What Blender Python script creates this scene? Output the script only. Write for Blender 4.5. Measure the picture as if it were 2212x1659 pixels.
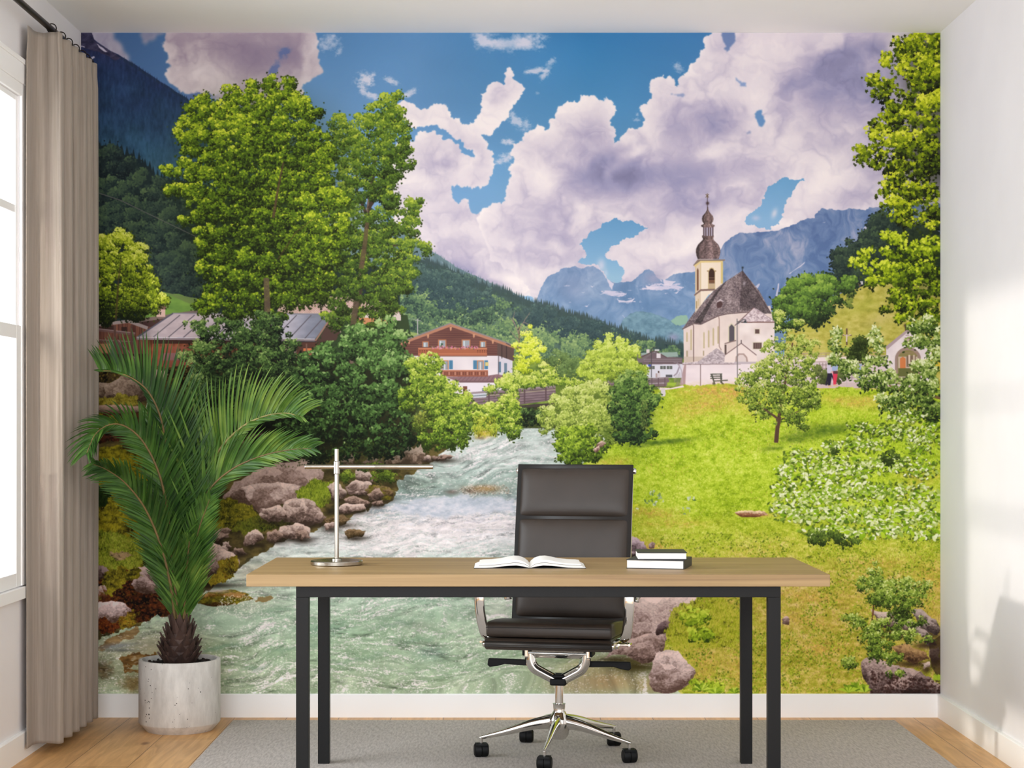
import bpy, bmesh, math, random
import numpy as np
from mathutils import Vector, Matrix
random.seed(4)
for o in list(bpy.data.objects): bpy.data.objects.remove(o, do_unlink=True)
SC = bpy.context.scene
COL = SC.collection
# ---------------------------------------------------------------- camera, light, exposure
F_PX, VPX, VPY, EYE = 3800., 1096., 920., 1.23        # focal length in pixels of the 2212 wide frame, vanishing point, eye height
cam = bpy.data.cameras.new('camera'); camo = bpy.data.objects.new('camera', cam); COL.objects.link(camo)
cam.sensor_width = 36.; cam.lens = 36. * F_PX / 2212.
cam.shift_x = (1106. - VPX) / 2212.; cam.shift_y = (VPY - 829.5) / 2212.
camo.location = (0, 0, EYE); camo.rotation_euler = (math.pi / 2, 0, 0)
SC.camera = camo
w = bpy.data.worlds.new('world'); SC.world = w; w.use_nodes = True
bg = w.node_tree.nodes['Background']; bg.inputs['Color'].default_value = (.90, .95, 1., 1); bg.inputs['Strength'].default_value = 2.3
sun = bpy.data.lights.new('sun', 'SUN'); suno = bpy.data.objects.new('sun', sun); COL.objects.link(suno)
sun.energy = 1.15; sun.angle = math.radians(2.2); sun.color = (1., .94, .85)
SUND = Vector((3.63, .56, -.69)).normalized()
suno.rotation_euler = SUND.to_track_quat('-Z', 'Y').to_euler()
def area(name, loc, aim, sx, sy, power, col=(1, 1, 1)):
    l = bpy.data.lights.new(name, 'AREA'); l.shape = 'RECTANGLE'; l.size = sx; l.size_y = sy; l.energy = power; l.color = col
    o = bpy.data.objects.new(name, l); COL.objects.link(o); o.location = loc
    o.rotation_euler = (Vector(aim) - Vector(loc)).to_track_quat('-Z', 'Y').to_euler(); return o
area('sky_light', (-3.1, 5.0, 2.2), (0, 6.2, 1.0), 2.4, 2.4, 100, (.88, .945, 1.))      # daylight falling in through the window
area('room_light', (-1.2, -1.0, 2.0), (-.1, 7.2, 1.4), 3.4, 2.2, 118, (.90, .95, 1.))     # added fill light behind the camera, standing in for the room there
g_ = area('window_glow', (-2.45, 2.6, 1.75), (-1.70, 6.75, 1.45), .12, .9, 3.6, (1., .93, .85)); g_.data.spread = math.radians(24)   # added warm light outside, raking through the window to brighten the curtain
SC.view_settings.view_transform = 'Standard'; SC.view_settings.look = 'None'
SC.view_settings.gamma = 1.; SC.view_settings.use_curve_mapping = False; SC.view_settings.exposure = .12
try:
    SC.cycles.max_bounces = 10; SC.cycles.diffuse_bounces = 6; SC.cycles.glossy_bounces = 5; SC.cycles.caustics_reflective = False; SC.cycles.caustics_refractive = False
    SC.cycles.use_denoising = True; SC.cycles.sample_clamp_indirect = 6.
except Exception: pass
# ---------------------------------------------------------------- helpers
XL, XR, YB, ZC = -1.802, 1.830, 7.436, 2.893          # left wall, right wall, end wall, ceiling
YF = 2.4                                              # how far the room is built towards the camera

def srgb(c): return tuple(((v / 255.) / 12.92 if v / 255. <= .04045 else ((v / 255. + .055) / 1.055) ** 2.4) for v in c) + (1.,)

def material(name, col, rough=.5, metal=0., spec=.5, noise=None, bump=None, col2=None, coat=0., sheen=0., trans=0., stretch=(1, 1, 1)):
    m = bpy.data.materials.new(name); m.use_nodes = True; nt = m.node_tree; b = nt.nodes['Principled BSDF']
    b.inputs['Base Color'].default_value = srgb(col); b.inputs['Roughness'].default_value = rough; b.inputs['Metallic'].default_value = metal
    b.inputs['Specular IOR Level'].default_value = spec
    if coat: b.inputs['Coat Weight'].default_value = coat; b.inputs['Coat Roughness'].default_value = .25
    if sheen: b.inputs['Sheen Weight'].default_value = sheen
    tc = nt.nodes.new('ShaderNodeTexCoord'); mp = nt.nodes.new('ShaderNodeMapping'); mp.inputs['Scale'].default_value = stretch
    nt.links.new(tc.outputs['Object'], mp.inputs['Vector'])
    if noise:
        n = nt.nodes.new('ShaderNodeTexNoise'); n.inputs['Scale'].default_value = noise; n.inputs['Detail'].default_value = 6
        nt.links.new(mp.outputs['Vector'], n.inputs['Vector'])
        r = nt.nodes.new('ShaderNodeValToRGB'); r.color_ramp.elements[0].position = .32; r.color_ramp.elements[1].position = .68
        r.color_ramp.elements[0].color = srgb(col); r.color_ramp.elements[1].color = srgb(col2 or col)
        nt.links.new(n.outputs['Fac'], r.inputs['Fac']); nt.links.new(r.outputs['Color'], b.inputs['Base Color'])
    if bump:
        n = nt.nodes.new('ShaderNodeTexNoise'); n.inputs['Scale'].default_value = bump[0]; n.inputs['Detail'].default_value = 4
        nt.links.new(mp.outputs['Vector'], n.inputs['Vector'])
        bp = nt.nodes.new('ShaderNodeBump'); bp.inputs['Strength'].default_value = bump[1]; bp.inputs['Distance'].default_value = .002
        nt.links.new(n.outputs['Fac'], bp.inputs['Height']); nt.links.new(bp.outputs['Normal'], b.inputs['Normal'])
    return m

def link(name, me, mat, parent=None):
    me.materials.append(mat) if mat else None
    o = bpy.data.objects.new(name, me); COL.objects.link(o)
    if parent is not None: o.parent = parent
    return o

def from_bm(name, bm, mat, parent=None, smooth=False, bevel=0., seg=2, auto=None):
    bmesh.ops.recalc_face_normals(bm, faces=bm.faces)
    me = bpy.data.meshes.new(name); bm.to_mesh(me); bm.free()
    for p in me.polygons: p.use_smooth = smooth
    o = link(name, me, mat, parent)
    if bevel:
        b = o.modifiers.new('bevel', 'BEVEL'); b.width = bevel; b.segments = seg; b.limit_method = 'ANGLE'; b.angle_limit = math.radians(40)
    return o

def bbox(bm, x0, x1, y0, y1, z0, z1, M=None):
    v = [bm.verts.new((x, y, z)) for z in (z0, z1) for y in (y0, y1) for x in (x0, x1)]
    for f in ((0, 2, 3, 1), (4, 5, 7, 6), (0, 1, 5, 4), (2, 6, 7, 3), (0, 4, 6, 2), (1, 3, 7, 5)): bm.faces.new([v[i] for i in f])
    if M is not None: bmesh.ops.transform(bm, matrix=M, verts=v)
    return v

def box(name, x0, x1, y0, y1, z0, z1, mat, parent=None, bevel=0., seg=2, M=None):
    bm = bmesh.new(); bbox(bm, x0, x1, y0, y1, z0, z1, M); return from_bm(name, bm, mat, parent, False, bevel, seg)

def prism(bm, pts, axis, a, b):
    """extrude a closed outline; axis 'x','y','z' is the direction of extrusion, pts give the other two coordinates"""
    def P(p, t): return {'x': (t, p[0], p[1]), 'y': (p[0], t, p[1]), 'z': (p[0], p[1], t)}[axis]
    A = [bm.verts.new(P(p, a)) for p in pts]; B = [bm.verts.new(P(p, b)) for p in pts]; n = len(pts)
    bm.faces.new(A); bm.faces.new(B[::-1])
    for i in range(n): bm.faces.new((A[i], B[i], B[(i + 1) % n], A[(i + 1) % n]))

def lathe_bm(bm, prof, c=(0, 0, 0), n=48, axis='z'):
    rings = []
    for r, z in prof:
        ring = []
        for k in range(n):
            a = 2 * math.pi * k / n; x, y = r * math.cos(a), r * math.sin(a)
            p = {'z': (x, y, z), 'x': (z, x, y), 'y': (x, z, y)}[axis]
            ring.append(bm.verts.new((c[0] + p[0], c[1] + p[1], c[2] + p[2])))
        rings.append(ring)
    for a, b in zip(rings, rings[1:]):
        for k in range(n): bm.faces.new((a[k], a[(k + 1) % n], b[(k + 1) % n], b[k]))
    bm.faces.new(rings[0][::-1]); bm.faces.new(rings[-1])

def lathe(name, prof, c, mat, parent=None, n=48, axis='z', bevel=0.):
    bm = bmesh.new(); lathe_bm(bm, prof, c, n, axis); o = from_bm(name, bm, mat, parent, True)
    e = o.modifiers.new('edge', 'EDGE_SPLIT'); e.split_angle = math.radians(35)
    return o

def catmull(P, n=8):
    P = [Vector(p) for p in P]; Q = [P[0] * 2 - P[1]] + P + [P[-1] * 2 - P[-2]]; out = []
    for i in range(1, len(Q) - 2):
        for k in range(n):
            t = k / n; a, b, c, d = Q[i - 1], Q[i], Q[i + 1], Q[i + 2]
            out.append(.5 * ((2 * b) + (c - a) * t + (2 * a - 5 * b + 4 * c - d) * t * t + (3 * b - a - 3 * c + d) * t ** 3))
    return out + [P[-1]]

def tube_bm(bm, pts, rad, n=12, sx=1., ref=None, sq=False):
    """rad: number or list; sx flattens the section across 'ref'"""
    pts = [Vector(p) for p in pts]; m = len(pts); rings = []
    up = Vector(ref) if ref is not None else None; prev = None
    for i, p in enumerate(pts):
        t = (pts[min(i + 1, m - 1)] - pts[max(i - 1, 0)]).normalized()
        if up is not None: u = (up - t * up.dot(t)).normalized()
        else:
            if prev is None: prev = t.orthogonal().normalized()
            u = (prev - t * prev.dot(t)).normalized(); prev = u
        v = t.cross(u); r = rad if not hasattr(rad, '__len__') else rad[i]
        ring = []
        for k in range(n):
            a = 2 * math.pi * (k + .5) / n; ca, sa = math.cos(a), math.sin(a)
            if sq:
                q = max(abs(ca), abs(sa)); q = 1. / q; q = min(q, 1.32); ca *= q; sa *= q
            ring.append(bm.verts.new(p + u * (r * ca) + v * (r * sx * sa)))
        rings.append(ring)
    for a, b in zip(rings, rings[1:]):
        for k in range(n): bm.faces.new((a[k], a[(k + 1) % n], b[(k + 1) % n], b[k]))
    bm.faces.new(rings[0][::-1]); bm.faces.new(rings[-1])

def tube(name, pts, rad, mat, parent=None, n=12, **kw):
    bm = bmesh.new(); tube_bm(bm, pts, rad, n, **kw); o = from_bm(name, bm, mat, parent, True)
    e = o.modifiers.new('edge', 'EDGE_SPLIT'); e.split_angle = math.radians(50)
    return o

def tag(o, label=None, cat=None, group=None, kind=None):
    if label: o['label'] = label
    if cat: o['category'] = cat
    if group: o['group'] = group
    if kind: o['kind'] = kind
    return o

def empty(name, loc, rz=0., label=None, cat=None, group=None, kind=None):
    o = bpy.data.objects.new(name, None); COL.objects.link(o); o.location = loc; o.rotation_euler = (0, 0, rz); o.empty_display_size = .1
    return tag(o, label, cat, group, kind)

def at(px, py, Y):
    """a point of the photograph at distance Y, in metres"""
    return Vector(((px - VPX) / F_PX * Y, Y, EYE + (VPY - py) / F_PX * Y))

# ---------------------------------------------------------------- the print on the end wall
# A landscape photograph printed on wallpaper.  It is drawn here stroke by stroke into a
# numpy canvas; coordinates are those of the print (x 175..2031, y 70..1498).
OX, OY, MW, MH = 175, 70, 1856, 1428
F32 = np.float32
CAN = np.zeros((MH, MW, 3), F32)
YY, XX = np.mgrid[0:MH, 0:MW].astype(F32)
XX += OX; YY += OY
RS = np.random.RandomState

def _axis(n, step, off):
    t = np.arange(n, dtype=F32) / F32(step) + F32(off)
    i = np.floor(t).astype(np.int32); f = (t - i).astype(F32)
    return i, f * f * (3 - 2 * f)

def noise(sx, sy, seed, shape=None):
    h, w = shape or (MH, MW)
    rs = RS(seed & 0x7fffffff)
    L = rs.uniform(-1, 1, (int(h / sy) + 4, int(w / sx) + 4)).astype(F32)
    ox, oy = rs.uniform(0, 1, 2)
    i, f = _axis(h, sy, oy)
    A = L[i] * (1 - f)[:, None] + L[i + 1] * f[:, None]
    i, f = _axis(w, sx, ox)
    return A[:, i] * (1 - f) + A[:, i + 1] * f

def fbm(sx, sy, octv, seed, gain=.55, shape=None):
    out, a, tot = 0, 1., 0.
    for o in range(octv):
        out = out + a * noise(max(sx, 1.01), max(sy, 1.01), seed * 131 + o * 17 + 7, shape)
        tot += a * .62; a *= gain; sx /= 2.; sy /= 2.
    return out / tot

def blur(a, r):
    r = int(round(r))
    if r < 1: return a
    for ax in (0, 1):
        for _ in range(2):
            n = a.shape[ax]
            pad = [(0, 0)] * a.ndim; pad[ax] = (r + 1, r)
            c = np.cumsum(np.pad(a, pad, mode='edge').astype(np.float64), axis=ax)
            s1 = [slice(None)] * a.ndim; s2 = [slice(None)] * a.ndim
            s1[ax] = slice(2 * r + 1, 2 * r + 1 + n); s2[ax] = slice(0, n)
            a = ((c[tuple(s1)] - c[tuple(s2)]) / (2 * r + 1)).astype(F32)
    return a

def poly(pts, ss=3):
    """anti-aliased fill, full-canvas mask"""
    P = np.array(pts, float); x = P[:, 0] - OX; y = P[:, 1] - OY
    m = np.zeros((MH, MW), F32)
    x2, y2 = np.roll(x, -1), np.roll(y, -1)
    r0, r1 = max(0, int(np.floor(y.min()))), min(MH, int(np.ceil(y.max())) + 1)
    for r in range(r0, r1):
        row = m[r]
        for s in range(ss):
            yy = r + (s + .5) / ss
            k = ((y <= yy) & (y2 > yy)) | ((y2 <= yy) & (y > yy))
            if not k.any(): continue
            xs = np.sort(x[k] + (yy - y[k]) * (x2[k] - x[k]) / (y2[k] - y[k]))
            for a, b in zip(xs[0::2], xs[1::2]):
                a = max(a, 0.); b = min(b, MW - 1e-3)
                if b <= a: continue
                ia, ib = int(a), int(b)
                if ia == ib: row[ia] += (b - a) / ss
                else:
                    row[ia] += (ia + 1 - a) / ss; row[ib] += (b - ib) / ss
                    if ib > ia + 1: row[ia + 1:ib] += 1. / ss
    return m

def bb(m, pad=4):
    ys = np.where(m.max(1) > .004)[0]; xs = np.where(m.max(0) > .004)[0]
    if len(ys) == 0: return slice(0, 1), slice(0, 1)
    return (slice(max(0, ys[0] - pad), min(MH, ys[-1] + pad + 1)),
            slice(max(0, xs[0] - pad), min(MW, xs[-1] + pad + 1)))

def warp(m, amp, sc, seed, octv=3, ay=None):
    dx = fbm(sc, sc, octv, seed) * amp
    dy = fbm(sc, sc, octv, seed + 991) * (amp if ay is None else ay)
    iy = np.clip((YY - OY + dy).round().astype(np.int32), 0, MH - 1)
    ix = np.clip((XX - OX + dx).round().astype(np.int32), 0, MW - 1)
    return m[iy, ix]

def rough(pts, amp, seed, n=3):
    rs = RS(seed); P = [tuple(map(float, p)) for p in pts]
    for _ in range(n):
        Q = []
        for i, p in enumerate(P):
            q = P[(i + 1) % len(P)]
            d = np.hypot(q[0] - p[0], q[1] - p[1])
            Q.append(p)
            if d > 3:
                nx, ny = (q[1] - p[1]) / d, -(q[0] - p[0]) / d
                j = rs.uniform(-1, 1) * min(amp, d * .28)
                Q.append(((p[0] + q[0]) / 2 + nx * j, (p[1] + q[1]) / 2 + ny * j))
        P = Q; amp *= .7
    return P

def put(m, col, a=1.):
    s = bb(m)
    mm = (m[s] * a)[..., None]
    c = np.asarray(col, F32)
    if c.ndim == 3: c = c[s]
    CAN[s] = CAN[s] * (1 - mm) + c * mm

def fill(pts, col, a=1.): put(poly(pts), col, a)

def rect(x0, y0, x1, y1, col, a=1.): fill([(x0, y0), (x1, y0), (x1, y1), (x0, y1)], col, a)

def line(pts, w, col, a=1.):
    for p, q in zip(pts, pts[1:]):
        d = max(np.hypot(q[0] - p[0], q[1] - p[1]), 1e-3)
        w0, w1 = (w if np.ndim(w) == 0 else w[0]), (w if np.ndim(w) == 0 else w[1])
        nx, ny = (q[1] - p[1]) / d / 2, -(q[0] - p[0]) / d / 2
        fill([(p[0] + nx * w0, p[1] + ny * w0), (q[0] + nx * w1, q[1] + ny * w1),
              (q[0] - nx * w1, q[1] - ny * w1), (p[0] - nx * w0, p[1] - ny * w0)], col, a)

def taper(pts, w0, w1, col, a=1.):
    n = len(pts) - 1
    for i in range(n):
        line(pts[i:i + 2], (w0 + (w1 - w0) * i / n, w0 + (w1 - w0) * (i + 1) / n), col, a)

def mix(cols, t):
    """ramp: list of (pos, rgb), t array"""
    xs = [c[0] for c in cols]; C = np.array([c[1] for c in cols], float)
    return np.stack([np.interp(t, xs, C[:, k]) for k in range(3)], -1).astype(F32)

def gradx(stops, A): return mix(stops, A)

def blob(x, y, rx, ry, ang=0., p=1.):
    c, s = np.cos(np.radians(ang)), np.sin(np.radians(ang))
    u = ((XX - x) * c + (YY - y) * s) / rx; v = (-(XX - x) * s + (YY - y) * c) / ry
    return np.exp(-(u * u + v * v) ** p * 1.2)

def localblob(x, y, rx, ry, ang=0.):
    R = 2.2 * max(rx, ry)
    s = (slice(max(0, int(y - R - OY)), max(0, min(MH, int(y + R - OY)))), slice(max(0, int(x - R - OX)), max(0, min(MW, int(x + R - OX)))))
    c, sn = np.cos(np.radians(ang)), np.sin(np.radians(ang))
    X, Y = XX[s] - x, YY[s] - y
    u = (X * c + Y * sn) / rx; v = (-X * sn + Y * c) / ry
    return s, np.exp(-(u * u + v * v) * 1.2)

def dab(x, y, rx, ry, col, a=1., ang=0.):
    s, m = localblob(x, y, rx, ry, ang)
    m = (m * a)[..., None]
    CAN[s] = CAN[s] * (1 - m) + np.asarray(col, F32) * m

# ---------------------------------------------------------------- sprites
_SP = {}
def sprite(kind, size, k):
    key = (kind, size, k)
    if key in _SP: return _SP[key]
    h = int(np.ceil(size)) + 1; n = 2 * h + 1; q = 3
    g = (np.arange(n * q) + .5) / q - n / 2.
    X, Y = np.meshgrid(g, g)
    if kind == 'blade':
        th = np.pi / 2 + (k - 5.5) * .09
    elif kind == 'flat':
        th = (k - 5.5) * .06
    elif kind == 'hleaf':
        th = (k - 5.5) * .20
    else: th = k * 2 * np.pi / 12 + .2
    u = X * np.cos(th) + Y * np.sin(th); v = -X * np.sin(th) + Y * np.cos(th)
    r = np.hypot(u, v); ph = np.arctan2(v, u)
    if kind == 'maple':
        q_ = .62 + .38 * ((k * 5) % 12) / 11.; r = np.hypot(u, v / q_); ph = np.arctan2(v / q_, u)
        R = size * (.70 + .20 * np.cos(5 * ph + k) + .10 * np.cos(3 * ph + 2 * k)); m = r < R
    elif kind in ('leaf', 'hleaf'):
        m = (u / size) ** 2 + (v / (size * .52)) ** 2 + .5 * np.abs(u * v) / size ** 2 < 1
    elif kind == 'oval':
        m = (u / size) ** 2 + (v / (size * .72)) ** 2 < 1
    elif kind == 'blade':
        m = (np.abs(v) < .55 * (1 - u / size) * .8) & (np.abs(u) < size)
    elif kind == 'flat':
        m = (u / size) ** 2 + (v / max(.5, size * .18)) ** 2 < 1
    elif kind == 'blot':
        m = r < size * (.72 + .2 * np.sin(3 * ph + k) + .12 * np.sin(7 * ph + 2 * k))
    m = m.astype(F32).reshape(n, q, n, q).mean((1, 3))[..., None]
    _SP[key] = (h, m)
    return _SP[key]

def stamp(xs, ys, sizes, cols, kind, rs, alpha=1.):
    ks = rs.randint(0, 12, len(xs))
    sz = np.maximum(1, np.round(np.asarray(sizes) * 2) / 2) * np.ones(len(xs))
    al = np.ones(len(xs)) * alpha
    xi = np.round(np.asarray(xs) - OX).astype(int); yi = np.round(np.asarray(ys) - OY).astype(int)
    cols = np.asarray(cols, F32)
    for i in range(len(xi)):
        h, m = sprite(kind, sz[i], ks[i])
        x, y = xi[i], yi[i]
        x0, x1, y0, y1 = x - h, x + h + 1, y - h, y + h + 1
        if x1 <= 0 or y1 <= 0 or x0 >= MW or y0 >= MH: continue
        a, b, c, d = max(0, -x0), max(0, -y0), min(0, MW - x1), min(0, MH - y1)
        mm = m[b:m.shape[0] + d, a:m.shape[1] + c] * al[i]
        s = CAN[y0 + b:y1 + d, x0 + a:x1 + c]
        s += (cols[i] - s) * mm

def ramp(cols):
    C = np.array(cols, float); xs = np.linspace(0, 1, len(C))
    return lambda t: np.stack([np.interp(t, xs, C[:, k]) for k in range(3)], -1)

def foliage(clumps, rmp, seed, size=(3, 6), dens=1., sub=13., kind='maple', light=(.0, -1.), under=.75, jit=.16, gaps=0., flat=.75):
    """clumps: (x, y, rx, ry, brightness).  Every clump is a heap of tufts, bright on the side of the sun, dark below."""
    rs = RS(seed); rf = ramp(rmp)
    L = np.array(light, float); L /= np.hypot(*L)
    tufts = []
    for (cx, cy, rx, ry, b) in clumps:
        n = max(3, int(rx * ry * 3.0 / (sub * sub)))
        for _ in range(n):
            a = rs.uniform(0, 2 * np.pi); r = np.sqrt(rs.uniform(0, 1))
            ux, uy = r * np.cos(a), r * np.sin(a)
            t = b + .22 * (ux * L[0] + uy * L[1]) + rs.normal(0, .10)
            tufts.append((cx + ux * rx, cy + uy * ry, sub * rs.uniform(.6, 1.25), t, uy + rs.uniform(-.8, .8)))
    # dark inside first
    if under > 0:
        X, Y, S, T = [], [], [], []
        for (x, y, s, t, o) in tufts:
            if rs.uniform() < gaps: continue
            k = max(2, int(5 * under * dens * (s / 10) ** 2 * (25. / (np.mean(size) ** 2))))
            X += list(x + rs.normal(0, s * .62, k)); Y += list(y + s * .25 + rs.normal(0, s * .55, k)); T += list(np.clip(t * .35 + rs.normal(0, .08, k), 0, 1)); S += list(rs.uniform(size[0], size[1], k))
        stamp(X, Y, S, rf(np.array(T)), kind, rs)
    order = np.argsort([o[4] for o in tufts])
    for i in order:
        x, y, s, t, _ = tufts[i]
        if rs.uniform() < gaps: continue
        k = max(3, int(9 * dens * (s / 10) ** 2 * (25. / (np.mean(size) ** 2))))
        a = rs.uniform(0, 2 * np.pi, k); r = np.sqrt(rs.uniform(0, 1, k))
        ux, uy = r * np.cos(a), r * np.sin(a) * flat
        tt = t + .30 * (ux * L[0] + uy * L[1]) + rs.normal(0, jit, k)
        o = np.argsort(tt)
        stamp((x + ux * s)[o], (y + uy * s)[o], rs.uniform(size[0], size[1], k)[o], rf(np.clip(tt[o], 0, 1)), kind, rs)

def scatter(mask, n, size, cols, kind, seed, alpha=1., jit=.5):
    """random strokes inside a mask, colours picked from a ramp"""
    rs = RS(seed); s = bb(mask)
    h, w = s[0].stop - s[0].start, s[1].stop - s[1].start
    yy = rs.randint(0, h, n * 2); xx = rs.randint(0, w, n * 2)
    k = rs.uniform(0, 1, n * 2) < mask[s][yy, xx]
    yy, xx = yy[k][:n], xx[k][:n]
    t = np.clip(rs.beta(1.6, 1.6, len(xx)), 0, 1)
    stamp(xx + s[1].start + OX, yy + s[0].start + OY, rs.uniform(size[0], size[1], len(xx)), ramp(cols)(t), kind, rs, alpha)

def tint(mask, amp, sx, sy, seed, octv=4, col=None):
    """multiply brightness by noise inside mask"""
    s = bb(mask)
    shp = (s[0].stop - s[0].start, s[1].stop - s[1].start)
    f = 1 + amp * fbm(sx, sy, octv, seed, shape=shp)
    CAN[s] *= (1 + (f - 1) * mask[s])[..., None]

def rock(pts, seed, top=(184, 164, 154), mid=(134, 114, 106), low=(56, 44, 36), edge=3.5, moss=0.):
    m = warp(poly(rough(pts, edge, seed, 2)), .8, 9, seed + 5, 2)
    s = bb(m); shp = (s[0].stop - s[0].start, s[1].stop - s[1].start)
    P = np.array(pts, float); rs = RS(seed)
    h = max(P[:, 1].max() - P[:, 1].min(), 4.); w = max(P[:, 0].max() - P[:, 0].min(), 4.)
    mb = m[s]
    up = blur(mb, max(2, h * .10))
    sh = np.roll(up, int(-h * .10) - 1, 0) - np.roll(up, int(h * .10) + 1, 0)      # relief from the outline
    K = int(np.clip(w * h / 130., 4, 34))                                          # angular faces
    kx = rs.uniform(P[:, 0].min(), P[:, 0].max(), K); ky = rs.uniform(P[:, 1].min(), P[:, 1].max(), K)
    X = XX[s] + 3.5 * fbm(9, 9, 3, seed + 11, shape=shp); Y = YY[s] + 3.5 * fbm(9, 9, 3, seed + 12, shape=shp)
    best = np.full(shp, 1e9, F32); tone = np.zeros(shp, F32); sec = np.full(shp, 1e9, F32)
    for k in range(K):
        d = np.hypot(X - kx[k], (Y - ky[k]) * 1.5); v = rs.uniform(-.24, .24) + rs.uniform(-.5, .5) * (X - kx[k]) / w
        n = d < best; sec = np.where(n, best, np.minimum(sec, d)); tone = np.where(n, v, tone); best = np.where(n, d, best)
    ed = np.clip(1 - (sec - best) / 2.2, 0, 1)
    t = .80 - .62 * (YY[s] - P[:, 1].min()) / h + tone + .16 * fbm(w * .28, h * .22, 3, seed, shape=shp) + .17 * fbm(3.2, 2.4, 2, seed + 3, shape=shp) + .5 * np.clip(sh, -.5, .6) - .16 * ed
    c = mix([(-.15, low), (.18, np.array(low) * .5 + np.array(mid) * .5), (.42, mid), (.72, top), (1.1, np.minimum(np.array(top) * 1.16, 235))], t)
    if moss > 0:
        g = np.clip((fbm(w * .3, h * .3, 4, seed + 21, shape=shp) + moss) * 2.5, 0, 1)[..., None]
        gc = mix([(-1, (48, 46, 14)), (0, (96, 92, 22)), (1, (150, 140, 34))], fbm(4, 3, 3, seed + 22, shape=shp))
        c = c * (1 - g * .85) + gc * g * .85
    mm = mb[..., None]
    CAN[s] = CAN[s] * (1 - mm) + c * mm

def gather(a, dx, dy):
    iy = np.clip((YY - OY + dy).astype(np.int32), 0, MH - 1); ix = np.clip((XX - OX + dx).astype(np.int32), 0, MW - 1)
    return a[iy, ix]
# ---- sky
sx = [(175, 0), (420, 1), (900, 2), (1270, 3), (1560, 4), (2031, 5)]
top = mix([(175, (62, 92, 135)), (420, (72, 110, 158)), (700, (84, 130, 178)), (900, (92, 138, 185)), (1270, (55, 120, 172)), (1560, (66, 120, 172)), (2031, (70, 110, 160))], XX)
bot = mix([(175, (90, 110, 160)), (420, (96, 122, 168)), (700, (150, 172, 205)), (900, (118, 160, 205)), (1270, (134, 176, 208)), (1560, (120, 165, 205)), (2031, (120, 160, 200))], XX)
tt = np.clip((YY - 70) / 480., 0, 1)[..., None] ** 1.25
CAN[:] = top * (1 - tt) + bot * tt
CAN *= (1 + .035 * fbm(240, 160, 3, 5))[..., None]
del top, bot

CLR = [(0, (118, 116, 150)), (.25, (146, 144, 178)), (.5, (178, 170, 194)), (.72, (212, 203, 214)), (1, (236, 227, 228))]
def cloud(polys, seed, amp=7, sc=26, soft=1, base=.78, inner=-.30, blobs=(), alpha=1., rampc=CLR, bill=.22):
    m = np.zeros((MH, MW), F32)
    for p in polys: m = np.maximum(m, poly(rough(p, 7, seed, 3), 2))
    m = warp(m, amp, sc, seed, 5)
    m = blur(m, soft) if soft else (m + blur(m, 1)) / 2
    s = bb(m, 12); shp = (s[0].stop - s[0].start, s[1].stop - s[1].start)
    ms = m[s]
    deep = blur(ms, 16) * .5 + blur(ms, 42) * .5
    b1, a_, q_ = -.55, 1., 76.
    for o in range(6):
        b1 = b1 + a_ * np.abs(noise(q_, q_ * .72, seed * 7 + o, shp)) * 1.1; a_ *= .46; q_ /= 2.1
    wi = np.clip(np.arange(shp[0])[:, None] + 34 * fbm(58, 58, 4, seed + 71, shape=shp), 0, shp[0] - 1).astype(np.int32)
    wj = np.clip(np.arange(shp[1])[None] + 34 * fbm(52, 52, 4, seed + 72, shape=shp), 0, shp[1] - 1).astype(np.int32)
    b1 = b1[wi, wj]
    lit = np.roll(blur(ms, 5), 5, 0)
    L = base + inner * np.clip((deep - .45) * 2, 0, 1) + bill * b1 + .10 * fbm(150, 80, 3, seed + 9, shape=shp)
    for (x, y, rx, ry, a, v) in blobs:
        X, Y = XX[s] - x, YY[s] - y
        c, sn = np.cos(np.radians(a)), np.sin(np.radians(a))
        wx = X + 26 * fbm(60, 60, 4, int(x) + seed, shape=shp) if rx < 260 else X
        u = (wx * c + Y * sn) / rx; w = (-wx * sn + Y * c) / ry
        L += v * (.78 if v < 0 else 1) * np.exp(-(u * u + w * w) * 1.1)
    c = mix(rampc, L)
    mm = (ms * alpha)[..., None]
    CAN[s] = CAN[s] * (1 - mm) + c * mm

WARM = [(0, (116, 104, 126)), (.25, (138, 124, 146)), (.5, (158, 144, 160)), (.72, (188, 176, 184)), (1, (212, 202, 206))]
# upper left cloud bank
cloud([[(150, 50), (252, 50), (256, 95), (262, 112), (276, 128), (300, 150), (240, 130), (205, 100)]], 11, 8, 30, 4, .6, 0, (), .8, WARM)
cloud([[(300, 60), (350, 60), (352, 80), (318, 92), (306, 82)]], 12, 7, 18, 3, .5, 0, (), .65, WARM)
cloud([[(345, 40), (350, 92), (358, 108), (364, 126), (360, 150), (356, 163), (372, 180), (384, 196), (410, 204), (450, 214), (520, 230), (600, 225), (642, 208), (655, 190), (660, 177), (672, 172), (684, 164), (696, 148), (692, 134), (688, 118), (690, 100), (687, 40)]], 13, 6, 22, 1, .74, -.22,
      [(530, 118, 100, 45, 10, -.42), (480, 90, 60, 30, 0, -.1), (640, 110, 35, 30, 0, -.25), (420, 160, 60, 28, 0, .16), (560, 190, 90, 22, 0, .12), (668, 130, 22, 45, 0, .25), (400, 100, 40, 40, 0, .10)], 1., WARM)
for p, r in (((612, 112), (11, 15)), ((592, 150), (8, 17)), ((432, 208), (30, 7))):
    m = warp(blob(p[0], p[1], r[0], r[1], 20 if r[0] < 12 else 0, 1.6), 6, 12, int(p[0]), 4)
    put(np.clip(m * 1.5, 0, 1), (86, 104, 154), .85)
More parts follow.
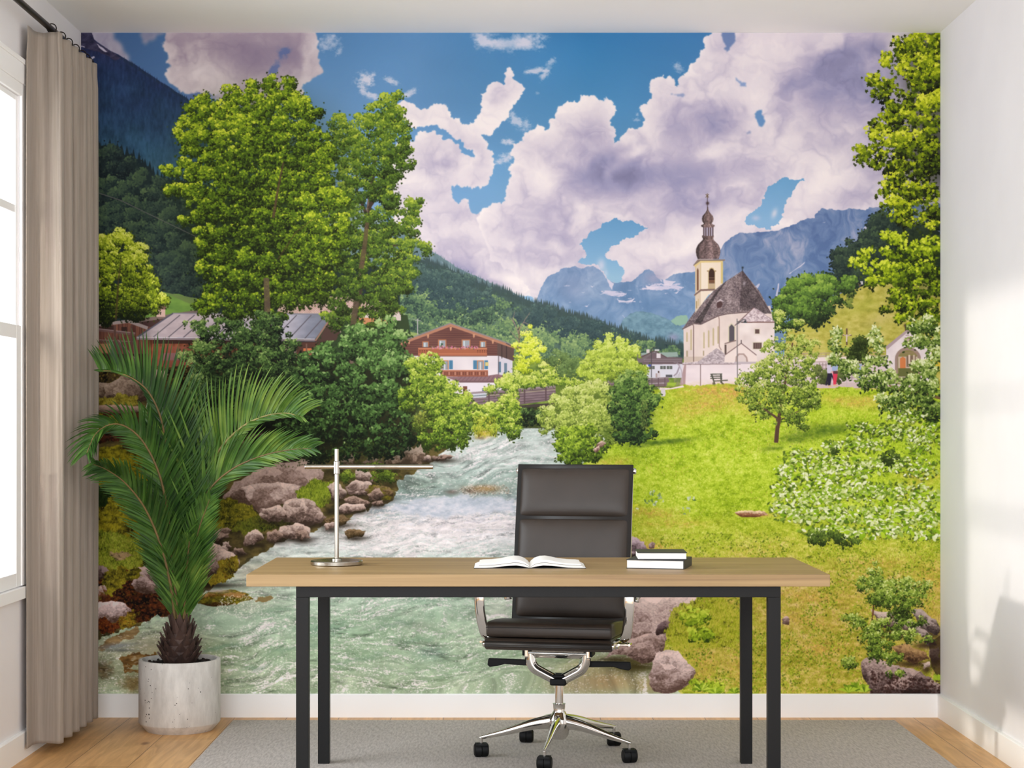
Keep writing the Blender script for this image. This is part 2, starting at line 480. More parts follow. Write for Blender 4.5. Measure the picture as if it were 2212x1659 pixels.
# wisps
def wisp(x, y, rx, ry, a, al, seed, col=(205, 205, 220)):
    s, m = localblob(x, y, rx, ry, a)
    shp = m.shape
    n = fbm(max(rx, ry) * .35, max(rx, ry) * .25, 4, seed, .65, shp)
    m = np.clip((m * 1.5 - .35 + n * .62) * np.clip(m * 4, 0, 1), 0, 1) * al
    m = m[..., None]
    CAN[s] = CAN[s] * (1 - m) + np.asarray(col, F32) * m
for i, w in enumerate([(710, 92, 26, 18, -10, .6), (732, 110, 8, 12, 30, .5), (845, 174, 18, 7, 25, .8), (885, 200, 18, 8, -25, .75), (868, 206, 16, 6, 0, .6), (790, 170, 22, 18, 0, .95), (782, 190, 9, 16, -20, .8), (802, 205, 22, 9, 15, .85), (715, 80, 18, 9, 0, .4),
                       (1155, 152, 28, 8, -4, .85), (1178, 158, 8, 20, 35, .8), (1190, 132, 14, 8, -35, .6), (1160, 200, 5, 4, 0, .35), (1376, 246, 4, 4, 0, .5), (1374, 258, 9, 5, 0, .45), (1465, 145, 14, 10, 40, .5), (1460, 140, 6, 5, 0, .4),
                       (1100, 92, 60, 18, 0, .7), (1050, 88, 42, 20, 25, .9), (1140, 88, 44, 22, -12, .95), (1175, 80, 12, 8, 0, .5),
                       (1115, 262, 20, 12, 30, .75), (1136, 270, 12, 16, 0, .6), (1105, 245, 8, 10, 0, .6), (1095, 305, 16, 8, 0, .8), (1090, 342, 22, 12, -20, .85), (1080, 240, 16, 6, 0, .5)]):
    wisp(*w, 300 + i)
# centre ribbon cloud and the mass below it
cloud([[(850, 222), (870, 216), (885, 222), (898, 232), (915, 234), (930, 228), (937, 220), (950, 224), (965, 235), (972, 243), (970, 250), (985, 255), (997, 265), (1006, 268), (1020, 262), (1030, 252), (1038, 245), (1041, 230), (1036, 212), (1040, 200), (1050, 190), (1062, 180), (1078, 177), (1090, 180), (1092, 165), (1096, 148), (1104, 145), (1112, 158), (1112, 172), (1126, 176), (1133, 190), (1128, 206), (1116, 218), (1104, 228), (1097, 245), (1090, 256), (1078, 266), (1070, 280), (1058, 290), (1042, 290), (1048, 302), (1058, 308), (1056, 320), (1066, 345), (1068, 362), (1058, 380), (1052, 400), (1036, 404), (1015, 400), (990, 398), (975, 405), (975, 428), (985, 434), (1003, 428), (1010, 442), (1014, 452), (1022, 460), (1052, 445), (1070, 446), (1100, 440), (1130, 560), (1180, 640), (1000, 640), (850, 600), (840, 330), (884, 300), (893, 302), (905, 285), (912, 284), (926, 287), (938, 282), (952, 292), (963, 303), (978, 306), (990, 310), (996, 322), (1003, 332), (1012, 338), (1022, 342), (1024, 336), (1010, 322), (1000, 306), (985, 298), (970, 288), (955, 276), (940, 268), (920, 270), (900, 278), (885, 268), (850, 240)]],
      21, 5, 20, 0, .88, -.16, [(945, 360, 50, 40, 30, -.28), (905, 420, 60, 40, 0, -.18), (1010, 360, 40, 30, 0, .15), (900, 395, 30, 20, 0, .2), (1000, 480, 70, 40, 20, -.10), (1070, 215, 20, 20, 0, -.12), (890, 480, 60, 60, 0, .12), (1000, 590, 120, 26, 20, -.42), (950, 530, 60, 40, 0, -.1), (1090, 560, 80, 30, 25, -.30), (1100, 600, 60, 12, 10, .28)])
# big right hand mass
cloud([[(1100, 303), (1117, 311), (1132, 305), (1132, 290), (1143, 279), (1163, 267), (1174, 270), (1176, 279), (1182, 277), (1189, 268), (1191, 255), (1204, 242), (1206, 234), (1217, 227), (1226, 218), (1239, 214), (1252, 215), (1254, 204), (1265, 206), (1282, 206), (1289, 210), (1300, 213), (1310, 210), (1321, 216), (1323, 225), (1331, 238), (1328, 251), (1319, 257), (1319, 268), (1328, 279), (1329, 294), (1323, 296), (1326, 307), (1336, 307), (1341, 294), (1347, 288), (1352, 279), (1365, 275), (1376, 275), (1386, 262), (1393, 251), (1388, 240), (1386, 229), (1397, 225), (1408, 207), (1404, 184), (1402, 171), (1412, 166), (1430, 162), (1434, 171), (1445, 166), (1456, 170), (1462, 188), (1465, 175), (1478, 155), (1497, 136), (1508, 123), (1510, 107), (1523, 99), (1519, 80), (1534, 73), (1540, 50),
        (2040, 50), (2040, 620), (1500, 640), (1160, 650), (1120, 600), (1060, 560), (1030, 470), (1055, 446), (1082, 440), (1090, 421), (1092, 408), (1099, 395), (1105, 378), (1100, 360), (1112, 345), (1104, 330)]],
      31, 4.5, 18, 0, .90, -.20,
      [(1785, 185, 130, 85, -12, -.62), (1850, 110, 90, 40, -20, -.40), (1900, 200, 60, 80, 0, -.30), (1900, 330, 70, 70, 0, -.16), (1640, 120, 70, 55, 0, .06), (1670, 180, 40, 55, 0, .10), (1570, 190, 60, 50, 0, .02), (1290, 290, 50, 25, 10, -.28), (1280, 370, 130, 45, 12, -.55), (1420, 375, 120, 45, 10, -.46),
       (1480, 280, 60, 60, 30, -.30), (1560, 270, 50, 50, 0, -.38), (1590, 350, 90, 40, 0, -.12), (1180, 450, 110, 50, 20, -.30), (1230, 520, 60, 40, 30, -.16), (1170, 380, 50, 40, 0, .05), (1370, 330, 45, 12, -20, .28), (1330, 365, 30, 16, -20, .30), (1240, 350, 36, 22, 30, .20), (1230, 235, 50, 16, -20, .16), (1190, 340, 40, 40, 0, .12),
       (1530, 330, 40, 14, -30, .16), (1470, 440, 120, 45, 0, -.30), (1350, 460, 130, 14, 6, .06), (1560, 440, 60, 30, 0, -.10), (1640, 310, 80, 30, -10, .12), (1760, 290, 90, 22, -12, .12), (1780, 370, 60, 36, 0, .16), (1740, 430, 60, 40, -30, .18), (1850, 420, 60, 40, 0, -.12), (1600, 410, 60, 40, 30, .10), (1660, 260, 18, 40, 0, .05), (1860, 270, 60, 16, -18, .10), (1180, 560, 60, 40, 20, -.05), (1150, 590, 40, 20, 20, .2)])
# openings of blue
def hole(pts, seed, amp=4, col=None, a=1., soft=1):
    m = blur(warp(poly(rough(pts, 4, seed)), amp, 14, seed, 4), soft)
    put(m, col if col is not None else (100, 148, 192), a)
H5 = [(1252, 528), (1261, 515), (1271, 507), (1289, 494), (1300, 482), (1326, 471), (1341, 474), (1356, 477), (1380, 482), (1384, 489), (1399, 489), (1389, 500), (1378, 508), (1365, 513), (1345, 515), (1336, 528), (1317, 535), (1308, 550), (1312, 559), (1321, 563), (1332, 561), (1336, 572), (1347, 581), (1341, 612), (1308, 605), (1304, 585), (1289, 572), (1271, 572), (1247, 564), (1252, 559), (1263, 557), (1266, 546), (1260, 539)]
hole(H5, 41, 2.5, mix([(470, (92, 145, 190)), (560, (120, 166, 204)), (600, (140, 180, 208))], YY), 1., 0)
dab(1298, 572, 9, 14, (205, 205, 222), .75); dab(1308, 590, 5, 9, (205, 208, 225), .5)
hole([(1582, 500), (1560, 80), (1560, 60), (1590, 60), (1588, 85), (1582, 100), (1572, 112), (1562, 105)][1:], 42, 4, (92, 118, 168), .85, 1)
hole([(1588, 165), (1600, 176), (1613, 180), (1612, 187), (1602, 188), (1594, 178)], 43, 2, (110, 140, 190), .8, 1)
hole([(1633, 240), (1645, 235), (1650, 255), (1648, 275), (1638, 272), (1634, 258)], 44, 3, (92, 135, 185), .95)
hole([(1612, 288), (1622, 283), (1620, 290), (1613, 291)], 45, 1, (130, 140, 180), .7)
hole([(1648, 430), (1655, 412), (1664, 400), (1680, 390), (1700, 383), (1722, 388), (1736, 391), (1722, 398), (1714, 412), (1704, 425), (1700, 440), (1690, 458), (1695, 470), (1684, 478), (1672, 486), (1656, 496), (1640, 492), (1620, 484), (1608, 480), (1612, 466), (1624, 458), (1636, 446)], 46, 3.5, mix([(380, (98, 152, 196)), (480, (128, 170, 208))], YY), .97, 0)
dab(1672, 460, 6, 11, (212, 208, 220), .8, 20); dab(1632, 470, 9, 6, (200, 196, 216), .6)
hole([(1448, 203), (1470, 202), (1480, 205), (1465, 208)], 47, 1, (120, 140, 185), .7)

# ---- blue far range
def noisecol(rampl, sx, sy, seed, bias=0., amp=.5, oc=5, g=.6):
    return mix(rampl, bias + amp * fbm(sx, sy, oc, seed, g))
R1 = rough([(1150, 680), (1157, 650), (1165, 630), (1174, 611), (1182, 598), (1200, 590), (1213, 580), (1230, 578), (1241, 574), (1256, 580), (1271, 574), (1282, 574), (1291, 580), (1302, 589), (1310, 602), (1330, 611), (1350, 609), (1365, 607), (1380, 594), (1391, 584), (1402, 581), (1412, 588), (1423, 602), (1434, 605), (1454, 592), (1473, 590), (1497, 587), (1520, 580), (1520, 770), (1150, 770)], 1.6, 61)
u = np.clip((YY - 575) / 150., 0, 1)
cb = mix([(-1, (88, 118, 158)), (-.2, (108, 136, 176)), (.4, (132, 154, 188)), (1, (150, 168, 198))], gather(fbm(40, 54, 6, 62, .66) + .3 * fbm(9, 16, 3, 63), 22 * fbm(60, 60, 3, 67), 16 * fbm(50, 50, 3, 68)) - .4 * u)
cb = cb * (1 - .3 * u[..., None]) + np.array((112, 154, 190), F32) * (.3 * u[..., None])
M1 = poly(R1); put(M1, cb)
dab(1236, 620, 34, 40, (138, 150, 182), .45, 20); dab(1412, 600, 22, 16, (150, 150, 178), .7); dab(1200, 690, 60, 40, (110, 150, 190), .35)
# shadowed dip between the summits
dab(1370, 650, 70, 24, (82, 118, 160), .55, 10)
m = M1 * np.clip((fbm(26, 7, 5, 65, .65) + .95 * blob(1395, 622, 105, 13, -3) + .8 * blob(1350, 640, 70, 14, 14) + .7 * blob(1460, 612, 46, 12, -12) + .55 * blob(1340, 655, 36, 8, 0) + .5 * blob(1245, 616, 36, 16, 0) - .98) * 4, 0, 1)
put(m, (208, 200, 220), .85)
for p in ([(1311, 600), (1326, 612), (1322, 626), (1316, 618)], [(1332, 645), (1352, 650), (1372, 643), (1366, 652), (1336, 653)], [(1433, 603), (1460, 607), (1450, 617), (1434, 616)], [(1395, 616), (1424, 620), (1410, 626), (1397, 623)], [(1424, 602), (1435, 607), (1428, 608)], [(1456, 632), (1471, 624), (1473, 621), (1462, 634)],
          [(1275, 617), (1284, 617), (1279, 621)], [(1262, 661), (1273, 657), (1268, 663)], [(1255, 631), (1264, 630), (1260, 633)], [(1344, 680), (1353, 686), (1348, 686)]):
    fill(rough(p, 1.5, 66, 2), (216, 206, 222), .85)
# right range behind the church
R2 = rough([(1540, 560), (1565, 524), (1578, 513), (1602, 502), (1625, 503), (1652, 500), (1678, 498), (1706, 489), (1721, 483), (1732, 476), (1743, 471), (1760, 471), (1761, 462), (1767, 455), (1778, 449), (1790, 451), (1806, 454), (1828, 452), (1843, 450), (1869, 454), (1880, 447), (1900, 446), (1920, 444), (2040, 440), (2040, 760), (1480, 760), (1540, 640)], 2, 71)
u = np.clip((YY - 500) / 170., 0, 1)
cb = mix([(-1, (84, 106, 150)), (-.3, (104, 126, 166)), (.35, (134, 146, 178)), (1, (168, 168, 190))], gather(1.15 * fbm(34, 60, 6, 72, .66) + .35 * fbm(8, 18, 3, 73), 26 * fbm(60, 60, 3, 74), 20 * fbm(50, 50, 3, 75)) + .35 * (blob(1620, 560, 70, 60, 30) + blob(1690, 560, 24, 50, 20) + .8 * blob(1640, 515, 60, 16, 0)) - .25)
cb = cb * (1 - .35 * u[..., None]) + np.array((104, 142, 184), F32) * (.35 * u[..., None])
put(poly(R2), cb)
for p in ([(1704, 590), (1738, 565), (1735, 571), (1706, 592)], [(1628, 618), (1641, 612), (1636, 622), (1630, 624)], [(1860, 493), (1872, 488), (1884, 489), (1872, 496)], [(1775, 480), (1783, 478), (1780, 481)], [(1672, 648), (1680, 612), (1683, 612), (1676, 650)]):
    fill(rough(p, 1.5, 76, 2), (205, 198, 214), .8)
# hazy foothills in the valley
fill(rough([(1330, 720), (1345, 690), (1362, 676), (1390, 672), (1420, 680), (1450, 694), (1470, 702), (1485, 715), (1485, 770), (1340, 770)], 2, 81), mix([(-1, (84, 118, 138)), (1, (122, 158, 176))], fbm(9, 7, 4, 82)))
fill(rough([(1448, 692), (1462, 682), (1482, 680), (1487, 688), (1480, 700), (1460, 703)], 2, 83), (140, 176, 152), .9)
dab(1454, 728, 12, 9, (168, 152, 190), .55)
dab(1400, 740, 40, 18, (98, 130, 155), .6)
# ---- wooded slopes, centre
def conifers(ridge, seed, h=(6, 13), step=4., col=(52, 70, 72)):
    rs = RS(seed); R = np.array(ridge, float)
    x = R[0, 0]
    while x < R[-1, 0]:
        y = np.interp(x, R[:, 0], R[:, 1]); hh = rs.uniform(*h); w = hh * rs.uniform(.22, .34)
        fill([(x, y - hh), (x + w, y + 5), (x - w, y + 5)], col)
        x += rs.uniform(.5, 1.4) * step
# ---- left mountain
ridgeL = [(170, 66), (194, 66), (203, 84), (213, 92), (235, 107), (263, 122), (281, 133), (309, 151), (341, 172), (370, 190), (402, 210), (440, 240), (500, 290), (600, 360), (760, 420), (850, 480)]
t = np.clip((YY - 80) / 300., 0, 1)
lc = mix([(0, (38, 42, 74)), (.3, (34, 50, 84)), (.6, (38, 62, 92)), (.85, (44, 76, 100)), (1, (50, 84, 106))], t + .10 * fbm(60, 40, 3, 111))
lc *= (1 + .13 * fbm(4, 12, 3, 112) + .10 * fbm(30, 26, 4, 113))[..., None]
fill(rough(ridgeL + [(850, 700), (170, 700)], 1.2, 110, 2), lc)
conifers([(x, y + 2) for x, y in ridgeL[5:12]], 114, (3, 8), 4, (34, 48, 70))
fill(rough([(174, 66), (196, 66), (204, 86), (235, 108), (262, 124), (250, 130), (215, 112), (174, 100)], 2, 115), mix([(-1, (34, 34, 56)), (1, (70, 66, 92))], fbm(9, 5, 4, 116)))
for p in ([(209, 94), (220, 101), (234, 112), (228, 112), (214, 102)], [(175, 98), (182, 99), (184, 102), (175, 101)], [(197, 122), (204, 121), (205, 125), (199, 127)]):
    fill(rough(p, 1, 117, 2), (196, 190, 208), .85)
dab(420, 330, 60, 60, (52, 78, 108), .5)
P0 = [(690, 430), (780, 440), (854, 490), (885, 507), (930, 540), (944, 548), (979, 572), (1022, 594), (1050, 607), (1110, 632), (1150, 660), (1110, 800), (690, 800)]
fill(rough(P0, 2, 90), mix([(-1, (84, 110, 120)), (.2, (118, 142, 152)), (1, (140, 160, 168))], fbm(16, 30, 4, 91) + np.clip((540 - YY) / 60, -1, 1) * .7 - .3))
conifers([(930, 544), (979, 574), (1022, 597), (1060, 612), (1110, 632)], 92, (4, 9), 3.5, (96, 120, 126))
ridge = [(868, 560), (905, 560), (945, 570), (990, 590), (1022, 606), (1050, 618), (1100, 628), (1117, 640), (1159, 655), (1198, 664), (1239, 679), (1265, 684), (1287, 692), (1313, 702), (1339, 710), (1371, 722), (1404, 735), (1438, 738), (1480, 748)]
hill = ridge + [(1480, 860), (820, 860), (820, 560)]
t = fbm(11, 16, 5, 94, .62) * .55 + .30 * fbm(60, 50, 3, 95) + np.clip((YY - np.interp(XX, [r[0] for r in ridge], [r[1] for r in ridge])) / 90., 0, 1) * .75 - .55
hc = mix([(-1, (34, 52, 56)), (-.45, (52, 72, 74)), (0, (70, 94, 84)), (.45, (92, 118, 88)), (1, (120, 146, 98))], t)
hz = np.clip((XX - 860) / 300., 0, 1)[..., None]
hc = hc * (.86 + .14 * hz) + (1 - hz) * np.array((14, 18, 20), F32)
fill(rough(hill, 1.5, 96, 1), hc)
conifers(ridge, 97, (6, 14), 4., (56, 74, 76)); conifers([(x, y + 9) for x, y in ridge], 98, (6, 13), 4.5, (52, 72, 70))
conifers([(x, y + 22) for x, y in ridge], 99, (6, 12), 6, (58, 80, 74))
foliage([(900, 670, 60, 40, .42), (960, 700, 90, 45, .46), (880, 730, 50, 50, .4), (1050, 720, 70, 40, .45), (1130, 745, 70, 40, .52), (1200, 740, 70, 45, .55), (1260, 775, 60, 40, .55), (1060, 760, 60, 40, .5), (1150, 790, 70, 30, .55), (1330, 760, 60, 40, .3), (1400, 765, 60, 25, .28), (940, 650, 60, 30, .35), (1040, 670, 80, 30, .26)],
        [(38, 56, 54), (60, 86, 70), (86, 116, 80), (118, 146, 92), (146, 170, 108)], 101, (1.5, 3), .40, 12, 'oval', (.3, -1), .5, .12)
foliage([(900, 600, 50, 30, .34), (960, 610, 60, 26, .30), (1000, 640, 70, 30, .30), (1240, 705, 60, 20, .18), (1160, 680, 50, 20, .22), (1330, 725, 50, 14, .15)],
        [(40, 60, 66), (62, 86, 84), (96, 122, 108)], 102, (1.2, 2.5), .4, 9, 'oval', (.3, -1), .4, .12)
# meadow strip, pole
fill([(865, 712), (905, 720), (900, 740), (862, 735)], (138, 158, 92))
line([(902, 688), (902, 722)], 2, (172, 168, 170)); line([(896, 692), (909, 692)], 1.2, (160, 156, 160)); line([(866, 687), (902, 690)], .8, (150, 156, 150)); line([(902, 690), (925, 703)], .7, (130, 140, 130))
# woods below it
woods = [(200, 306), (215, 312), (245, 318), (262, 332), (290, 338), (305, 352), (330, 372), (352, 386), (400, 392), (460, 420), (560, 450), (700, 520), (860, 600), (860, 690), (200, 700)]
fill(rough(woods, 5, 118), (30, 42, 44))
conifers([(205, 316), (245, 322), (300, 350), (352, 388), (430, 400)], 119, (12, 26), 9, (26, 38, 44))
foliage([(240, 350, 45, 30, .2), (230, 420, 30, 40, .4), (300, 400, 50, 36, .38), (350, 440, 50, 34, .32), (270, 450, 40, 30, .45), (290, 500, 40, 40, .5), (345, 500, 50, 44, .4), (390, 550, 50, 40, .38), (400, 470, 40, 40, .22), (340, 570, 50, 40, .42), (400, 610, 44, 34, .32), (360, 620, 40, 20, .22), (420, 430, 30, 30, .2), (240, 480, 30, 30, .3), (450, 560, 30, 50, .2)],
        [(20, 28, 34), (36, 50, 48), (52, 70, 56), (70, 90, 62), (90, 110, 74)], 120, (1.5, 3), .6, 15, 'oval', (-.5, -1), .9, .10)
# meadow
fill(rough([(300, 700), (330, 650), (352, 630), (380, 634), (430, 644), (470, 660), (470, 700)], 2, 121), mix([(-1, (84, 118, 54)), (1, (112, 146, 66))], fbm(30, 14, 3, 122)))
fill([(352, 630), (430, 645), (445, 668), (400, 652)], (98, 112, 70), .7)
line([(212, 416), (260, 432), (330, 466), (424, 511)], 1.3, (104, 96, 100))
# ================= right hand hill, dark wood above it
foliage([(1900, 520, 70, 40, .30), (1960, 500, 80, 50, .25), (1860, 560, 60, 40, .32), (1840, 590, 50, 30, .28), (1900, 590, 60, 30, .25), (1990, 560, 60, 60, .2), (1830, 550, 30, 20, .3), (1900, 480, 14, 24, .25)],
        [(26, 36, 38), (42, 56, 50), (62, 80, 58), (84, 104, 70)], 201, (1.5, 3), .9, 13, 'oval', (-.3, -1), 1.2, .12)
fill(rough([(1690, 780), (1700, 712), (1727, 690), (1765, 660), (1800, 643), (1815, 634), (1847, 624), (1880, 612), (1904, 610), (1940, 606), (2040, 600), (2040, 850), (1660, 850)], 1.5, 202),
     mix([(-1, (140, 140, 50)), (-.2, (172, 164, 72)), (.4, (188, 178, 92)), (1, (206, 190, 118))], .8 * fbm(14, 7, 5, 203) + .5 * fbm(90, 30, 3, 204)))
for x, y, rx, ry, c in ((1760, 700, 50, 22, (162, 166, 60)), (1860, 660, 50, 18, (166, 170, 66)), (1835, 735, 60, 14, (156, 168, 62)), (1900, 690, 40, 14, (196, 180, 120)), (1790, 668, 40, 12, (186, 172, 110))):
    dab(x, y, rx, ry, c, .5, -20)
scatter(poly([(1700, 725), (1800, 655), (1900, 625), (2031, 620), (2031, 790), (1700, 790)]), 1800, (1, 2), [(130, 136, 44), (176, 172, 76), (206, 196, 120)], 'blade', 205, .5)
foliage([(1834, 652, 6, 12, .5), (1749, 692, 6, 11, .3), (1741, 664, 5, 5, .3), (1838, 634, 12, 5, .3)], [(60, 70, 34), (110, 126, 52), (150, 160, 70)], 206, (1.5, 2.5), 1.2, 6, 'oval')
for x, y, c in ((1812, 629, (60, 44, 44)), (1818, 626, (72, 54, 52)), (1830, 624, (196, 120, 84)), (1838, 627, (206, 150, 110)), (1846, 616, (210, 200, 205)), (1826, 620, (120, 100, 100)), (1861, 610, (190, 184, 190)), (1871, 607, (220, 214, 220)), (1856, 614, (96, 74, 66)), (1880, 608, (90, 76, 60)), (1890, 604, (110, 100, 70))):
    rect(x - 3, y - 3, x + 3, y + 4, c)
foliage([(1720, 650, 32, 40, .42), (1700, 680, 26, 34, .30), (1755, 620, 34, 30, .55), (1740, 650, 34, 30, .5), (1775, 615, 34, 24, .58), (1785, 640, 34, 24, .34), (1765, 668, 32, 20, .25), (1735, 690, 30, 20, .2), (1815, 610, 30, 16, .46), (1705, 620, 18, 18, .5), (1742, 600, 16, 12, .55), (1690, 650, 12, 16, .4), (1840, 612, 12, 12, .4)],
        [(26, 36, 24), (52, 74, 34), (84, 116, 46), (118, 152, 58), (146, 172, 74)], 207, (1.5, 3), .9, 11, 'oval', (-.25, -1), 1.1, .12)

# ================= valley floor behind everything
fill([(700, 775), (1480, 775), (1480, 940), (700, 940)], mix([(-1, (60, 84, 34)), (0, (104, 128, 50)), (1, (146, 166, 70))], fbm(16, 9, 4, 210)))

# ================= houses behind the big trees
fill([(560, 670), (880, 680), (900, 800), (560, 800)], (46, 62, 36))
TIL = mix([(-1, (150, 112, 104)), (0, (196, 164, 156)), (1, (222, 196, 188))], .7 * np.sin(XX * 1.7) * np.sin(YY * 1.4) + .3 * fbm(6, 4, 2, 211))
fill([(596, 640), (846, 640), (866, 680), (600, 676)], TIL)
line([(846, 640), (866, 680)], 3, (214, 200, 204)); rect(600, 676, 866, 692, (206, 190, 184)); rect(760, 686, 850, 700, (190, 130, 90))
# dark sheds at the left
fill([(296, 689), (439, 667), (439, 676), (374, 690), (330, 700), (296, 712)], (112, 96, 92)); fill([(300, 696), (380, 684), (340, 722), (300, 724)], (64, 44, 42))
rect(338, 668, 357, 684, (188, 158, 150)); rect(336, 661, 359, 668, (112, 84, 78)); rect(340, 652, 355, 662, (96, 72, 66)); rect(345, 690, 352, 700, (90, 72, 66))
wood = mix([(-1, (74, 44, 38)), (0, (104, 66, 54)), (1, (136, 90, 70))], .8 * fbm(2.2, 40, 2, 212) + .3 * fbm(30, 20, 2, 213))
fill([(205, 702), (276, 692), (330, 708), (330, 800), (205, 800)], wood)
fill([(205, 698), (280, 690), (320, 705), (318, 712), (278, 697), (205, 706)], (150, 136, 134))
fill([(206, 706), (250, 703), (250, 712), (206, 714)], (60, 40, 36)); rect(262, 706, 274, 716, (54, 36, 32))
line([(206, 712), (292, 722)], 5, (104, 78, 74)); line([(206, 709), (292, 719)], 1.6, (150, 132, 134)); line([(206, 736), (290, 741)], 4, (92, 66, 60)); line([(206, 733), (290, 738)], 1.2, (150, 130, 126))
for x in (248, 284): line([(x, 702), (x, 775)], 5, (86, 62, 56))
rect(208, 742, 240, 762, (176, 140, 100)); 
for x in range(208, 242, 3): line([(x, 742), (x, 762)], 1, (110, 76, 52))
rect(206, 764, 330, 800, (58, 40, 32))
line([(252, 736), (296, 785)], 7, (96, 72, 68)); line([(254, 733), (300, 783)], 1.5, (140, 118, 116))
# barn below the metal roof
fill([(314, 733), (700, 733), (700, 800), (330, 810)], mix([(-1, (72, 36, 24)), (0, (112, 62, 42)), (1, (146, 86, 60))], .8 * fbm(3, 50, 2, 214) + .4 * fbm(40, 12, 2, 215)))
fill([(330, 733), (700, 733), (700, 742), (330, 742)], (52, 32, 26))
fill([(345, 748), (420, 748), (440, 790), (340, 790)], (136, 76, 62), .7); rect(352, 762, 400, 778, (128, 104, 116), .6)
roofc = mix([(295, (150, 140, 146)), (420, (182, 166, 172)), (520, (186, 174, 182)), (620, (182, 176, 190)), (665, (128, 130, 146)), (720, (104, 110, 126))], XX) * (1 + .05 * fbm(20, 8, 3, 216))[..., None]
fill([(295, 727), (374, 676), (720, 678), (680, 733)], roofc)
for i in range(11):
    x = 389 + i * 31.5
    line([(x, 680), (x - 62 + i * 1.6, 731)], 2, (92, 86, 96))
line([(295, 729), (374, 676)], 3, (78, 78, 92)); line([(374, 676), (720, 678)], 2.2, (118, 114, 126)); line([(295, 731), (680, 735)], 4.5, (128, 116, 122)); line([(295, 728), (680, 732)], 1.5, (206, 198, 204)); line([(500, 738), (690, 739)], 4, (48, 42, 46))
fill([(720, 678), (735, 715), (726, 735), (682, 739), (690, 730)], (74, 54, 48)); line([(720, 678), (681, 736)], 3.5, (150, 112, 98)); line([(720, 678), (736, 718)], 2.5, (150, 128, 118)); rect(710, 690, 715, 706, (190, 166, 150))
rect(640, 739, 700, 800, (84, 52, 44)); rect(655, 752, 700, 758, (214, 120, 76)); rect(670, 758, 700, 762, (230, 214, 210)); rect(640, 762, 700, 780, (168, 92, 76)); line([(662, 742), (662, 800)], 3, (120, 90, 78))
rect(600, 745, 640, 780, (168, 134, 132)); rect(620, 765, 634, 776, (206, 200, 210))

# ================= chalet
BR = mix([(-1, (84, 50, 46)), (1, (112, 72, 64))], .7 * np.sin(YY * 1.3) + .5 * fbm(60, 20, 2, 220))
WH = mix([(-1, (208, 198, 206)), (1, (226, 216, 220))], fbm(40, 40, 2, 221))
fill([(885, 764), (1074, 764), (1074, 850), (885, 850)], WH)
fill([(1074, 764), (1107, 778), (1107, 818), (1074, 812)], (202, 196, 208))
fill([(866, 742), (973, 704), (1080, 738), (1080, 768), (876, 768)], BR)
fill([(1074, 736), (1110, 748), (1110, 780), (1074, 767)], (84, 64, 60))
for x in (1084, 1094): line([(x, 744), (x, 774)], 1.6, (50, 38, 38))
fill([(862, 741), (973, 699), (1122, 751), (1120, 756), (973, 705), (866, 745)], (172, 118, 94)); line([(862, 739), (973, 698), (1124, 750)], 2.2, (132, 122, 132)); line([(1093, 741), (1124, 757)], 2, (70, 64, 66))
for x, y in ((973, 706), (924, 722), (883, 735), (1023, 721), (1064, 734)): fill([(x - 2, y), (x + 3, y), (x + 2, y + 7), (x, y + 9), (x - 1, y + 7)], (196, 142, 110))
for x0, x1, y0, y1 in ((912, 926, 737, 749), (946, 964, 733, 751), (997, 1016, 733, 751), (1036, 1050, 736, 749)):
    rect(x0, y0, x1, y1, (176, 112, 76)); rect(x0 + 2, y0 + 2, x1 - 2, y1, (146, 152, 160)); rect(x0 + 4, y0 + 3, x0 + 7, y1, (196, 206, 212))
rect(952, 741, 957, 751, (64, 90, 70))
rect(903, 751, 1052, 768, (160, 92, 66)); rect(903, 751, 1052, 753.5, (196, 128, 92)); rect(903, 763, 1052, 765, (186, 112, 82)); line([(903, 769), (1052, 769)], 1.6, (96, 58, 46))
for i in range(30):
    x = 906 + i * 5
    if x < 928 or x > 1030: rect(x, 756, x + 1.8, 759, (88, 46, 34)); rect(x + .4, 760, x + 1.4, 762, (96, 50, 38))
rs = RS(222)
stamp(rs.uniform(928, 1032, 90), 750 + rs.normal(0, 1.6, 90), rs.uniform(1, 2, 90), ramp([(126, 60, 80), (190, 100, 130), (214, 150, 170), (96, 110, 60)])(rs.uniform(0, 1, 90)), 'oval', rs)
for x0 in (945, 970, 1022, 1046): rect(x0, 778, x0 + 8, 797, (74, 124, 158)); line([(x0 + 4, 778), (x0 + 4, 797)], 1, (58, 100, 134))
for x0, x1 in ((953, 969), (1030, 1045)): rect(x0, 778, x1, 798, (182, 122, 84)); rect(x0 + 2, 780, x1 - 2, 798, (140, 146, 156)); rect(x0 + 6, 782, x0 + 9, 798, (206, 206, 210))
rect(1048, 782, 1055, 790, (208, 190, 120)); rect(900, 781, 912, 792, (84, 56, 50)); rect(1076, 781, 1082, 804, (90, 116, 138)); rect(1089, 784, 1095, 806, (98, 120, 138)); line([(1077, 768), (1077, 812)], 1.4, (84, 70, 72))
fill([(963, 814), (1054, 811), (1074, 808), (1110, 815), (1085, 825), (992, 825)], (132, 100, 106))
for i in range(12): line([(1000 + i * 8.5, 811), (986 + i * 9, 825)], .9, (100, 74, 82))
rect(952, 799, 1054, 813, (142, 84, 66)); rect(952, 799, 1054, 801.5, (180, 116, 90))
for i in range(22): rect(956 + i * 4.4, 803, 957.6 + i * 4.4, 810, (96, 54, 46) if i % 3 else (198, 148, 128))
rect(1000, 825, 1086, 852, (222, 212, 222)); rect(1000, 834, 1009, 852, (110, 66, 56)); rect(1050, 839, 1064, 846, (126, 78, 66))
rect(1041, 838, 1048, 846, (110, 120, 150)); rect(1065, 838, 1072, 846, (110, 120, 150)); rect(992, 822, 1086, 826, (112, 84, 88))
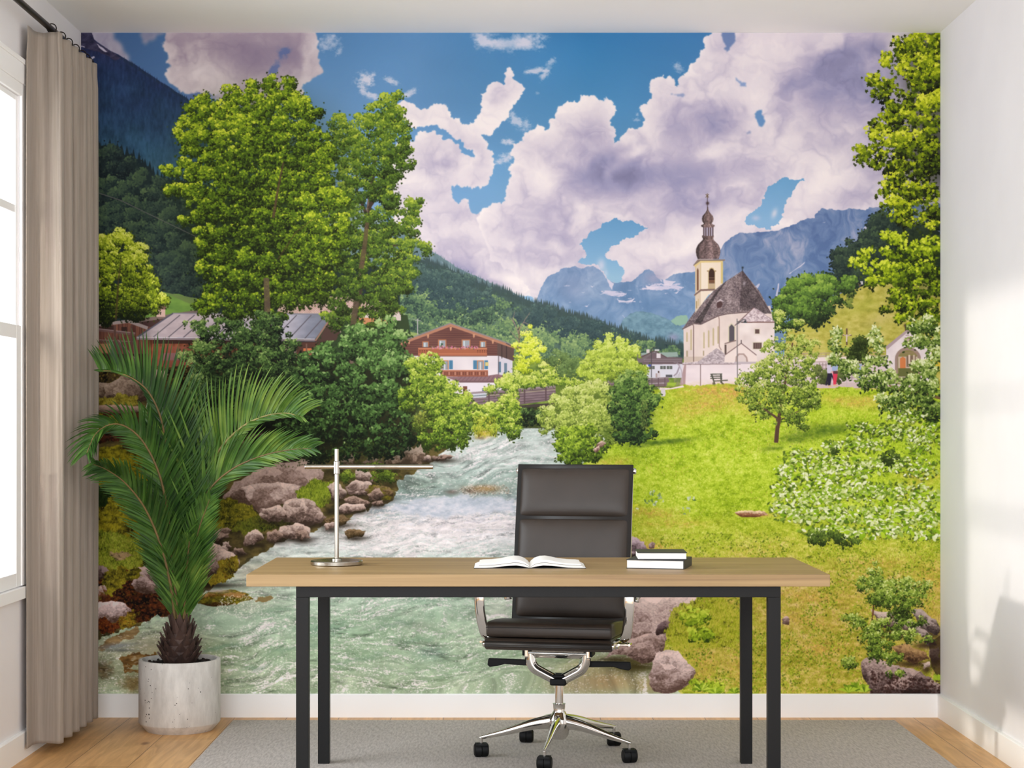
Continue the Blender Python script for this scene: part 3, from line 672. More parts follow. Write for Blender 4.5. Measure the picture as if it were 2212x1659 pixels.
# distant houses by the bridge
fill([(1376, 762), (1398, 764), (1412, 757), (1440, 770), (1474, 772), (1474, 783), (1376, 783)], (112, 100, 104)); rect(1394, 786, 1474, 816, (208, 206, 218))
fill([(1386, 783), (1414, 758), (1440, 772), (1472, 772), (1474, 786), (1388, 787)], (104, 88, 94)); fill([(1382, 762), (1463, 760), (1465, 770), (1440, 771), (1414, 760), (1384, 768)], (140, 160, 154))
rect(1396, 754, 1403, 762, (206, 196, 198)); line([(1386, 771), (1414, 757), (1440, 772)], 2, (84, 66, 66)); rect(1418, 763, 1427, 773, (214, 206, 212))
for y in (776, 780): line([(1390, y), (1472, y)], 1, (150, 138, 144))
for x in (1402, 1426, 1440): rect(x, 790, x + 12, 797, (92, 96, 92)); line([(x + 6, 790), (x + 6, 797)], 1, (200, 200, 205))
line([(1407, 752), (1407, 815)], 1.5, (70, 66, 70)); line([(1407, 756), (1412, 749), (1420, 750)], 1.2, (60, 56, 60)); rect(1414, 754, 1424, 758, (190, 190, 190)); rect(1400, 787, 1406, 791, (60, 80, 170))
rect(1438, 809, 1452, 815, (84, 84, 90)); rect(1421, 804, 1426, 815, (200, 190, 196)); rect(1416, 806, 1420, 815, (170, 150, 150)); rect(1421, 801, 1424, 805, (70, 50, 46))
# ================= church
WALL = mix([(-1, (206, 188, 184)), (1, (228, 212, 206))], .8 * fbm(24, 40, 4, 230))
WALLW = mix([(-1, (214, 198, 196)), (1, (232, 220, 218))], fbm(30, 24, 3, 231))
shing = mix([(-1, (76, 64, 70)), (-.2, (112, 98, 102)), (.4, (138, 122, 124)), (1, (176, 160, 162))], 1.15 * .6 * fbm(2.2, 1.6, 2, 232) + .45 * fbm(14, 20, 3, 233))
fill([(1476, 706), (1510, 690), (1550, 672), (1664, 660), (1669, 690), (1674, 784), (1477, 784)], WALL)
for x0, y0, x1, y1 in ((1482, 716, 1485.5, 738), (1491, 710, 1494.5, 756), (1519, 716, 1522, 752), (1529, 712, 1532.5, 750), (1539, 707, 1542.5, 746), (1549.5, 703, 1553, 742)):
    fill([(x0, y1), (x0, y0 + 3), ((x0 + x1) / 2, y0), (x1, y0 + 3), (x1, y1)], (188, 172, 138))
for x0, y0, x1, y1 in ((1482, 757, 1486, 770), (1518, 757, 1521, 768)): rect(x0, y0, x1, y1, (170, 154, 130))
rect(1476, 770, 1520, 784, (176, 156, 138), .5)
line([(1494, 695), (1498, 704), (1498, 784)], 2, (122, 100, 96)); line([(1552, 682), (1553.5, 690), (1553.5, 748), (1558, 756)], 1.8, (150, 124, 118))
fill([(1573, 740), (1573, 705), (1580, 697), (1588, 705), (1588, 740)], (206, 196, 168)); fill([(1575, 738), (1575, 706), (1580, 700), (1586, 706), (1586, 738)], (84, 78, 86))
fill([(1565, 741), (1590, 734), (1590, 783), (1565, 783)], (214, 196, 190)); line([(1565, 742), (1590, 735)], 2, (122, 100, 96)); rect(1565, 744, 1569, 770, (92, 76, 72))
# main roof
fill([(1473, 711), (1501, 672), (1544, 625), (1570, 606), (1603.6, 584), (1640, 628), (1666, 676), (1650, 678), (1617, 672), (1570, 676), (1551, 681), (1514, 699), (1498, 697)], shing)
fill([(1603.6, 584), (1625, 612), (1647, 646), (1666, 677), (1640, 676), (1617, 671), (1597, 668)], shing * F32(.74))
fill([(1570, 605), (1558, 617), (1547, 630), (1532, 650), (1517, 672), (1499, 697), (1514, 699), (1526, 676), (1545, 640), (1558, 622)], shing * F32(.58))
for i in range(16): line([(1603.6, 586), (1576 + i * 5.6, 674)], .8, (70, 56, 62), .25)
line([(1473, 711), (1498, 698.5), (1514, 700), (1551, 682), (1570, 677.5), (1617, 673.5)], 2.2, (98, 80, 82)); line([(1603.6, 584), (1666, 677)], 1.2, (70, 56, 62)); line([(1603.6, 586), (1603.6, 576)], 1.6, (46, 56, 60)); dab(1603.6, 577, 2.5, 2.5, (40, 50, 56), 1)
fill([(1548, 655), (1556, 648), (1561, 656), (1557, 664), (1549, 665)], (76, 54, 54)); fill([(1546, 653), (1556, 645), (1565, 652), (1556, 650)], (190, 176, 180)); dab(1607, 611, 3, 5, (200, 190, 200), .6)
# annex with hipped roof
fill([(1597, 694), (1673, 694), (1673, 784), (1597, 784)], WALLW); fill([(1587, 703), (1628, 664), (1637, 668), (1673, 693), (1673, 696), (1601, 695), (1594, 702)], mix([(-1, (160, 140, 146)), (0, (200, 182, 188)), (1, (226, 212, 216))], 1.2 * fbm(2.5, 2, 2, 235)))
line([(1601, 696), (1673, 695.5)], 2, (110, 78, 74)); line([(1587, 703), (1628, 664)], 1.8, (118, 92, 92)); line([(1628, 664), (1673, 694)], 1, (150, 130, 136))
for x0, y0, x1, y1 in ((1631, 711, 1640, 720), (1627, 740, 1645, 753)):
    rect(x0 - 1.5, y0 - 1.5, x1 + 1.5, y1 + 1.5, (206, 194, 176)); rect(x0, y0, x1, y1, (92, 72, 68))
for x in (1632, 1637, 1641): line([(x, 741), (x, 752)], .8, (150, 130, 126))
# tower
fill([(1501.5, 570), (1513, 560), (1561, 563), (1561, 612), (1544, 626), (1534, 632), (1501.5, 676)], mix([(1501, (214, 196, 176)), (1512, (206, 186, 166)), (1514, (230, 216, 200)), (1561, (226, 208, 190))], XX))
rect(1557, 563, 1561.5, 612, (206, 184, 120)); line([(1513.5, 562), (1513.5, 626)], 1.6, (196, 172, 130)); rect(1502, 572, 1504, 640, (200, 178, 140))
fill([(1529.5, 624), (1529.5, 586), (1533, 579), (1537, 577.5), (1541, 579), (1544.5, 586), (1544.5, 624)], (190, 168, 118)); fill([(1531, 604), (1531, 587), (1534, 581), (1537, 579.5), (1540, 581), (1543.5, 587), (1543.5, 604)], (58, 38, 32)); rect(1531, 604, 1543.5, 610, (112, 76, 56)); rect(1531, 610, 1543.5, 622, (186, 162, 132)); line([(1531, 600), (1543, 600)], 1, (150, 120, 96)); line([(1531, 611), (1543.5, 611)], 1.4, (74, 54, 46))
fill([(1505, 628), (1505, 583), (1507, 578), (1509, 583), (1509, 626)], (112, 78, 60)); rect(1527, 584, 1531, 586, (150, 120, 80)); rect(1543, 584, 1547, 586, (150, 120, 80))
fill([(1499, 636), (1513, 624.5), (1544, 623), (1544, 627), (1514, 628.5), (1500, 639)], (122, 98, 92)); rect(1503.5, 650, 1505.5, 666, (150, 126, 80)); rect(1507.5, 645, 1509, 660, (190, 166, 120))
fill([(1497, 572.5), (1507, 560), (1566, 560), (1566, 562), (1561, 564), (1513, 564), (1499, 574)], (130, 112, 102)); fill([(1499, 573), (1513, 563), (1561, 563), (1561, 566), (1513, 567), (1501, 577)], (214, 190, 130))
def lathe_shape(cx, prof, col, seed):
    L = [(cx - w, y) for w, y in prof]; Rr = [(cx + w, y) for w, y in prof[::-1]]
    m = poly(L + Rr); s = bb(m, 1); h = np.interp(YY[s][:, 0], [p[1] for p in prof], [p[0] for p in prof])[:, None]
    u = np.clip((XX[s] - cx) / np.maximum(h, 1), -1, 1)
    t = .05 - .55 * u ** 2 + .28 * u + .35 * fbm(2.5, 2.5, 2, seed, shape=u.shape) + .2 * np.sin(np.arcsin(u) * 7)
    c = mix([(-.8, np.array(col) * .50), (0, col), (.5, np.minimum(np.array(col) * 1.35, 210))], t)
    CAN[s] = CAN[s] * (1 - m[s][..., None]) + c * m[s][..., None]
lathe_shape(1529.5, [(8, 509), (11, 514), (12, 518), (22, 528), (26, 537), (26.5, 544), (25, 552), (22.5, 559)], (116, 96, 96), 240)
lathe_shape(1529, [(12.5, 508), (12.5, 512), (9, 517)], (104, 84, 82), 241)
rect(1518.5, 489, 1540.5, 509, (176, 170, 190)); 
for x in (1519, 1523.5, 1529, 1533.5, 1538.5): rect(x - .2, 488, x + 2.4, 509, (84, 66, 70))
lathe_shape(1529, [(7, 480), (10, 484), (15, 486), (14, 489), (10, 491)], (124, 102, 100), 242)
lathe_shape(1528.5, [(.8, 446), (1.6, 453), (5, 459), (11, 466), (12.6, 472), (11.5, 478), (7.5, 483)], (112, 92, 90), 243)
line([(1527.8, 422), (1528, 455)], 1.3, (66, 50, 50)); dab(1527.7, 438, 3.6, 3.6, (62, 46, 46), 1.0); dab(1527.7, 438, 2.6, 2.6, (62, 46, 46), 1.0); line([(1524, 419), (1531, 426)], 1.2, (96, 76, 50)); line([(1531, 419), (1524, 426)], 1.2, (96, 76, 50)); line([(1527.7, 417), (1527.7, 428)], 1.2, (96, 76, 50))
# forecourt wall and low buildings
fill([(1474, 784), (1508, 780), (1760, 783), (1760, 836), (1474, 834)], mix([(-1, (214, 198, 204)), (1, (230, 216, 220))], fbm(50, 20, 3, 244)))
fill([(1468, 830), (1478, 788), (1482, 786), (1480, 834)], (170, 142, 144))
fill([(1474, 783), (1506, 782), (1547, 752), (1556, 756), (1586, 783), (1586, 786), (1474, 787)], mix([(-1, (150, 136, 142)), (1, (208, 194, 200))], 1.1 * fbm(3, 2, 2, 245)))
line([(1474, 787), (1600, 786)], 1.3, (130, 110, 112))
fill([(1564, 783), (1566, 766), (1601, 741), (1634, 766), (1636, 783)], (228, 212, 208)); line([(1565, 767), (1601, 741), (1634, 767)], 2, (128, 104, 104)); fill([(1588, 783), (1589, 770), (1595, 763), (1607, 763), (1614, 771), (1616, 783)], (170, 146, 140)); fill([(1591, 783), (1592, 772), (1597, 766), (1605, 766), (1611, 773), (1612, 783)], (214, 198, 196)); line([(1601, 734), (1601, 742)], 1.6, (60, 46, 50))
rect(1586, 781, 1760, 786, (186, 172, 180)); rect(1620, 806, 1640, 818, (120, 110, 96))
for y in (808, 812): line([(1620, y), (1640, y)], 1, (70, 60, 56))
line([(1592, 688), (1593, 840)], 2, (116, 110, 112)); line([(1592, 700), (1606, 689), (1610, 690), (1612, 696)], 1.4, (66, 70, 72)); line([(1592, 694), (1608, 696)], 1.2, (70, 74, 76)); fill([(1605, 697), (1609, 691), (1614, 697)], (56, 60, 64))
line([(1513, 786), (1513, 833)], 1.6, (120, 100, 100))
# railing at the steps
for i in range(5): line([(1456 + i * 3, 816 - i * 3), (1458 + i * 3, 832)], 1, (150, 136, 140))
line([(1455, 812), (1462, 806), (1468, 790), (1462, 783)], 3, (150, 138, 150)); line([(1474, 828), (1472, 800), (1466, 786)], 2, (176, 162, 172)); line([(1455, 782), (1468, 786)], 1.6, (130, 118, 124))
# bench
for y in (808, 812.5, 817): line([(1534, y), (1560, y - .5)], 2.2, (84, 86, 74))
line([(1537, 808), (1542, 824), (1545, 833)], 3, (70, 70, 62)); line([(1557, 808), (1558, 824), (1562, 833)], 3, (70, 70, 62)); line([(1540, 823), (1572, 821)], 2.6, (96, 96, 84)); line([(1556, 824), (1566, 832)], 2.5, (66, 66, 60)); line([(1540, 826), (1541, 833)], 2.5, (66, 66, 60))
# walls, fence and people on the right
rect(1672, 773, 1916, 835, (206, 188, 192)); rect(1672, 766, 1916, 775, (176, 160, 150), .6); fill([(1672, 772), (1916, 770), (1916, 779), (1672, 781)], (224, 206, 208)); line([(1672, 782), (1916, 780)], 1.4, (170, 144, 140))
line([(1732, 763), (1912, 761)], 2, (170, 150, 128)); 
for x in range(1736, 1912, 16): line([(x, 763), (x, 771)], 1.5, (150, 128, 108))
rect(1672, 826, 1990, 838, (196, 176, 176))
for x in (1770, 1777, 1784, 1824, 1832, 1840): line([(x, 783), (x, 822)], 1.1, (118, 96, 96))
for y in (788, 796, 806, 814): line([(1768, y), (1786, y)], 1, (118, 96, 96)); line([(1820, y + 2), (1846, y + 2)], 1, (118, 96, 96))
foliage([(1770, 808, 14, 18, .4), (1782, 820, 10, 12, .3), (1815, 812, 8, 16, .35)], [(50, 56, 34), (86, 98, 50), (124, 136, 70)], 246, (1.2, 2.5), .8, 6, 'oval')
for x in (1764, 1829, 1851, 1878): line([(x, 816), (x, 838)], 2, (186, 172, 172))
# crucifix
line([(1829, 709), (1829, 745)], 3, (92, 68, 60)); line([(1820, 724), (1840, 724)], 1.8, (112, 84, 74)); line([(1829, 722), (1828.5, 738)], 3, (206, 190, 184)); line([(1821, 722), (1829, 726), (1838, 722)], 1.5, (206, 188, 180))
# chapel
fill([(1914, 752), (1960, 712), (1968, 714), (2012, 746), (2012, 832), (1914, 832)], mix([(-1, (206, 192, 198)), (1, (224, 212, 214))], fbm(20, 20, 3, 247)))
fill([(1912, 749), (1958, 712), (1966, 712), (1916, 755)], (166, 146, 152)); line([(1960, 713), (2012, 746)], 2.4, (150, 130, 134)); line([(1955, 704), (1956, 714)], 2, (74, 50, 52)); dab(1955, 702, 3.6, 3.6, (70, 48, 50), 1)
def arch(cx, hw, y0, y1, col):
    a = np.linspace(np.pi, 2 * np.pi, 14); fill([(cx - hw, y1)] + [(cx + hw * np.cos(t), y0 + hw + hw * .92 * np.sin(t)) for t in a] + [(cx + hw, y1)], col)
arch(1961, 28, 747, 830, (150, 126, 116)); arch(1961, 22, 754, 830, (132, 122, 78)); rect(1940, 770, 1982, 795, (186, 166, 150)); fill([(1944, 795), (1944, 774), (1950, 770), (1956, 774), (1956, 795)], (196, 118, 70)); rect(1958, 768, 1978, 792, (120, 100, 84)); rect(1962, 766, 1966, 790, (206, 186, 170)); rect(1972, 766, 1976, 790, (190, 170, 150)); rect(1941, 795, 1981, 826, (96, 98, 54)); line([(1940, 762), (1982, 762)], 1.5, (150, 120, 100))
rect(1954, 729, 1967, 745, (118, 88, 84)); rect(1956.5, 731.5, 1964.5, 742.5, (186, 160, 160)); rect(1956, 723, 1964, 725, (170, 150, 150))
line([(1937, 826), (1990, 826)], 2, (190, 170, 170)); line([(1940, 814), (1975, 814)], 2, (186, 166, 160)); line([(1972, 814), (1972, 834)], 2, (170, 150, 148))
fill([(1982, 789), (1990, 778), (2010, 774), (2031, 778), (2031, 790)], (206, 176, 60)); line([(1996, 788), (1996, 830)], 2, (190, 180, 180)); dab(1998, 801, 5, 3, (110, 90, 160), .8)
# people
def person(x, y0, top, pants, hair, w=8, h=60):
    rect(x - 3, y0, x + 3.5, y0 + 7, hair); rect(x - 2, y0 + 4, x + 2.5, y0 + 9, (206, 160, 140))
    fill([(x - w * .6, y0 + 10), (x + w * .6, y0 + 10), (x + w * .8, y0 + 26), (x + w * .5, y0 + 31), (x - w * .6, y0 + 31), (x - w * .8, y0 + 24)], top)
    line([(x + w * .7, y0 + 13), (x + w * .8, y0 + 25), (x + 1, y0 + 31)], 2, (206, 160, 140))
    fill([(x - w * .6, y0 + 30), (x + w * .6, y0 + 30), (x + w * .5, y0 + 42), (x + w * .15, y0 + h - 3), (x - w * .45, y0 + h - 3)], pants)
    rect(x - w * .4, y0 + h - 4, x + w * .5, y0 + h, (206, 170, 140))
person(1792, 776, (196, 186, 208), (40, 34, 52), (150, 96, 80), 8, 60)
line([(1790, 806), (1784, 832)], 3.5, (40, 34, 52)); line([(1795, 806), (1802, 824)], 3, (40, 34, 52))
person(1804, 772, (150, 166, 200), (206, 58, 84), (186, 70, 50), 9, 62); rect(1800, 801, 1809, 807, (84, 56, 60))
person(1858, 776, (150, 160, 190), (62, 82, 120), (110, 90, 84), 7, 60)

# ================= footbridge
fill([(1007, 848), (1110, 840), (1232, 830), (1340, 821), (1340, 850), (1232, 858), (1110, 876), (1010, 872)], mix([(-1, (92, 74, 80)), (1, (136, 116, 122))], .7 * np.sin(YY * 1.15 + XX * .09) + .6 * fbm(20, 3, 3, 250)))
fill([(1060, 874), (1110, 876), (1220, 868), (1220, 884), (1100, 884), (1060, 880)], (62, 54, 50))
line([(1007, 849), (1110, 841), (1232, 831), (1340, 821)], 3, (150, 134, 140)); line([(1012, 858), (1230, 838)], 1.6, (182, 176, 130), .6)
fill([(1012, 851), (1052, 848), (1050, 858), (1012, 860)], (206, 210, 220), .9); line([(1012, 856), (1052, 853)], 2.2, (110, 120, 126))
for x, y in ((1012, 848), (1056, 845), (1104, 841), (1133, 841), (1179, 836), (1230, 832), (1290, 827)): line([(x, y), (x, y + 30)], 3, (84, 66, 70))
fill([(1398, 817), (1442, 815), (1446, 822), (1436, 838), (1402, 838)], (116, 98, 104)); line([(1396, 819), (1444, 815)], 3, (140, 124, 130)); line([(1402, 828), (1438, 827)], 1.5, (186, 176, 186)); line([(1402, 834), (1438, 834)], 1.2, (80, 66, 72))
for x in (1408, 1422, 1436): line([(x, 816), (x, 836)], 2, (96, 78, 84))
fill([(500, 780), (880, 780), (930, 900), (1010, 945), (980, 960), (700, 1000), (500, 950)], (34, 36, 20)); fill([(1200, 830), (1480, 836), (1300, 1000), (1200, 990)], (90, 110, 40)); fill([(1600, 760), (2040, 760), (2040, 860), (1600, 850)], (196, 178, 150), 0)
# ================= river
fill([(160, 800), (560, 790), (900, 900), (1000, 950), (1200, 1510), (160, 1510)], (66, 60, 36))
RIV = [(1110, 922), (1300, 922), (1330, 990), (1330, 1010), (1400, 1060), (1400, 1290), (1400, 1420), (1440, 1430), (1480, 1510), (160, 1510), (160, 1360), (300, 1330), (420, 1290), (520, 1225), (590, 1160), (690, 1130), (750, 1100), (830, 1068), (840, 1030), (910, 985), (980, 950), (1022, 930)]
ycol = mix([(925, (170, 182, 176)), (960, (196, 204, 200)), (1010, (178, 192, 186)), (1045, (150, 168, 160)), (1072, (134, 152, 152)), (1092, (176, 188, 198)), (1130, (206, 204, 210)), (1170, (200, 204, 204)), (1210, (184, 198, 190)), (1290, (164, 186, 166)), (1380, (154, 176, 148)), (1500, (148, 164, 136))], YY)
band = fbm(90, 14, 4, 301, .55)
band2 = fbm(34, 6.5, 5, 302, .6)
wdy = 30 * fbm(230, 150, 4, 350, .5) + (XX - 800) * .10; wdx = 20 * fbm(120, 80, 3, 351)
band = gather(band, wdx, wdy); band2 = gather(band2, wdx, wdy)
W = ycol + (band * 16 + band2 * 20)[..., None] * np.array((1.1, .95, 1.0), F32)
for x, y, rx, ry, c, a in ((330, 1400, 170, 46, (158, 148, 122), .8), (560, 1240, 70, 30, (186, 176, 160), .8), (280, 1460, 90, 40, (132, 132, 104), .7), (520, 1300, 90, 26, (176, 180, 158), .5), (740, 1140, 90, 26, (140, 150, 138), .7), (860, 1120, 60, 16, (150, 166, 166), .5), (900, 1050, 60, 22, (126, 144, 132), .75), (1010, 1068, 70, 12, (120, 134, 124), .6),
                           (1000, 1130, 130, 34, (214, 206, 214), .7), (820, 1175, 70, 30, (208, 204, 206), .6), (930, 1190, 110, 26, (208, 210, 208), .55), (640, 1420, 110, 30, (146, 172, 140), .5), (560, 1360, 110, 40, (156, 178, 158), .5), (780, 1380, 160, 50, (146, 172, 142), .45), (950, 1440, 130, 30, (152, 178, 150), .4), (960, 1240, 130, 40, (160, 190, 184), .4), (1080, 1330, 50, 60, (198, 200, 188), .6),
                           (1310, 1470, 90, 34, (160, 132, 92), .85), (1230, 1480, 60, 22, (168, 150, 118), .7), (1370, 1430, 50, 22, (92, 84, 44), .85), (1290, 1420, 60, 18, (152, 152, 120), .6), (1180, 1440, 60, 40, (156, 166, 134), .5), (1260, 1440, 50, 18, (176, 160, 116), .6), (1400, 1480, 40, 20, (172, 152, 104), .8), (700, 1360, 60, 14, (120, 156, 132), .6), (480, 1400, 60, 16, (118, 140, 104), .6), (900, 1350, 50, 10, (140, 150, 134), .6), (930, 1410, 40, 18, (120, 146, 134), .6)):
    b = (blob(x, y, rx, ry) * a)[..., None]; W = W * (1 - b) + np.array(c, F32) * b
# dark hollows and pale crests
q = gather(fbm(30, 6, 5, 304, .62) + .5 * fbm(90, 20, 3, 305), wdx, wdy)
W *= (1 - .34 * np.clip(q - .16, 0, 1))[..., None]
foamz = .40 * np.clip(1 - np.abs(YY - 1130) / 75., 0, 1) * (XX > 730) + .30 * blob(1000, 1150, 230, 60) + .25 * blob(850, 1180, 90, 40) + .26 * np.clip(1 - np.abs(YY - 960) / 40., 0, 1) + .18 * blob(1040, 1000, 90, 30) + .20 * blob(560, 1430, 90, 60) + .28 * blob(560, 1340, 60, 40) + .16 * blob(760, 1330, 130, 40) + .18 * blob(700, 1460, 150, 30) + .22 * blob(920, 1480, 60, 18) + .22 * blob(590, 1480, 50, 16, -15) + .26 * blob(1090, 1320, 60, 50) + .2 * blob(960, 1290, 120, 30) + .12 * blob(860, 1400, 200, 80) - .20 * blob(330, 1390, 160, 60) - .2 * blob(1300, 1460, 120, 40)
fq = gather(fbm(34, 5.5, 6, 306, .70), wdx, wdy) + .42 * fbm(3.0, 1.9, 2, 307) + foamz * 1.5
fm = np.clip((fq - .42) * 2.2, 0, 1)[..., None]
W = W * (1 - fm * .82) + np.array((226, 218, 220), F32) * fm * .82
sh = gather(fbm(16, 6, 5, 308, .65), wdx, wdy)[..., None]
W *= 1 + .11 * sh
RM = warp(poly(RIV), 4, 20, 303); put(RM, W)
gl = RM * np.clip(.5 + 1.2 * fbm(60, 20, 4, 309) + foamz * 1.2, 0.06, 1) * np.clip((YY - 900) / 200, .3, 1)
rs = RS(310)
scatter(gl, 13000, (1, 1.4), [(206, 202, 196), (236, 230, 228), (248, 244, 242)], 'blot', 311, .62)
scatter(gl, 2600, (1.5, 4), [(206, 206, 200), (238, 232, 230)], 'flat', 312, .6)
scatter(RM * (YY > 1060), 1500, (2, 6), [(104, 128, 108), (140, 160, 140)], 'flat', 313, .28)
# little fall and half drowned stones
for p in ([(870, 1090), (900, 1078), (960, 1072), (1010, 1070), (1060, 1072), (1110, 1080), (1110, 1100), (1030, 1112), (960, 1116), (880, 1112), (840, 1100)],):
    put(blur(warp(poly(p), 6, 12, 314), 2), mix([(-1, (160, 172, 188)), (0, (194, 198, 210)), (1, (224, 220, 228))], fbm(16, 7, 5, 315, .65)), .85)
dab(1040, 1056, 44, 9, (128, 104, 76), .85); dab(1050, 1054, 26, 6, (170, 140, 92), .8); dab(975, 1062, 14, 5, (104, 86, 80), .7); dab(1015, 1060, 10, 5, (84, 66, 54), .7)
scatter(poly([(995, 1050), (1090, 1046), (1105, 1066), (1000, 1068)]), 260, (1, 1.6), [(70, 54, 44), (190, 170, 150), (240, 236, 232)], 'blot', 316, .8)
for y0 in (958, 985, 1012): line([(1050, y0), (1170, y0 - 4)], 3, (226, 222, 222), .35)
for (x, y, l, a) in ((700, 1352, 60, .5), (860, 1345, 70, .5), (640, 1400, 60, .5), (600, 1318, 50, .35), (470, 1398, 50, .6), (780, 1420, 80, .35), (900, 1385, 50, .45), (1180, 1390, 50, .3), (560, 1442, 40, .4)):
    m = warp(blob(x, y, l, 6, -10, 1.3), 8, 24, int(x), 4); put(m, (104, 134, 110), a)

# ================= left bank
BK = [(160, 800), (560, 790), (760, 900), (930, 940), (1000, 950), (930, 1000), (860, 1040), (850, 1078), (760, 1112), (700, 1140), (600, 1170), (520, 1220), (430, 1290), (330, 1330), (300, 1350), (160, 1400)]
bc = mix([(-1, (34, 30, 16)), (-.3, (64, 56, 30)), (.3, (96, 84, 44)), (1, (120, 106, 60))], .9 * fbm(26, 14, 6, 320, .64))
put(warp(poly(BK), 6, 16, 321), bc)
def patch(pts, cols, seed, n, sz, kind='blade', base=None, amp=5, a=1.):
    m = warp(poly(rough(pts, 6, seed)), amp, 12, seed, 4)
    lo = np.array(base[0], float) * .45
    put(m, mix([(-1.1, lo), (-.5, base[0]), (.7, base[1])], 1.1 * fbm(8, 5, 4, seed + 1, .6) + .9 * fbm(34, 20, 3, seed + 4)), a)
    scatter(m, n, sz, cols, kind, seed + 2, .75)
MOSS = [(40, 40, 12), (92, 90, 20), (140, 132, 34), (180, 168, 66)]
GRAS = [(44, 58, 14), (104, 120, 26), (146, 160, 44), (178, 184, 70)]
patch([(205, 790), (420, 790), (440, 850), (330, 850), (300, 830), (205, 840)], [(30, 22, 12), (86, 74, 26), (160, 138, 60)], 322, 700, (1, 3), 'leaf', ((26, 20, 12), (72, 56, 30)))
rock([(205, 832), (230, 826), (262, 812), (320, 800), (356, 800), (360, 818), (330, 850), (300, 872), (230, 874), (205, 868)], 323, (158, 138, 122), (120, 100, 86), (56, 42, 32), 4, -.5)
patch([(205, 856), (240, 858), (262, 848), (300, 856), (296, 874), (205, 880)], MOSS, 324, 300, (1, 2.5), 'blade', ((96, 84, 24), (150, 138, 50)))
rock([(205, 876), (280, 876), (330, 884), (330, 896), (250, 890), (205, 890)], 325, (150, 124, 110), (120, 98, 88), (70, 52, 42), 2)
patch([(205, 892), (330, 890), (345, 930), (300, 950), (205, 960)], [(40, 18, 10), (84, 40, 22), (110, 64, 30)], 326, 300, (1, 3), 'blot', ((30, 16, 10), (74, 40, 24)))
patch([(205, 894), (240, 898), (262, 915), (240, 932), (205, 935)], MOSS, 327, 300, (1, 2.5), 'blade', ((96, 88, 18), (156, 144, 36)))
patch([(205, 970), (260, 960), (310, 985), (345, 1050), (350, 1150), (340, 1225), (205, 1240)], MOSS, 328, 2600, (1, 3), 'blade', ((86, 80, 14), (150, 140, 30)))
patch([(205, 1050), (235, 1055), (245, 1075), (232, 1090), (205, 1088)], [(16, 30, 10), (40, 62, 20)], 329, 200, (2, 4), 'leaf', ((18, 28, 8), (50, 66, 22)))
patch([(205, 1150), (260, 1150), (330, 1170), (345, 1190), (300, 1220), (250, 1230), (205, 1220)], GRAS, 330, 1500, (1.5, 4), 'blade', ((92, 98, 24), (140, 140, 50)))
patch([(235, 1190), (290, 1200), (255, 1212)], [(150, 120, 90), (176, 142, 112)], 331, 100, (1, 2), 'blot', ((140, 112, 86), (176, 146, 118)), 3, .8)
patch([(205, 1236), (330, 1235), (410, 1260), (420, 1300), (350, 1330), (300, 1345), (205, 1310)], [(24, 10, 4), (66, 28, 10), (110, 54, 22), (90, 80, 20)], 332, 1500, (1, 3), 'blot', ((20, 10, 6), (80, 40, 16)))
rock([(205, 1222), (222, 1220), (236, 1232), (230, 1250), (205, 1256)], 333, (128, 108, 108), (96, 78, 74), (36, 24, 20))
rock([(292, 1226), (318, 1221), (345, 1232), (365, 1250), (362, 1270), (330, 1282), (300, 1280), (284, 1262)], 334, (172, 150, 146), (132, 110, 106), (62, 44, 34))
patch([(225, 1240), (262, 1222), (300, 1228), (305, 1246), (262, 1262), (240, 1290), (225, 1270)], MOSS, 335, 500, (1, 3), 'blade', ((84, 76, 14), (140, 128, 30)))
rock([(205, 1268), (225, 1262), (232, 1285), (225, 1300), (205, 1296)], 336, (170, 150, 146), (120, 76, 52), (50, 22, 10), 3, .1)
rock([(190, 1310), (215, 1300), (240, 1297), (268, 1302), (285, 1316), (282, 1332), (250, 1344), (220, 1348), (190, 1356)], 337, (190, 168, 166), (150, 128, 126), (70, 50, 40), 2)
patch([(190, 1340), (225, 1332), (245, 1345), (262, 1340), (262, 1350), (240, 1366), (190, 1372)], [(36, 12, 4), (92, 40, 14), (140, 80, 24)], 338, 500, (1, 2.5), 'blot', ((40, 18, 8), (110, 54, 20)))
patch([(262, 1335), (288, 1312), (300, 1328), (295, 1345), (270, 1358)], MOSS, 339, 200, (1, 2), 'blot', ((90, 60, 16), (150, 116, 30)))
m = warp(poly([(210, 1398), (240, 1376), (290, 1356), (302, 1362), (285, 1380), (250, 1392), (214, 1408)]), 5, 14, 340); put(m, mix([(-1, (84, 60, 32)), (1, (150, 118, 74))], fbm(20, 5, 4, 341)), .85)
dab(250, 1395, 46, 7, (112, 116, 124), .7, -6); dab(262, 1404, 30, 4, (60, 64, 70), .6)
m = warp(poly([(255, 1420), (285, 1408), (340, 1412), (345, 1424), (300, 1432), (275, 1440), (330, 1452), (270, 1452), (262, 1432)]), 6, 12, 342); put(m, mix([(-1, (60, 38, 16)), (.3, (118, 82, 36)), (1, (166, 150, 120))], fbm(14, 4, 5, 343)), .9)
m = warp(blob(220, 1446, 24, 18, 20, 1.5), 8, 12, 344); put(m, mix([(-1, (40, 30, 18)), (1, (120, 100, 70))], fbm(12, 4, 4, 345)), .9)
m = warp(blob(290, 1478, 30, 22, 0, 1.5), 8, 12, 346); put(m, mix([(-1, (84, 66, 34)), (1, (140, 116, 70))], fbm(8, 6, 4, 347)), .8)
scatter(poly([(205, 1370), (460, 1370), (460, 1498), (205, 1498)]), 360, (1, 4), [(190, 186, 176), (240, 236, 230)], 'flat', 348, .55)
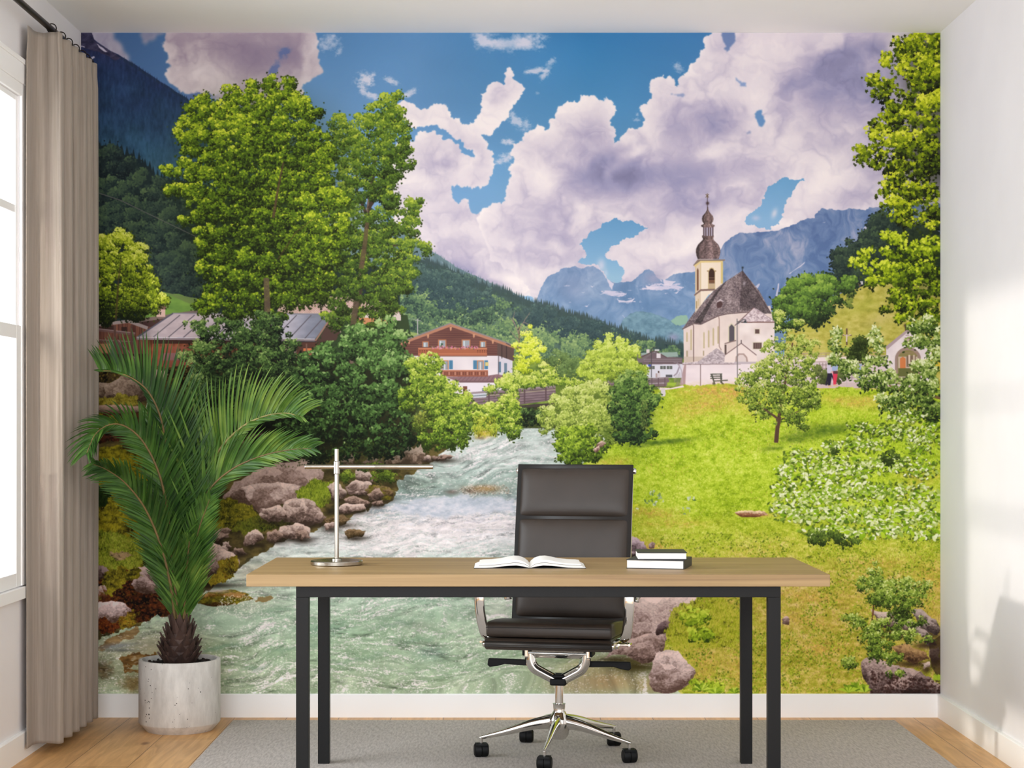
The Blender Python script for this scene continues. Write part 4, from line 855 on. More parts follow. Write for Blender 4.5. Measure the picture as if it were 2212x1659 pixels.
# middle of the bank: old wall, slabs, boulders
patch([(430, 880), (640, 900), (700, 950), (640, 1010), (520, 1020), (430, 1020)], [(20, 16, 10), (60, 46, 38), (96, 76, 68)], 350, 900, (2, 4), 'oval', ((18, 14, 8), (50, 38, 28)))
for i in range(70):
    r_ = RS(3500 + i); x, y = 480 + r_.uniform(0, 175), 935 + r_.uniform(0, 60); w_, h_ = r_.uniform(5, 10), r_.uniform(3, 7)
    if y < 930 + abs(x - 600) * .18: continue
    rock([(x - w_, y), (x - w_ * .6, y - h_), (x + w_ * .5, y - h_ * .9), (x + w_, y), (x + w_ * .5, y + h_), (x - w_ * .7, y + h_ * .8)], 3600 + i, (132, 104, 98), (96, 72, 66), (44, 30, 24), 1)
rock([(505, 1040), (550, 1012), (600, 996), (650, 990), (690, 1000), (700, 1020), (690, 1060), (660, 1078), (600, 1085), (560, 1100), (520, 1090), (480, 1075)], 351, (176, 152, 144), (140, 116, 108), (72, 54, 44), 5, -.30)
rock([(520, 1052), (600, 1040), (650, 1050), (640, 1075), (590, 1100), (560, 1110), (535, 1080)], 352, (188, 166, 158), (152, 128, 120), (84, 64, 54), 4, -.5)
patch([(640, 1060), (680, 1030), (720, 1040), (730, 1070), (700, 1095), (640, 1080)], GRAS, 353, 900, (1.5, 4), 'blade', ((70, 86, 18), (120, 138, 36)))
patch([(430, 1090), (500, 1075), (540, 1090), (560, 1120), (520, 1140), (440, 1150)], MOSS, 354, 900, (1, 3), 'blade', ((60, 60, 12), (120, 112, 26)))
patch([(540, 1120), (600, 1100), (640, 1110), (620, 1140), (560, 1150), (500, 1150)], [(40, 52, 12), (90, 102, 24), (130, 134, 40)], 355, 800, (1, 3.5), 'blade', ((44, 46, 12), (96, 96, 26)))
for i, (p, k, ms) in enumerate((
    ([(640, 1074), (668, 1078), (690, 1098), (706, 1116), (694, 1130), (655, 1136), (612, 1126), (600, 1108), (614, 1084)], 0, 0),
    ([(566, 1098), (600, 1090), (618, 1104), (606, 1126), (580, 1128), (560, 1114)], 0, 0),
    ([(440, 1166), (455, 1148), (486, 1140), (500, 1144), (495, 1160), (470, 1176), (448, 1176)], 1, 0),
    ([(604, 1138), (640, 1128), (670, 1140), (668, 1158), (630, 1166), (600, 1158)], 0, 0),
    ([(700, 1120), (740, 1110), (760, 1122), (740, 1134), (700, 1136)], 2, 0),
    ([(526, 1170), (536, 1150), (552, 1142), (566, 1152), (569, 1164), (548, 1177), (528, 1179)], 0, 0),
    ([(575, 1150), (596, 1142), (612, 1152), (606, 1170), (580, 1172)], 1, 0),
    ([(497, 1194), (508, 1182), (524, 1183), (535, 1196), (520, 1201), (504, 1200)], 1, 0),
    ([(480, 1172), (495, 1168), (500, 1180), (488, 1188), (478, 1182)], 0, 0),
    ([(415, 1180), (430, 1164), (452, 1164), (480, 1182), (508, 1198), (518, 1216), (510, 1236), (480, 1244), (450, 1250), (425, 1266), (412, 1240)], 0, -.25),
    ([(734, 1003), (736, 986), (743, 974), (757, 976), (766, 990), (764, 1004)], 3, 0),
    ([(766, 1030), (768, 1015), (786, 1010), (796, 1016), (806, 1040), (788, 1044)], 0, 0),
    ([(824, 1004), (832, 990), (852, 976), (870, 990), (888, 1004)], 3, 0), ([(900, 1008), (868, 1004), (874, 962), (884, 954), (894, 970), (912, 958), (918, 972), (914, 1000)], 3, 0),
    ([(868, 1000), (870, 970), (884, 955), (892, 972), (888, 1002)], 3, 0), ([(780, 1000), (800, 985), (826, 990), (828, 1004), (786, 1006)], 1, -.2),
    ([(915, 986), (924, 982), (931, 989), (929, 998), (916, 998)], 0, 0), ([(930, 985), (960, 980), (985, 986), (960, 994), (932, 996)], 1, -.1),
    ([(706, 1050), (722, 1040), (736, 1046), (748, 1062), (742, 1076), (716, 1082)], 0, 0),
    ([(744, 1052), (770, 1036), (800, 1040), (806, 1056), (790, 1070), (756, 1068)], 0, 0),
    ([(788, 1060), (798, 1048), (832, 1050), (850, 1060), (848, 1074), (836, 1080), (800, 1078)], 2, .55),
    ([(792, 1068), (818, 1052), (830, 1070), (822, 1082), (800, 1080)], 1, 0),
    ([(742, 1078), (764, 1070), (800, 1084), (796, 1094), (752, 1090)], 1, 0),
    ([(724, 1096), (752, 1086), (786, 1088), (790, 1098), (756, 1108), (730, 1108)], 0, 0),
    ([(800, 1086), (826, 1080), (830, 1090), (806, 1094)], 1, 0), ([(640, 1142), (662, 1144), (672, 1160), (652, 1169), (636, 1164)], 1, 0),
    ([(745, 1148), (765, 1142), (790, 1146), (780, 1160), (752, 1164)], 2, 0),
    ([(700, 1130), (724, 1128), (730, 1140), (704, 1146)], 0, 0))):
    tp, md, lo = (((186, 164, 154), (136, 114, 106), (56, 42, 34)), ((150, 126, 114), (100, 80, 70), (40, 30, 22)), ((120, 98, 70), (84, 66, 40), (38, 30, 14)), ((176, 154, 140), (136, 112, 96), (62, 48, 36)))[k]
    P_ = np.array(p); dab((P_[:, 0].min() + P_[:, 0].max()) / 2, P_[:, 1].max() - 2, (P_[:, 0].max() - P_[:, 0].min()) * .62, 7, (34, 26, 18), .8)
    rock(p, 360 + i, tp, md, lo, 3, ms or -9 if ms == 0 else ms)
patch([(470, 1210), (510, 1200), (522, 1225), (505, 1245), (460, 1262), (440, 1258), (470, 1235)], MOSS, 395, 500, (1, 3), 'blade', ((96, 76, 16), (150, 130, 36)))
rock([(425, 1290), (450, 1278), (490, 1274), (530, 1280), (548, 1294), (510, 1306), (470, 1310), (428, 1304)], 396, (160, 120, 70), (112, 82, 26), (48, 30, 8), 3, .25)
dab(470, 1276, 26, 4, (196, 176, 172), .8)
scatter(poly([(480, 1285), (560, 1285), (560, 1325), (460, 1325)]), 240, (1, 1.5), [(220, 214, 206), (250, 246, 240)], 'blot', 397, .8)
m = warp(poly([(548, 1300), (560, 1290), (585, 1285), (590, 1292), (570, 1302)]), 3, 10, 398); put(m, (128, 106, 62), .9)
foliage([(750, 1022, 14, 10, .5), (740, 1030, 12, 8, .45), (800, 1008, 30, 8, .3), (830, 1030, 30, 12, .25)], [(26, 34, 12), (66, 84, 24), (112, 134, 40), (150, 166, 60)], 399, (1.5, 3), 1., 7, 'leaf')
line([(815, 1036), (850, 1050)], 5, (60, 52, 26), .6)

# ================= right meadow
MEAD = [(1400, 838), (1448, 837), (1476, 834), (1530, 830), (1590, 833), (1760, 838), (2040, 842), (2040, 1510), (1480, 1510), (1430, 1440), (1400, 1330), (1352, 1200), (1340, 1060), (1230, 1030), (1235, 1010), (1290, 985), (1330, 950)]
g = .75 * fbm(10, 6, 5, 401, .62) + .35 * fbm(120, 60, 3, 402)
gm = mix([(-1, (112, 140, 18)), (-.3, (150, 176, 34)), (.3, (178, 198, 58)), (1, (204, 212, 102))], g + .35 * fbm(3, 2, 2, 455))
low = np.clip((YY - 1100) / 150. + .25 * fbm(120, 50, 4, 403), 0, 1)[..., None] * (.55 + .45 * np.clip((XX - 1300) / 500., 0, 1))[..., None]
bm = mix([(-1, (112, 100, 26)), (-.2, (150, 140, 44)), (.25, (178, 156, 74)), (.6, (198, 166, 104)), (1, (212, 180, 136))], g + .45 * fbm(30, 14, 4, 404) + .1)
gm = gm * (1 - low * .74) + bm * low * .74
put(warp(poly(MEAD), 4, 14, 405), gm)
BRN = (198, 158, 80)
for x, y, rx, ry, a, an in ((1560, 846, 100, 16, .9, 0), (1520, 874, 80, 20, .6, -10), (1620, 880, 60, 20, .3, 0), (1480, 900, 50, 20, .25, -20), (1830, 868, 70, 12, .5, 8), (1890, 862, 60, 10, .5, 0), (1950, 880, 60, 14, .45, 10), (1320, 1000, 40, 12, .5, -5), (1400, 1105, 60, 12, .6, 6), (1450, 1130, 90, 12, .45, 0), (1360, 1110, 30, 10, .5, 0), (1640, 1112, 40, 6, .6, 0), (1400, 1180, 60, 16, .7, 0), (1440, 1200, 50, 14, .5, 0), (1620, 1190, 60, 14, .25, 0), (1900, 1215, 60, 10, .4, 0), (1760, 1290, 90, 14, .6, 5), (1740, 1340, 80, 22, .45, 10), (1780, 1400, 70, 18, .5, 0), (1600, 1300, 40, 16, .4, 0), (1600, 1440, 30, 40, .45, 0), (1520, 1420, 50, 30, .5, 20), (1510, 1460, 40, 20, .4, 0), (2010, 1250, 40, 40, .5, 0), (1990, 1030, 50, 20, .5, 0), (1960, 1060, 50, 14, .4, 0), (1930, 1420, 60, 20, .45, 20), (2000, 1320, 40, 14, .4, 30)):
    s_, m_ = localblob(x, y, rx, ry, an)
    m_ = np.clip(m_ * (1 + .9 * fbm(9, 5, 4, int(x + y), .65, m_.shape)) * a, 0, 1)[..., None]
    CAN[s_] = CAN[s_] * (1 - m_) + np.array(BRN, F32) * (1 + .12 * fbm(4, 3, 2, int(x), shape=m_.shape[:2]))[..., None] * m_
MM = poly(MEAD)
scatter(MM * (YY < 1210) * (YY > 838), 22000, (1, 2.6), [(96, 122, 14), (140, 162, 24), (182, 196, 50), (208, 212, 100), (226, 222, 164)], 'blade', 406, .6)
scatter(MM * (YY < 1210) * (YY > 838) * np.clip(fbm(90, 34, 4, 456) + .1, 0, 1), 5000, (1, 2.2), [(150, 120, 60), (196, 160, 90), (214, 184, 130)], 'blade', 457, .6)
scatter(MM * (YY > 1150), 12000, (1, 3.2), [(84, 84, 16), (136, 136, 30), (170, 166, 54), (206, 186, 110), (222, 190, 140)], 'blade', 407, .6)
scatter(MM * (YY > 1200) * (XX > 1500), 7000, (1, 2.6), [(84, 60, 26), (150, 104, 58), (206, 166, 120)], 'blade', 458, .5)
scatter(MM * np.clip(fbm(40, 24, 4, 408) * 1.6 + .3, 0, 1) * (YY > 1150), 11000, (1, 2.8), [(50, 62, 12), (94, 116, 20), (146, 168, 38), (186, 196, 66)], 'leaf', 409, .75)
for x, y, rx, ry, a in ((1420, 955, 60, 6, .75), (1445, 953, 50, 5, .6), (1770, 930, 60, 16, .55), (1720, 945, 40, 10, .6), (1800, 925, 50, 10, .45), (1670, 968, 26, 7, .5), (1280, 985, 30, 10, .5)):
    s_, m_ = localblob(x, y, rx, ry, -6)
    m_ = np.clip(m_ * (1.1 + .9 * fbm(8, 5, 4, int(x), .65, m_.shape)) * a, 0, 1)[..., None]
    CAN[s_] = CAN[s_] * (1 - m_) + np.array((70, 96, 24), F32) * m_
scatter(MM * blob(1750, 935, 90, 24), 900, (1, 3), [(60, 86, 20), (110, 140, 36)], 'blade', 410, .6)
rock([(1586, 1108), (1600, 1102), (1650, 1104), (1660, 1112), (1640, 1116), (1600, 1116)], 411, (196, 170, 140), (150, 104, 76), (96, 56, 36), 1)
fill([(1420, 836), (1448, 838), (1475, 832), (1478, 836), (1440, 842), (1425, 842)], (222, 204, 204)); fill([(1428, 856), (1427, 842), (1431, 838), (1436, 838), (1438, 850), (1436, 856)], (206, 196, 200))
fill([(1440, 826), (1462, 826), (1456, 834), (1442, 832)], (150, 176, 60))
# boulders below the meadow
rock([(1357, 1160), (1366, 1158), (1392, 1170), (1400, 1186), (1388, 1202), (1352, 1206), (1350, 1180)], 420, (170, 150, 158), (128, 108, 114), (52, 40, 40))
rock([(1400, 1176), (1408, 1170), (1416, 1174), (1414, 1184), (1402, 1184)], 421, (160, 138, 134), (120, 96, 92), (70, 50, 44), 1)
dab(1370, 1440, 60, 14, (58, 50, 20), .9); dab(1330, 1424, 40, 8, (50, 40, 18), .8)
rock([(1340, 1275), (1510, 1280), (1500, 1306), (1480, 1322), (1456, 1334), (1450, 1350), (1438, 1366), (1436, 1392), (1428, 1410), (1402, 1432), (1382, 1430), (1356, 1416), (1325, 1414), (1303, 1422), (1326, 1400), (1345, 1390), (1340, 1340)], 422, (200, 178, 172), (162, 138, 134), (92, 70, 62), 4)
rock([(1360, 1380), (1400, 1368), (1434, 1372), (1434, 1396), (1424, 1412), (1400, 1432), (1380, 1430), (1350, 1414), (1320, 1414), (1335, 1400)], 423, (176, 152, 146), (132, 108, 102), (60, 42, 34), 3)
rock([(1420, 1350), (1438, 1340), (1446, 1355), (1436, 1368), (1416, 1372)], 424, (110, 90, 92), (80, 62, 62), (44, 30, 28), 2)
rock([(1410, 1428), (1424, 1406), (1442, 1402), (1470, 1412), (1486, 1434), (1502, 1446), (1494, 1474), (1470, 1490), (1440, 1502), (1414, 1494), (1400, 1462)], 425, (198, 176, 172), (160, 138, 134), (84, 62, 54), 4)
patch([(1445, 1320), (1500, 1300), (1560, 1290), (1600, 1330), (1590, 1400), (1520, 1390), (1450, 1400), (1435, 1370)], [(96, 110, 16), (150, 162, 30), (182, 186, 60), (206, 180, 100)], 426, 2600, (1.5, 4.5), 'blade', ((130, 136, 26), (180, 172, 60)), 6, .8)
foliage([(1510, 1370, 26, 16, .5), (1515, 1475, 22, 16, .55), (1545, 1485, 20, 12, .6), (1500, 1330, 30, 16, .65)], [(44, 60, 10), (96, 120, 20), (150, 174, 40), (190, 202, 70)], 427, (2, 5), .8, 9, 'leaf')
rock([(1688, 1338), (1698, 1330), (1706, 1338), (1704, 1350), (1690, 1348)], 428, (176, 150, 146), (130, 106, 100), (80, 60, 50), 1)
for i, (p, c) in enumerate((([(1880, 1316), (1930, 1322), (1970, 1340), (1992, 1356), (1960, 1368), (1900, 1352)], 0), ([(1966, 1322), (1990, 1314), (2012, 1334), (2028, 1350), (2024, 1372), (2000, 1366), (1982, 1346)], 1), ([(1980, 1352), (2010, 1372), (2024, 1394), (2000, 1392), (1976, 1366)], 1), ([(1924, 1398), (1960, 1388), (1998, 1408), (2006, 1424), (1980, 1434), (1944, 1424)], 2), ([(2008, 1402), (2028, 1398), (2030, 1424), (2012, 1428)], 0),
    ([(1860, 1436), (1872, 1420), (1900, 1424), (1940, 1436), (1972, 1444), (2006, 1462), (2034, 1484), (2034, 1504), (1876, 1504), (1868, 1470)], 3), ([(1990, 1432), (2006, 1428), (2010, 1440), (1996, 1446)], 0))):
    P_ = np.array(p); dab(P_[:, 0].mean(), P_[:, 1].max(), (P_[:, 0].max() - P_[:, 0].min()) * .6, 9, (36, 22, 16), .8)
    tp, md, lo = (((172, 154, 146), (126, 108, 100), (56, 42, 36)), ((150, 134, 130), (100, 86, 82), (40, 30, 28)), ((158, 126, 86), (120, 92, 62), (50, 32, 20)), ((156, 136, 132), (102, 84, 82), (34, 22, 20)))[c]
    rock(p, 430 + i, tp, md, lo, 4)
fill([(2006, 1390), (2034, 1370), (2034, 1480), (2012, 1440)], (40, 26, 20), .7)
scatter(poly([(1880, 1450), (2031, 1470), (2031, 1498), (1880, 1498)]), 200, (1.5, 4), [(30, 16, 12), (60, 34, 30)], 'blot', 440, .7)
rect(2031, 60, 2040, 1510, (200, 200, 200))
# ================= trees and shrubs in front
MAP = [(20, 26, 8), (44, 60, 14), (72, 98, 22), (104, 132, 28), (150, 172, 34), (196, 204, 62)]
MAPD = [(24, 32, 12), (46, 66, 22), (70, 98, 32), (98, 126, 38), (138, 160, 46), (182, 194, 66)]
# left maple
foliage([(225, 560, 28, 50, .45), (260, 540, 36, 38, .57), (290, 580, 34, 40, .49), (240, 610, 42, 40, .41), (310, 620, 36, 34, .45), (255, 650, 50, 30, .25), (320, 655, 30, 22, .35), (225, 665, 30, 30, .03), (290, 668, 40, 20, .19), (215, 690, 24, 14, .00), (262, 512, 18, 16, .61), (222, 526, 16, 18, .55), (350, 648, 12, 12, .49), (330, 610, 16, 16, .49), (300, 545, 16, 24, .72)],
        [(18, 24, 8), (48, 60, 14), (86, 106, 22), (130, 148, 30), (172, 184, 50), (200, 204, 100)], 501, (1.5, 3), 1.1, 9, 'leaf', (.2, -1), 1.2, .16)
taper([(250, 690), (253, 650), (256, 600), (262, 560)], 5, 2, (70, 58, 34), .8)
line([(208, 613), (216, 606)], 6, (190, 186, 184)); 
# --- the two tall maples by the stream: trunks first
BARK = (86, 66, 52)
def trunk(pts, w0, w1, seed):
    taper(pts, w0, w1, (62, 48, 40)); taper([(x - w0 * .18, y) for x, y in pts], w0 * .45, w1 * .45, (112, 92, 80))
trunk([(576, 800), (578, 700), (580, 620), (582, 540), (592, 460), (600, 400), (618, 330)], 17, 6, 1)
trunk([(762, 800), (766, 700), (774, 640), (786, 560), (792, 500), (798, 440), (806, 380), (816, 300)], 17, 6, 2)
for p in ([(592, 460), (560, 400), (545, 340)], [(600, 400), (640, 350), (655, 290)], [(583, 540), (530, 480), (500, 430)], [(585, 520), (640, 470), (670, 420)], [(794, 470), (770, 410), (772, 340)], [(796, 450), (830, 400), (842, 330)], [(786, 560), (840, 530), (890, 528)], [(790, 520), (750, 480), (738, 440)], [(776, 620), (840, 600), (868, 600)]):
    taper(p, 7, 3, (66, 52, 44))
T2 = [(858, 205, 12, 14, .63), (840, 222, 20, 18, .59), (806, 238, 20, 20, .63), (850, 244, 24, 18, .61), (782, 262, 24, 18, .63), (730, 262, 18, 16, .47), (742, 290, 30, 26, .47), (720, 300, 14, 18, .45), (820, 272, 40, 26, .53), (866, 262, 16, 18, .49), (874, 286, 12, 18, .47), (780, 310, 36, 30, .55), (840, 312, 36, 26, .41), (868, 330, 20, 24, .35), (872, 354, 18, 12, .33), (740, 330, 26, 30, .53), (800, 352, 44, 28, .39), (846, 362, 26, 26, .31), (760, 372, 36, 26, .49), (820, 396, 44, 22, .33), (775, 412, 44, 24, .39), (845, 428, 34, 18, .37), (820, 418, 30, 16, .31), (884, 444, 26, 16, .43), (900, 440, 14, 10, .47), (902, 462, 12, 10, .33), (884, 480, 20, 20, .47), (896, 500, 8, 6, .37), (740, 430, 24, 34, .47), (760, 470, 40, 30, .37), (826, 470, 40, 26, .41), (860, 500, 30, 16, .35), (800, 510, 44, 22, .39), (830, 538, 50, 22, .39), (880, 528, 34, 14, .49), (912, 530, 20, 10, .47), (926, 540, 10, 8, .41), (750, 530, 36, 30, .27), (868, 560, 34, 18, .53), (790, 572, 50, 26, .27), (850, 590, 44, 24, .41), (884, 584, 18, 16, .55), (730, 590, 30, 30, .27), (780, 620, 50, 26, .25), (850, 630, 36, 22, .29), (868, 612, 22, 18, .43), (820, 655, 40, 22, .27), (740, 650, 40, 26, .25), (776, 690, 44, 22, .31), (846, 670, 26, 14, .37), (720, 690, 26, 20, .27)]
foliage(T2, MAPD, 510, (1.4, 3.2), 1.05, 9.5, 'maple', (-.1, -1), .55, .17, .14)
T1 = [(622, 176, 14, 16, .52), (575, 172, 18, 14, .50), (598, 198, 34, 20, .50), (548, 182, 12, 16, .46), (500, 200, 16, 16, .42), (520, 214, 28, 20, .46), (484, 232, 28, 20, .56), (440, 214, 14, 10, .40), (452, 228, 20, 14, .52), (412, 226, 14, 14, .52), (424, 244, 24, 16, .52), (560, 226, 40, 24, .48), (620, 216, 30, 24, .52), (648, 224, 20, 18, .52), (665, 240, 26, 14, .44), (684, 238, 10, 6, .40), (400, 264, 16, 16, .56), (388, 280, 10, 14, .58), (430, 276, 34, 22, .56), (490, 262, 40, 22, .62), (560, 262, 44, 24, .48), (630, 262, 44, 24, .46), (664, 280, 28, 22, .42), (398, 300, 20, 16, .52), (440, 304, 34, 20, .48), (500, 296, 44, 22, .52), (570, 300, 50, 24, .36), (640, 306, 44, 24, .38), (690, 300, 16, 20, .40), (410, 322, 22, 14, .48), (470, 336, 44, 22, .38), (540, 336, 50, 24, .30), (610, 340, 50, 26, .34), (676, 340, 34, 28, .42), (704, 330, 12, 22, .44), (352, 362, 18, 9, .60), (372, 370, 18, 10, .56), (400, 356, 22, 14, .50), (430, 372, 30, 18, .46), (480, 372, 40, 22, .34), (540, 380, 48, 26, .26), (600, 384, 50, 26, .36), (660, 382, 44, 28, .44), (706, 372, 24, 26, .50), (352, 412, 16, 7, .62), (374, 404, 20, 10, .54), (398, 408, 24, 14, .50), (430, 410, 34, 16, .40), (490, 414, 44, 24, .28), (550, 424, 48, 24, .24), (612, 430, 50, 26, .34), (668, 428, 44, 28, .48), (716, 424, 24, 28, .56), (740, 440, 12, 18, .58), (440, 440, 34, 18, .36), (402, 470, 16, 10, .60), (420, 466, 20, 14, .46), (462, 458, 40, 22, .30), (520, 464, 44, 24, .24), (580, 472, 48, 26, .28), (640, 474, 46, 26, .40), (696, 474, 34, 30, .48), (736, 484, 18, 26, .56), (450, 500, 30, 22, .34), (500, 506, 44, 24, .22), (560, 516, 48, 26, .24), (620, 520, 46, 26, .32), (680, 520, 44, 30, .40), (726, 520, 22, 24, .44), (440, 530, 16, 22, .42), (480, 548, 44, 22, .30), (540, 560, 48, 26, .28), (600, 566, 46, 26, .26), (660, 566, 44, 28, .34), (706, 560, 26, 24, .36), (436, 574, 14, 14, .44), (470, 590, 40, 20, .30), (530, 606, 48, 22, .22), (596, 610, 44, 24, .24), (656, 610, 40, 24, .26), (700, 604, 24, 20, .28), (460, 618, 24, 10, .38), (500, 636, 44, 16, .32), (450, 642, 16, 8, .40), (560, 646, 44, 20, .24), (630, 648, 40, 20, .28), (476, 660, 26, 12, .30), (520, 672, 40, 14, .26), (590, 680, 30, 14, .24), (430, 654, 10, 8, .40), (680, 640, 24, 16, .24), (446, 668, 22, 9, .40)]
for x, y, rx, ry in ((560, 300, 130, 90), (550, 440, 140, 90), (580, 560, 130, 80), (640, 420, 90, 110)): dab(x, y, rx, ry, (40, 56, 18), .85)
foliage(T1, MAP, 511, (1.5, 3.6), 1.15, 9.5, 'maple', (-.35, -1), 1.3, .19, .03)
taper([(590, 470), (600, 410), (612, 350)], 6, 3, (84, 62, 48), .8); taper([(575, 600), (577, 650), (578, 700)], 12, 14, (96, 78, 66), .8); taper([(600, 560), (640, 500), (680, 470)], 3, 1.5, (70, 50, 36), .6)
taper([(780, 580), (789, 520), (793, 480)], 11, 8, (92, 70, 56), .75); taper([(760, 720), (764, 690), (770, 650)], 13, 12, (88, 70, 58), .8)
# --- shrubs and saplings below them
DG = [(10, 14, 8), (26, 38, 20), (48, 70, 34), (74, 102, 48), (106, 134, 66), (150, 170, 100)]
LGs = [(34, 46, 14), (64, 88, 26), (102, 132, 38), (146, 170, 52), (184, 198, 80), (210, 214, 122)]
for (x, y, rx, ry, a) in ((470, 880, 70, 60, .9), (700, 950, 90, 44, 1.), (600, 900, 80, 50, .9), (840, 950, 60, 40, .9), (760, 900, 110, 70, .9), (560, 800, 100, 60, .8)): dab(x, y, rx, ry, (22, 24, 12), a)
foliage([(470, 800, 50, 30, .30), (450, 850, 40, 34, .20), (520, 850, 60, 36, .24), (590, 850, 50, 36, .22), (500, 760, 50, 30, .34), (560, 780, 50, 34, .34), (440, 760, 30, 22, .44), (450, 720, 30, 14, .40), (520, 720, 44, 20, .40), (580, 720, 44, 24, .40), (620, 760, 36, 26, .34), (420, 700, 24, 8, .56), (490, 700, 30, 12, .38), (420, 745, 18, 8, .62), (440, 780, 30, 10, .66), (600, 810, 40, 30, .26), (640, 800, 30, 26, .34), (420, 830, 22, 14, .5), (480, 900, 40, 24, .12), (560, 900, 40, 24, .10), (650, 850, 40, 30, .24), (566, 690, 20, 20, .34), (600, 700, 24, 18, .3), (440, 812, 26, 8, .74), (400, 770, 18, 8, .66)],
        DG, 520, (1.5, 3.6), .85, 10, 'leaf', (-.3, -1), .7, .17, .06)
foliage([(690, 770, 44, 22, .38), (740, 750, 40, 24, .44), (800, 740, 44, 26, .48), (850, 730, 24, 20, .56), (780, 716, 34, 16, .46), (830, 706, 20, 12, .62), (846, 690, 16, 7, .66), (720, 800, 50, 26, .38), (800, 790, 54, 28, .42), (860, 780, 40, 28, .50), (690, 840, 50, 26, .30), (770, 840, 60, 28, .32), (850, 836, 50, 30, .40), (660, 880, 50, 26, .22), (740, 886, 60, 28, .26), (820, 890, 54, 30, .28), (890, 880, 34, 34, .30), (640, 920, 44, 22, .16), (720, 930, 60, 24, .16), (800, 940, 54, 24, .16), (870, 940, 40, 24, .18), (760, 970, 50, 16, .08), (840, 970, 34, 14, .10), (650, 820, 30, 20, .30), (760, 720, 24, 14, .40), (640, 960, 40, 16, .04), (690, 980, 50, 12, .02)],
        [(14, 20, 10), (34, 52, 24), (58, 86, 40), (82, 118, 56), (112, 148, 78), (158, 182, 116)], 521, (2, 4.5), .85, 12, 'leaf', (-.2, -1), .85, .16, .03)
scatter(poly([(560, 940), (860, 950), (830, 1000), (620, 1010), (560, 1000)]), 500, (1, 3), [(20, 24, 10), (46, 58, 20), (70, 84, 30)], 'leaf', 522, .7)
foliage([(900, 790, 24, 18, .44), (930, 780, 24, 20, .46), (926, 820, 34, 26, .46), (960, 840, 30, 24, .50), (990, 860, 24, 22, .54), (900, 840, 26, 26, .34), (940, 870, 34, 24, .40), (985, 890, 26, 22, .44), (920, 910, 34, 20, .24), (970, 920, 34, 22, .30), (994, 930, 20, 22, .26), (940, 950, 40, 18, .18), (985, 956, 26, 14, .18), (1000, 900, 12, 18, .38), (880, 860, 20, 26, .28), (910, 806, 26, 14, .54)],
        LGs, 523, (1.5, 3.2), .95, 8, 'leaf', (-.1, -1), 1., .17)
dab(905, 900, 20, 24, (112, 96, 60), .4)
# bushes by the bridge
foliage([(1036, 900, 18, 24, .44), (1060, 890, 22, 20, .52), (1088, 880, 20, 20, .54), (1104, 860, 14, 24, .52), (1050, 925, 26, 14, .48), (1086, 915, 26, 16, .42), (1112, 900, 14, 30, .38), (1106, 930, 16, 14, .28), (1022, 880, 10, 10, .38)], LGs, 524, (1.5, 3), 1., 7, 'leaf', (-.1, -1), 1.1, .17)
dab(1046, 936, 18, 9, (206, 160, 44), .7); dab(1036, 945, 12, 4, (90, 60, 20), .6); scatter(poly([(1020, 900), (1070, 900), (1075, 945), (1025, 946)]), 200, (2, 5), [(130, 140, 34), (206, 196, 70)], 'blade', 525, .8)
fill([(1130, 880), (1200, 876), (1200, 925), (1130, 925)], (44, 48, 24), .75)
foliage([(1150, 905, 26, 16, .24), (1175, 900, 20, 16, .26), (1140, 890, 14, 10, .3)], DG, 526, (1.5, 3), .9, 7, 'leaf')
# behind the bridge
line([(1121, 705), (1122, 800)], 2, (104, 76, 60))
for p in ([(1120, 720), (1108, 690), (1112, 672)], [(1120, 715), (1134, 690), (1145, 674)], [(1120, 735), (1100, 712)], [(1122, 730), (1148, 700)], [(1112, 700), (1103, 686)], [(1132, 696), (1142, 700)]): taper(p, 1.8, .8, (150, 122, 112), .9)
foliage([(1142, 706, 5, 8, .80), (1138, 724, 12, 10, .80), (1146, 740, 20, 12, .80), (1134, 752, 18, 12, .76), (1158, 756, 20, 10, .80), (1140, 772, 26, 12, .70), (1136, 790, 22, 12, .62), (1116, 745, 8, 8, .74), (1170, 754, 10, 5, .8)], [(70, 84, 20), (126, 148, 26), (180, 196, 36), (206, 216, 60), (222, 226, 110)], 527, (1.2, 2.5), .8, 6, 'leaf', (0, -1), .5, .15, .1)
foliage([(1090, 830, 26, 12, .72), (1110, 815, 20, 12, .72), (1180, 800, 26, 18, .70), (1196, 790, 18, 14, .74), (1160, 820, 36, 14, .66), (1210, 815, 30, 18, .60), (1130, 822, 20, 10, .66), (1060, 836, 14, 6, .7), (1240, 826, 24, 12, .56)], LGs, 528, (1.2, 2.6), 1., 7, 'leaf', (0, -1), 1.1, .16)
foliage([(1230, 790, 26, 22, .42), (1200, 770, 20, 14, .44), (1250, 800, 20, 18, .4)], [(54, 74, 40), (90, 116, 60), (130, 156, 90)], 529, (1.5, 3), .9, 9, 'leaf')
foliage([(1312, 728, 9, 8, .72), (1300, 745, 16, 12, .68), (1340, 738, 16, 10, .74), (1330, 756, 30, 16, .66), (1290, 765, 20, 12, .62), (1360, 762, 20, 14, .64), (1282, 785, 26, 16, .60), (1330, 785, 40, 20, .58), (1376, 790, 16, 16, .56), (1290, 808, 34, 16, .50), (1350, 808, 34, 16, .46), (1388, 805, 8, 14, .4), (1262, 800, 12, 14, .6)],
        [(70, 84, 26), (108, 130, 40), (148, 172, 52), (182, 200, 74), (206, 216, 116)], 530, (1.5, 3), .95, 8, 'leaf', (0, -1), 1., .15)
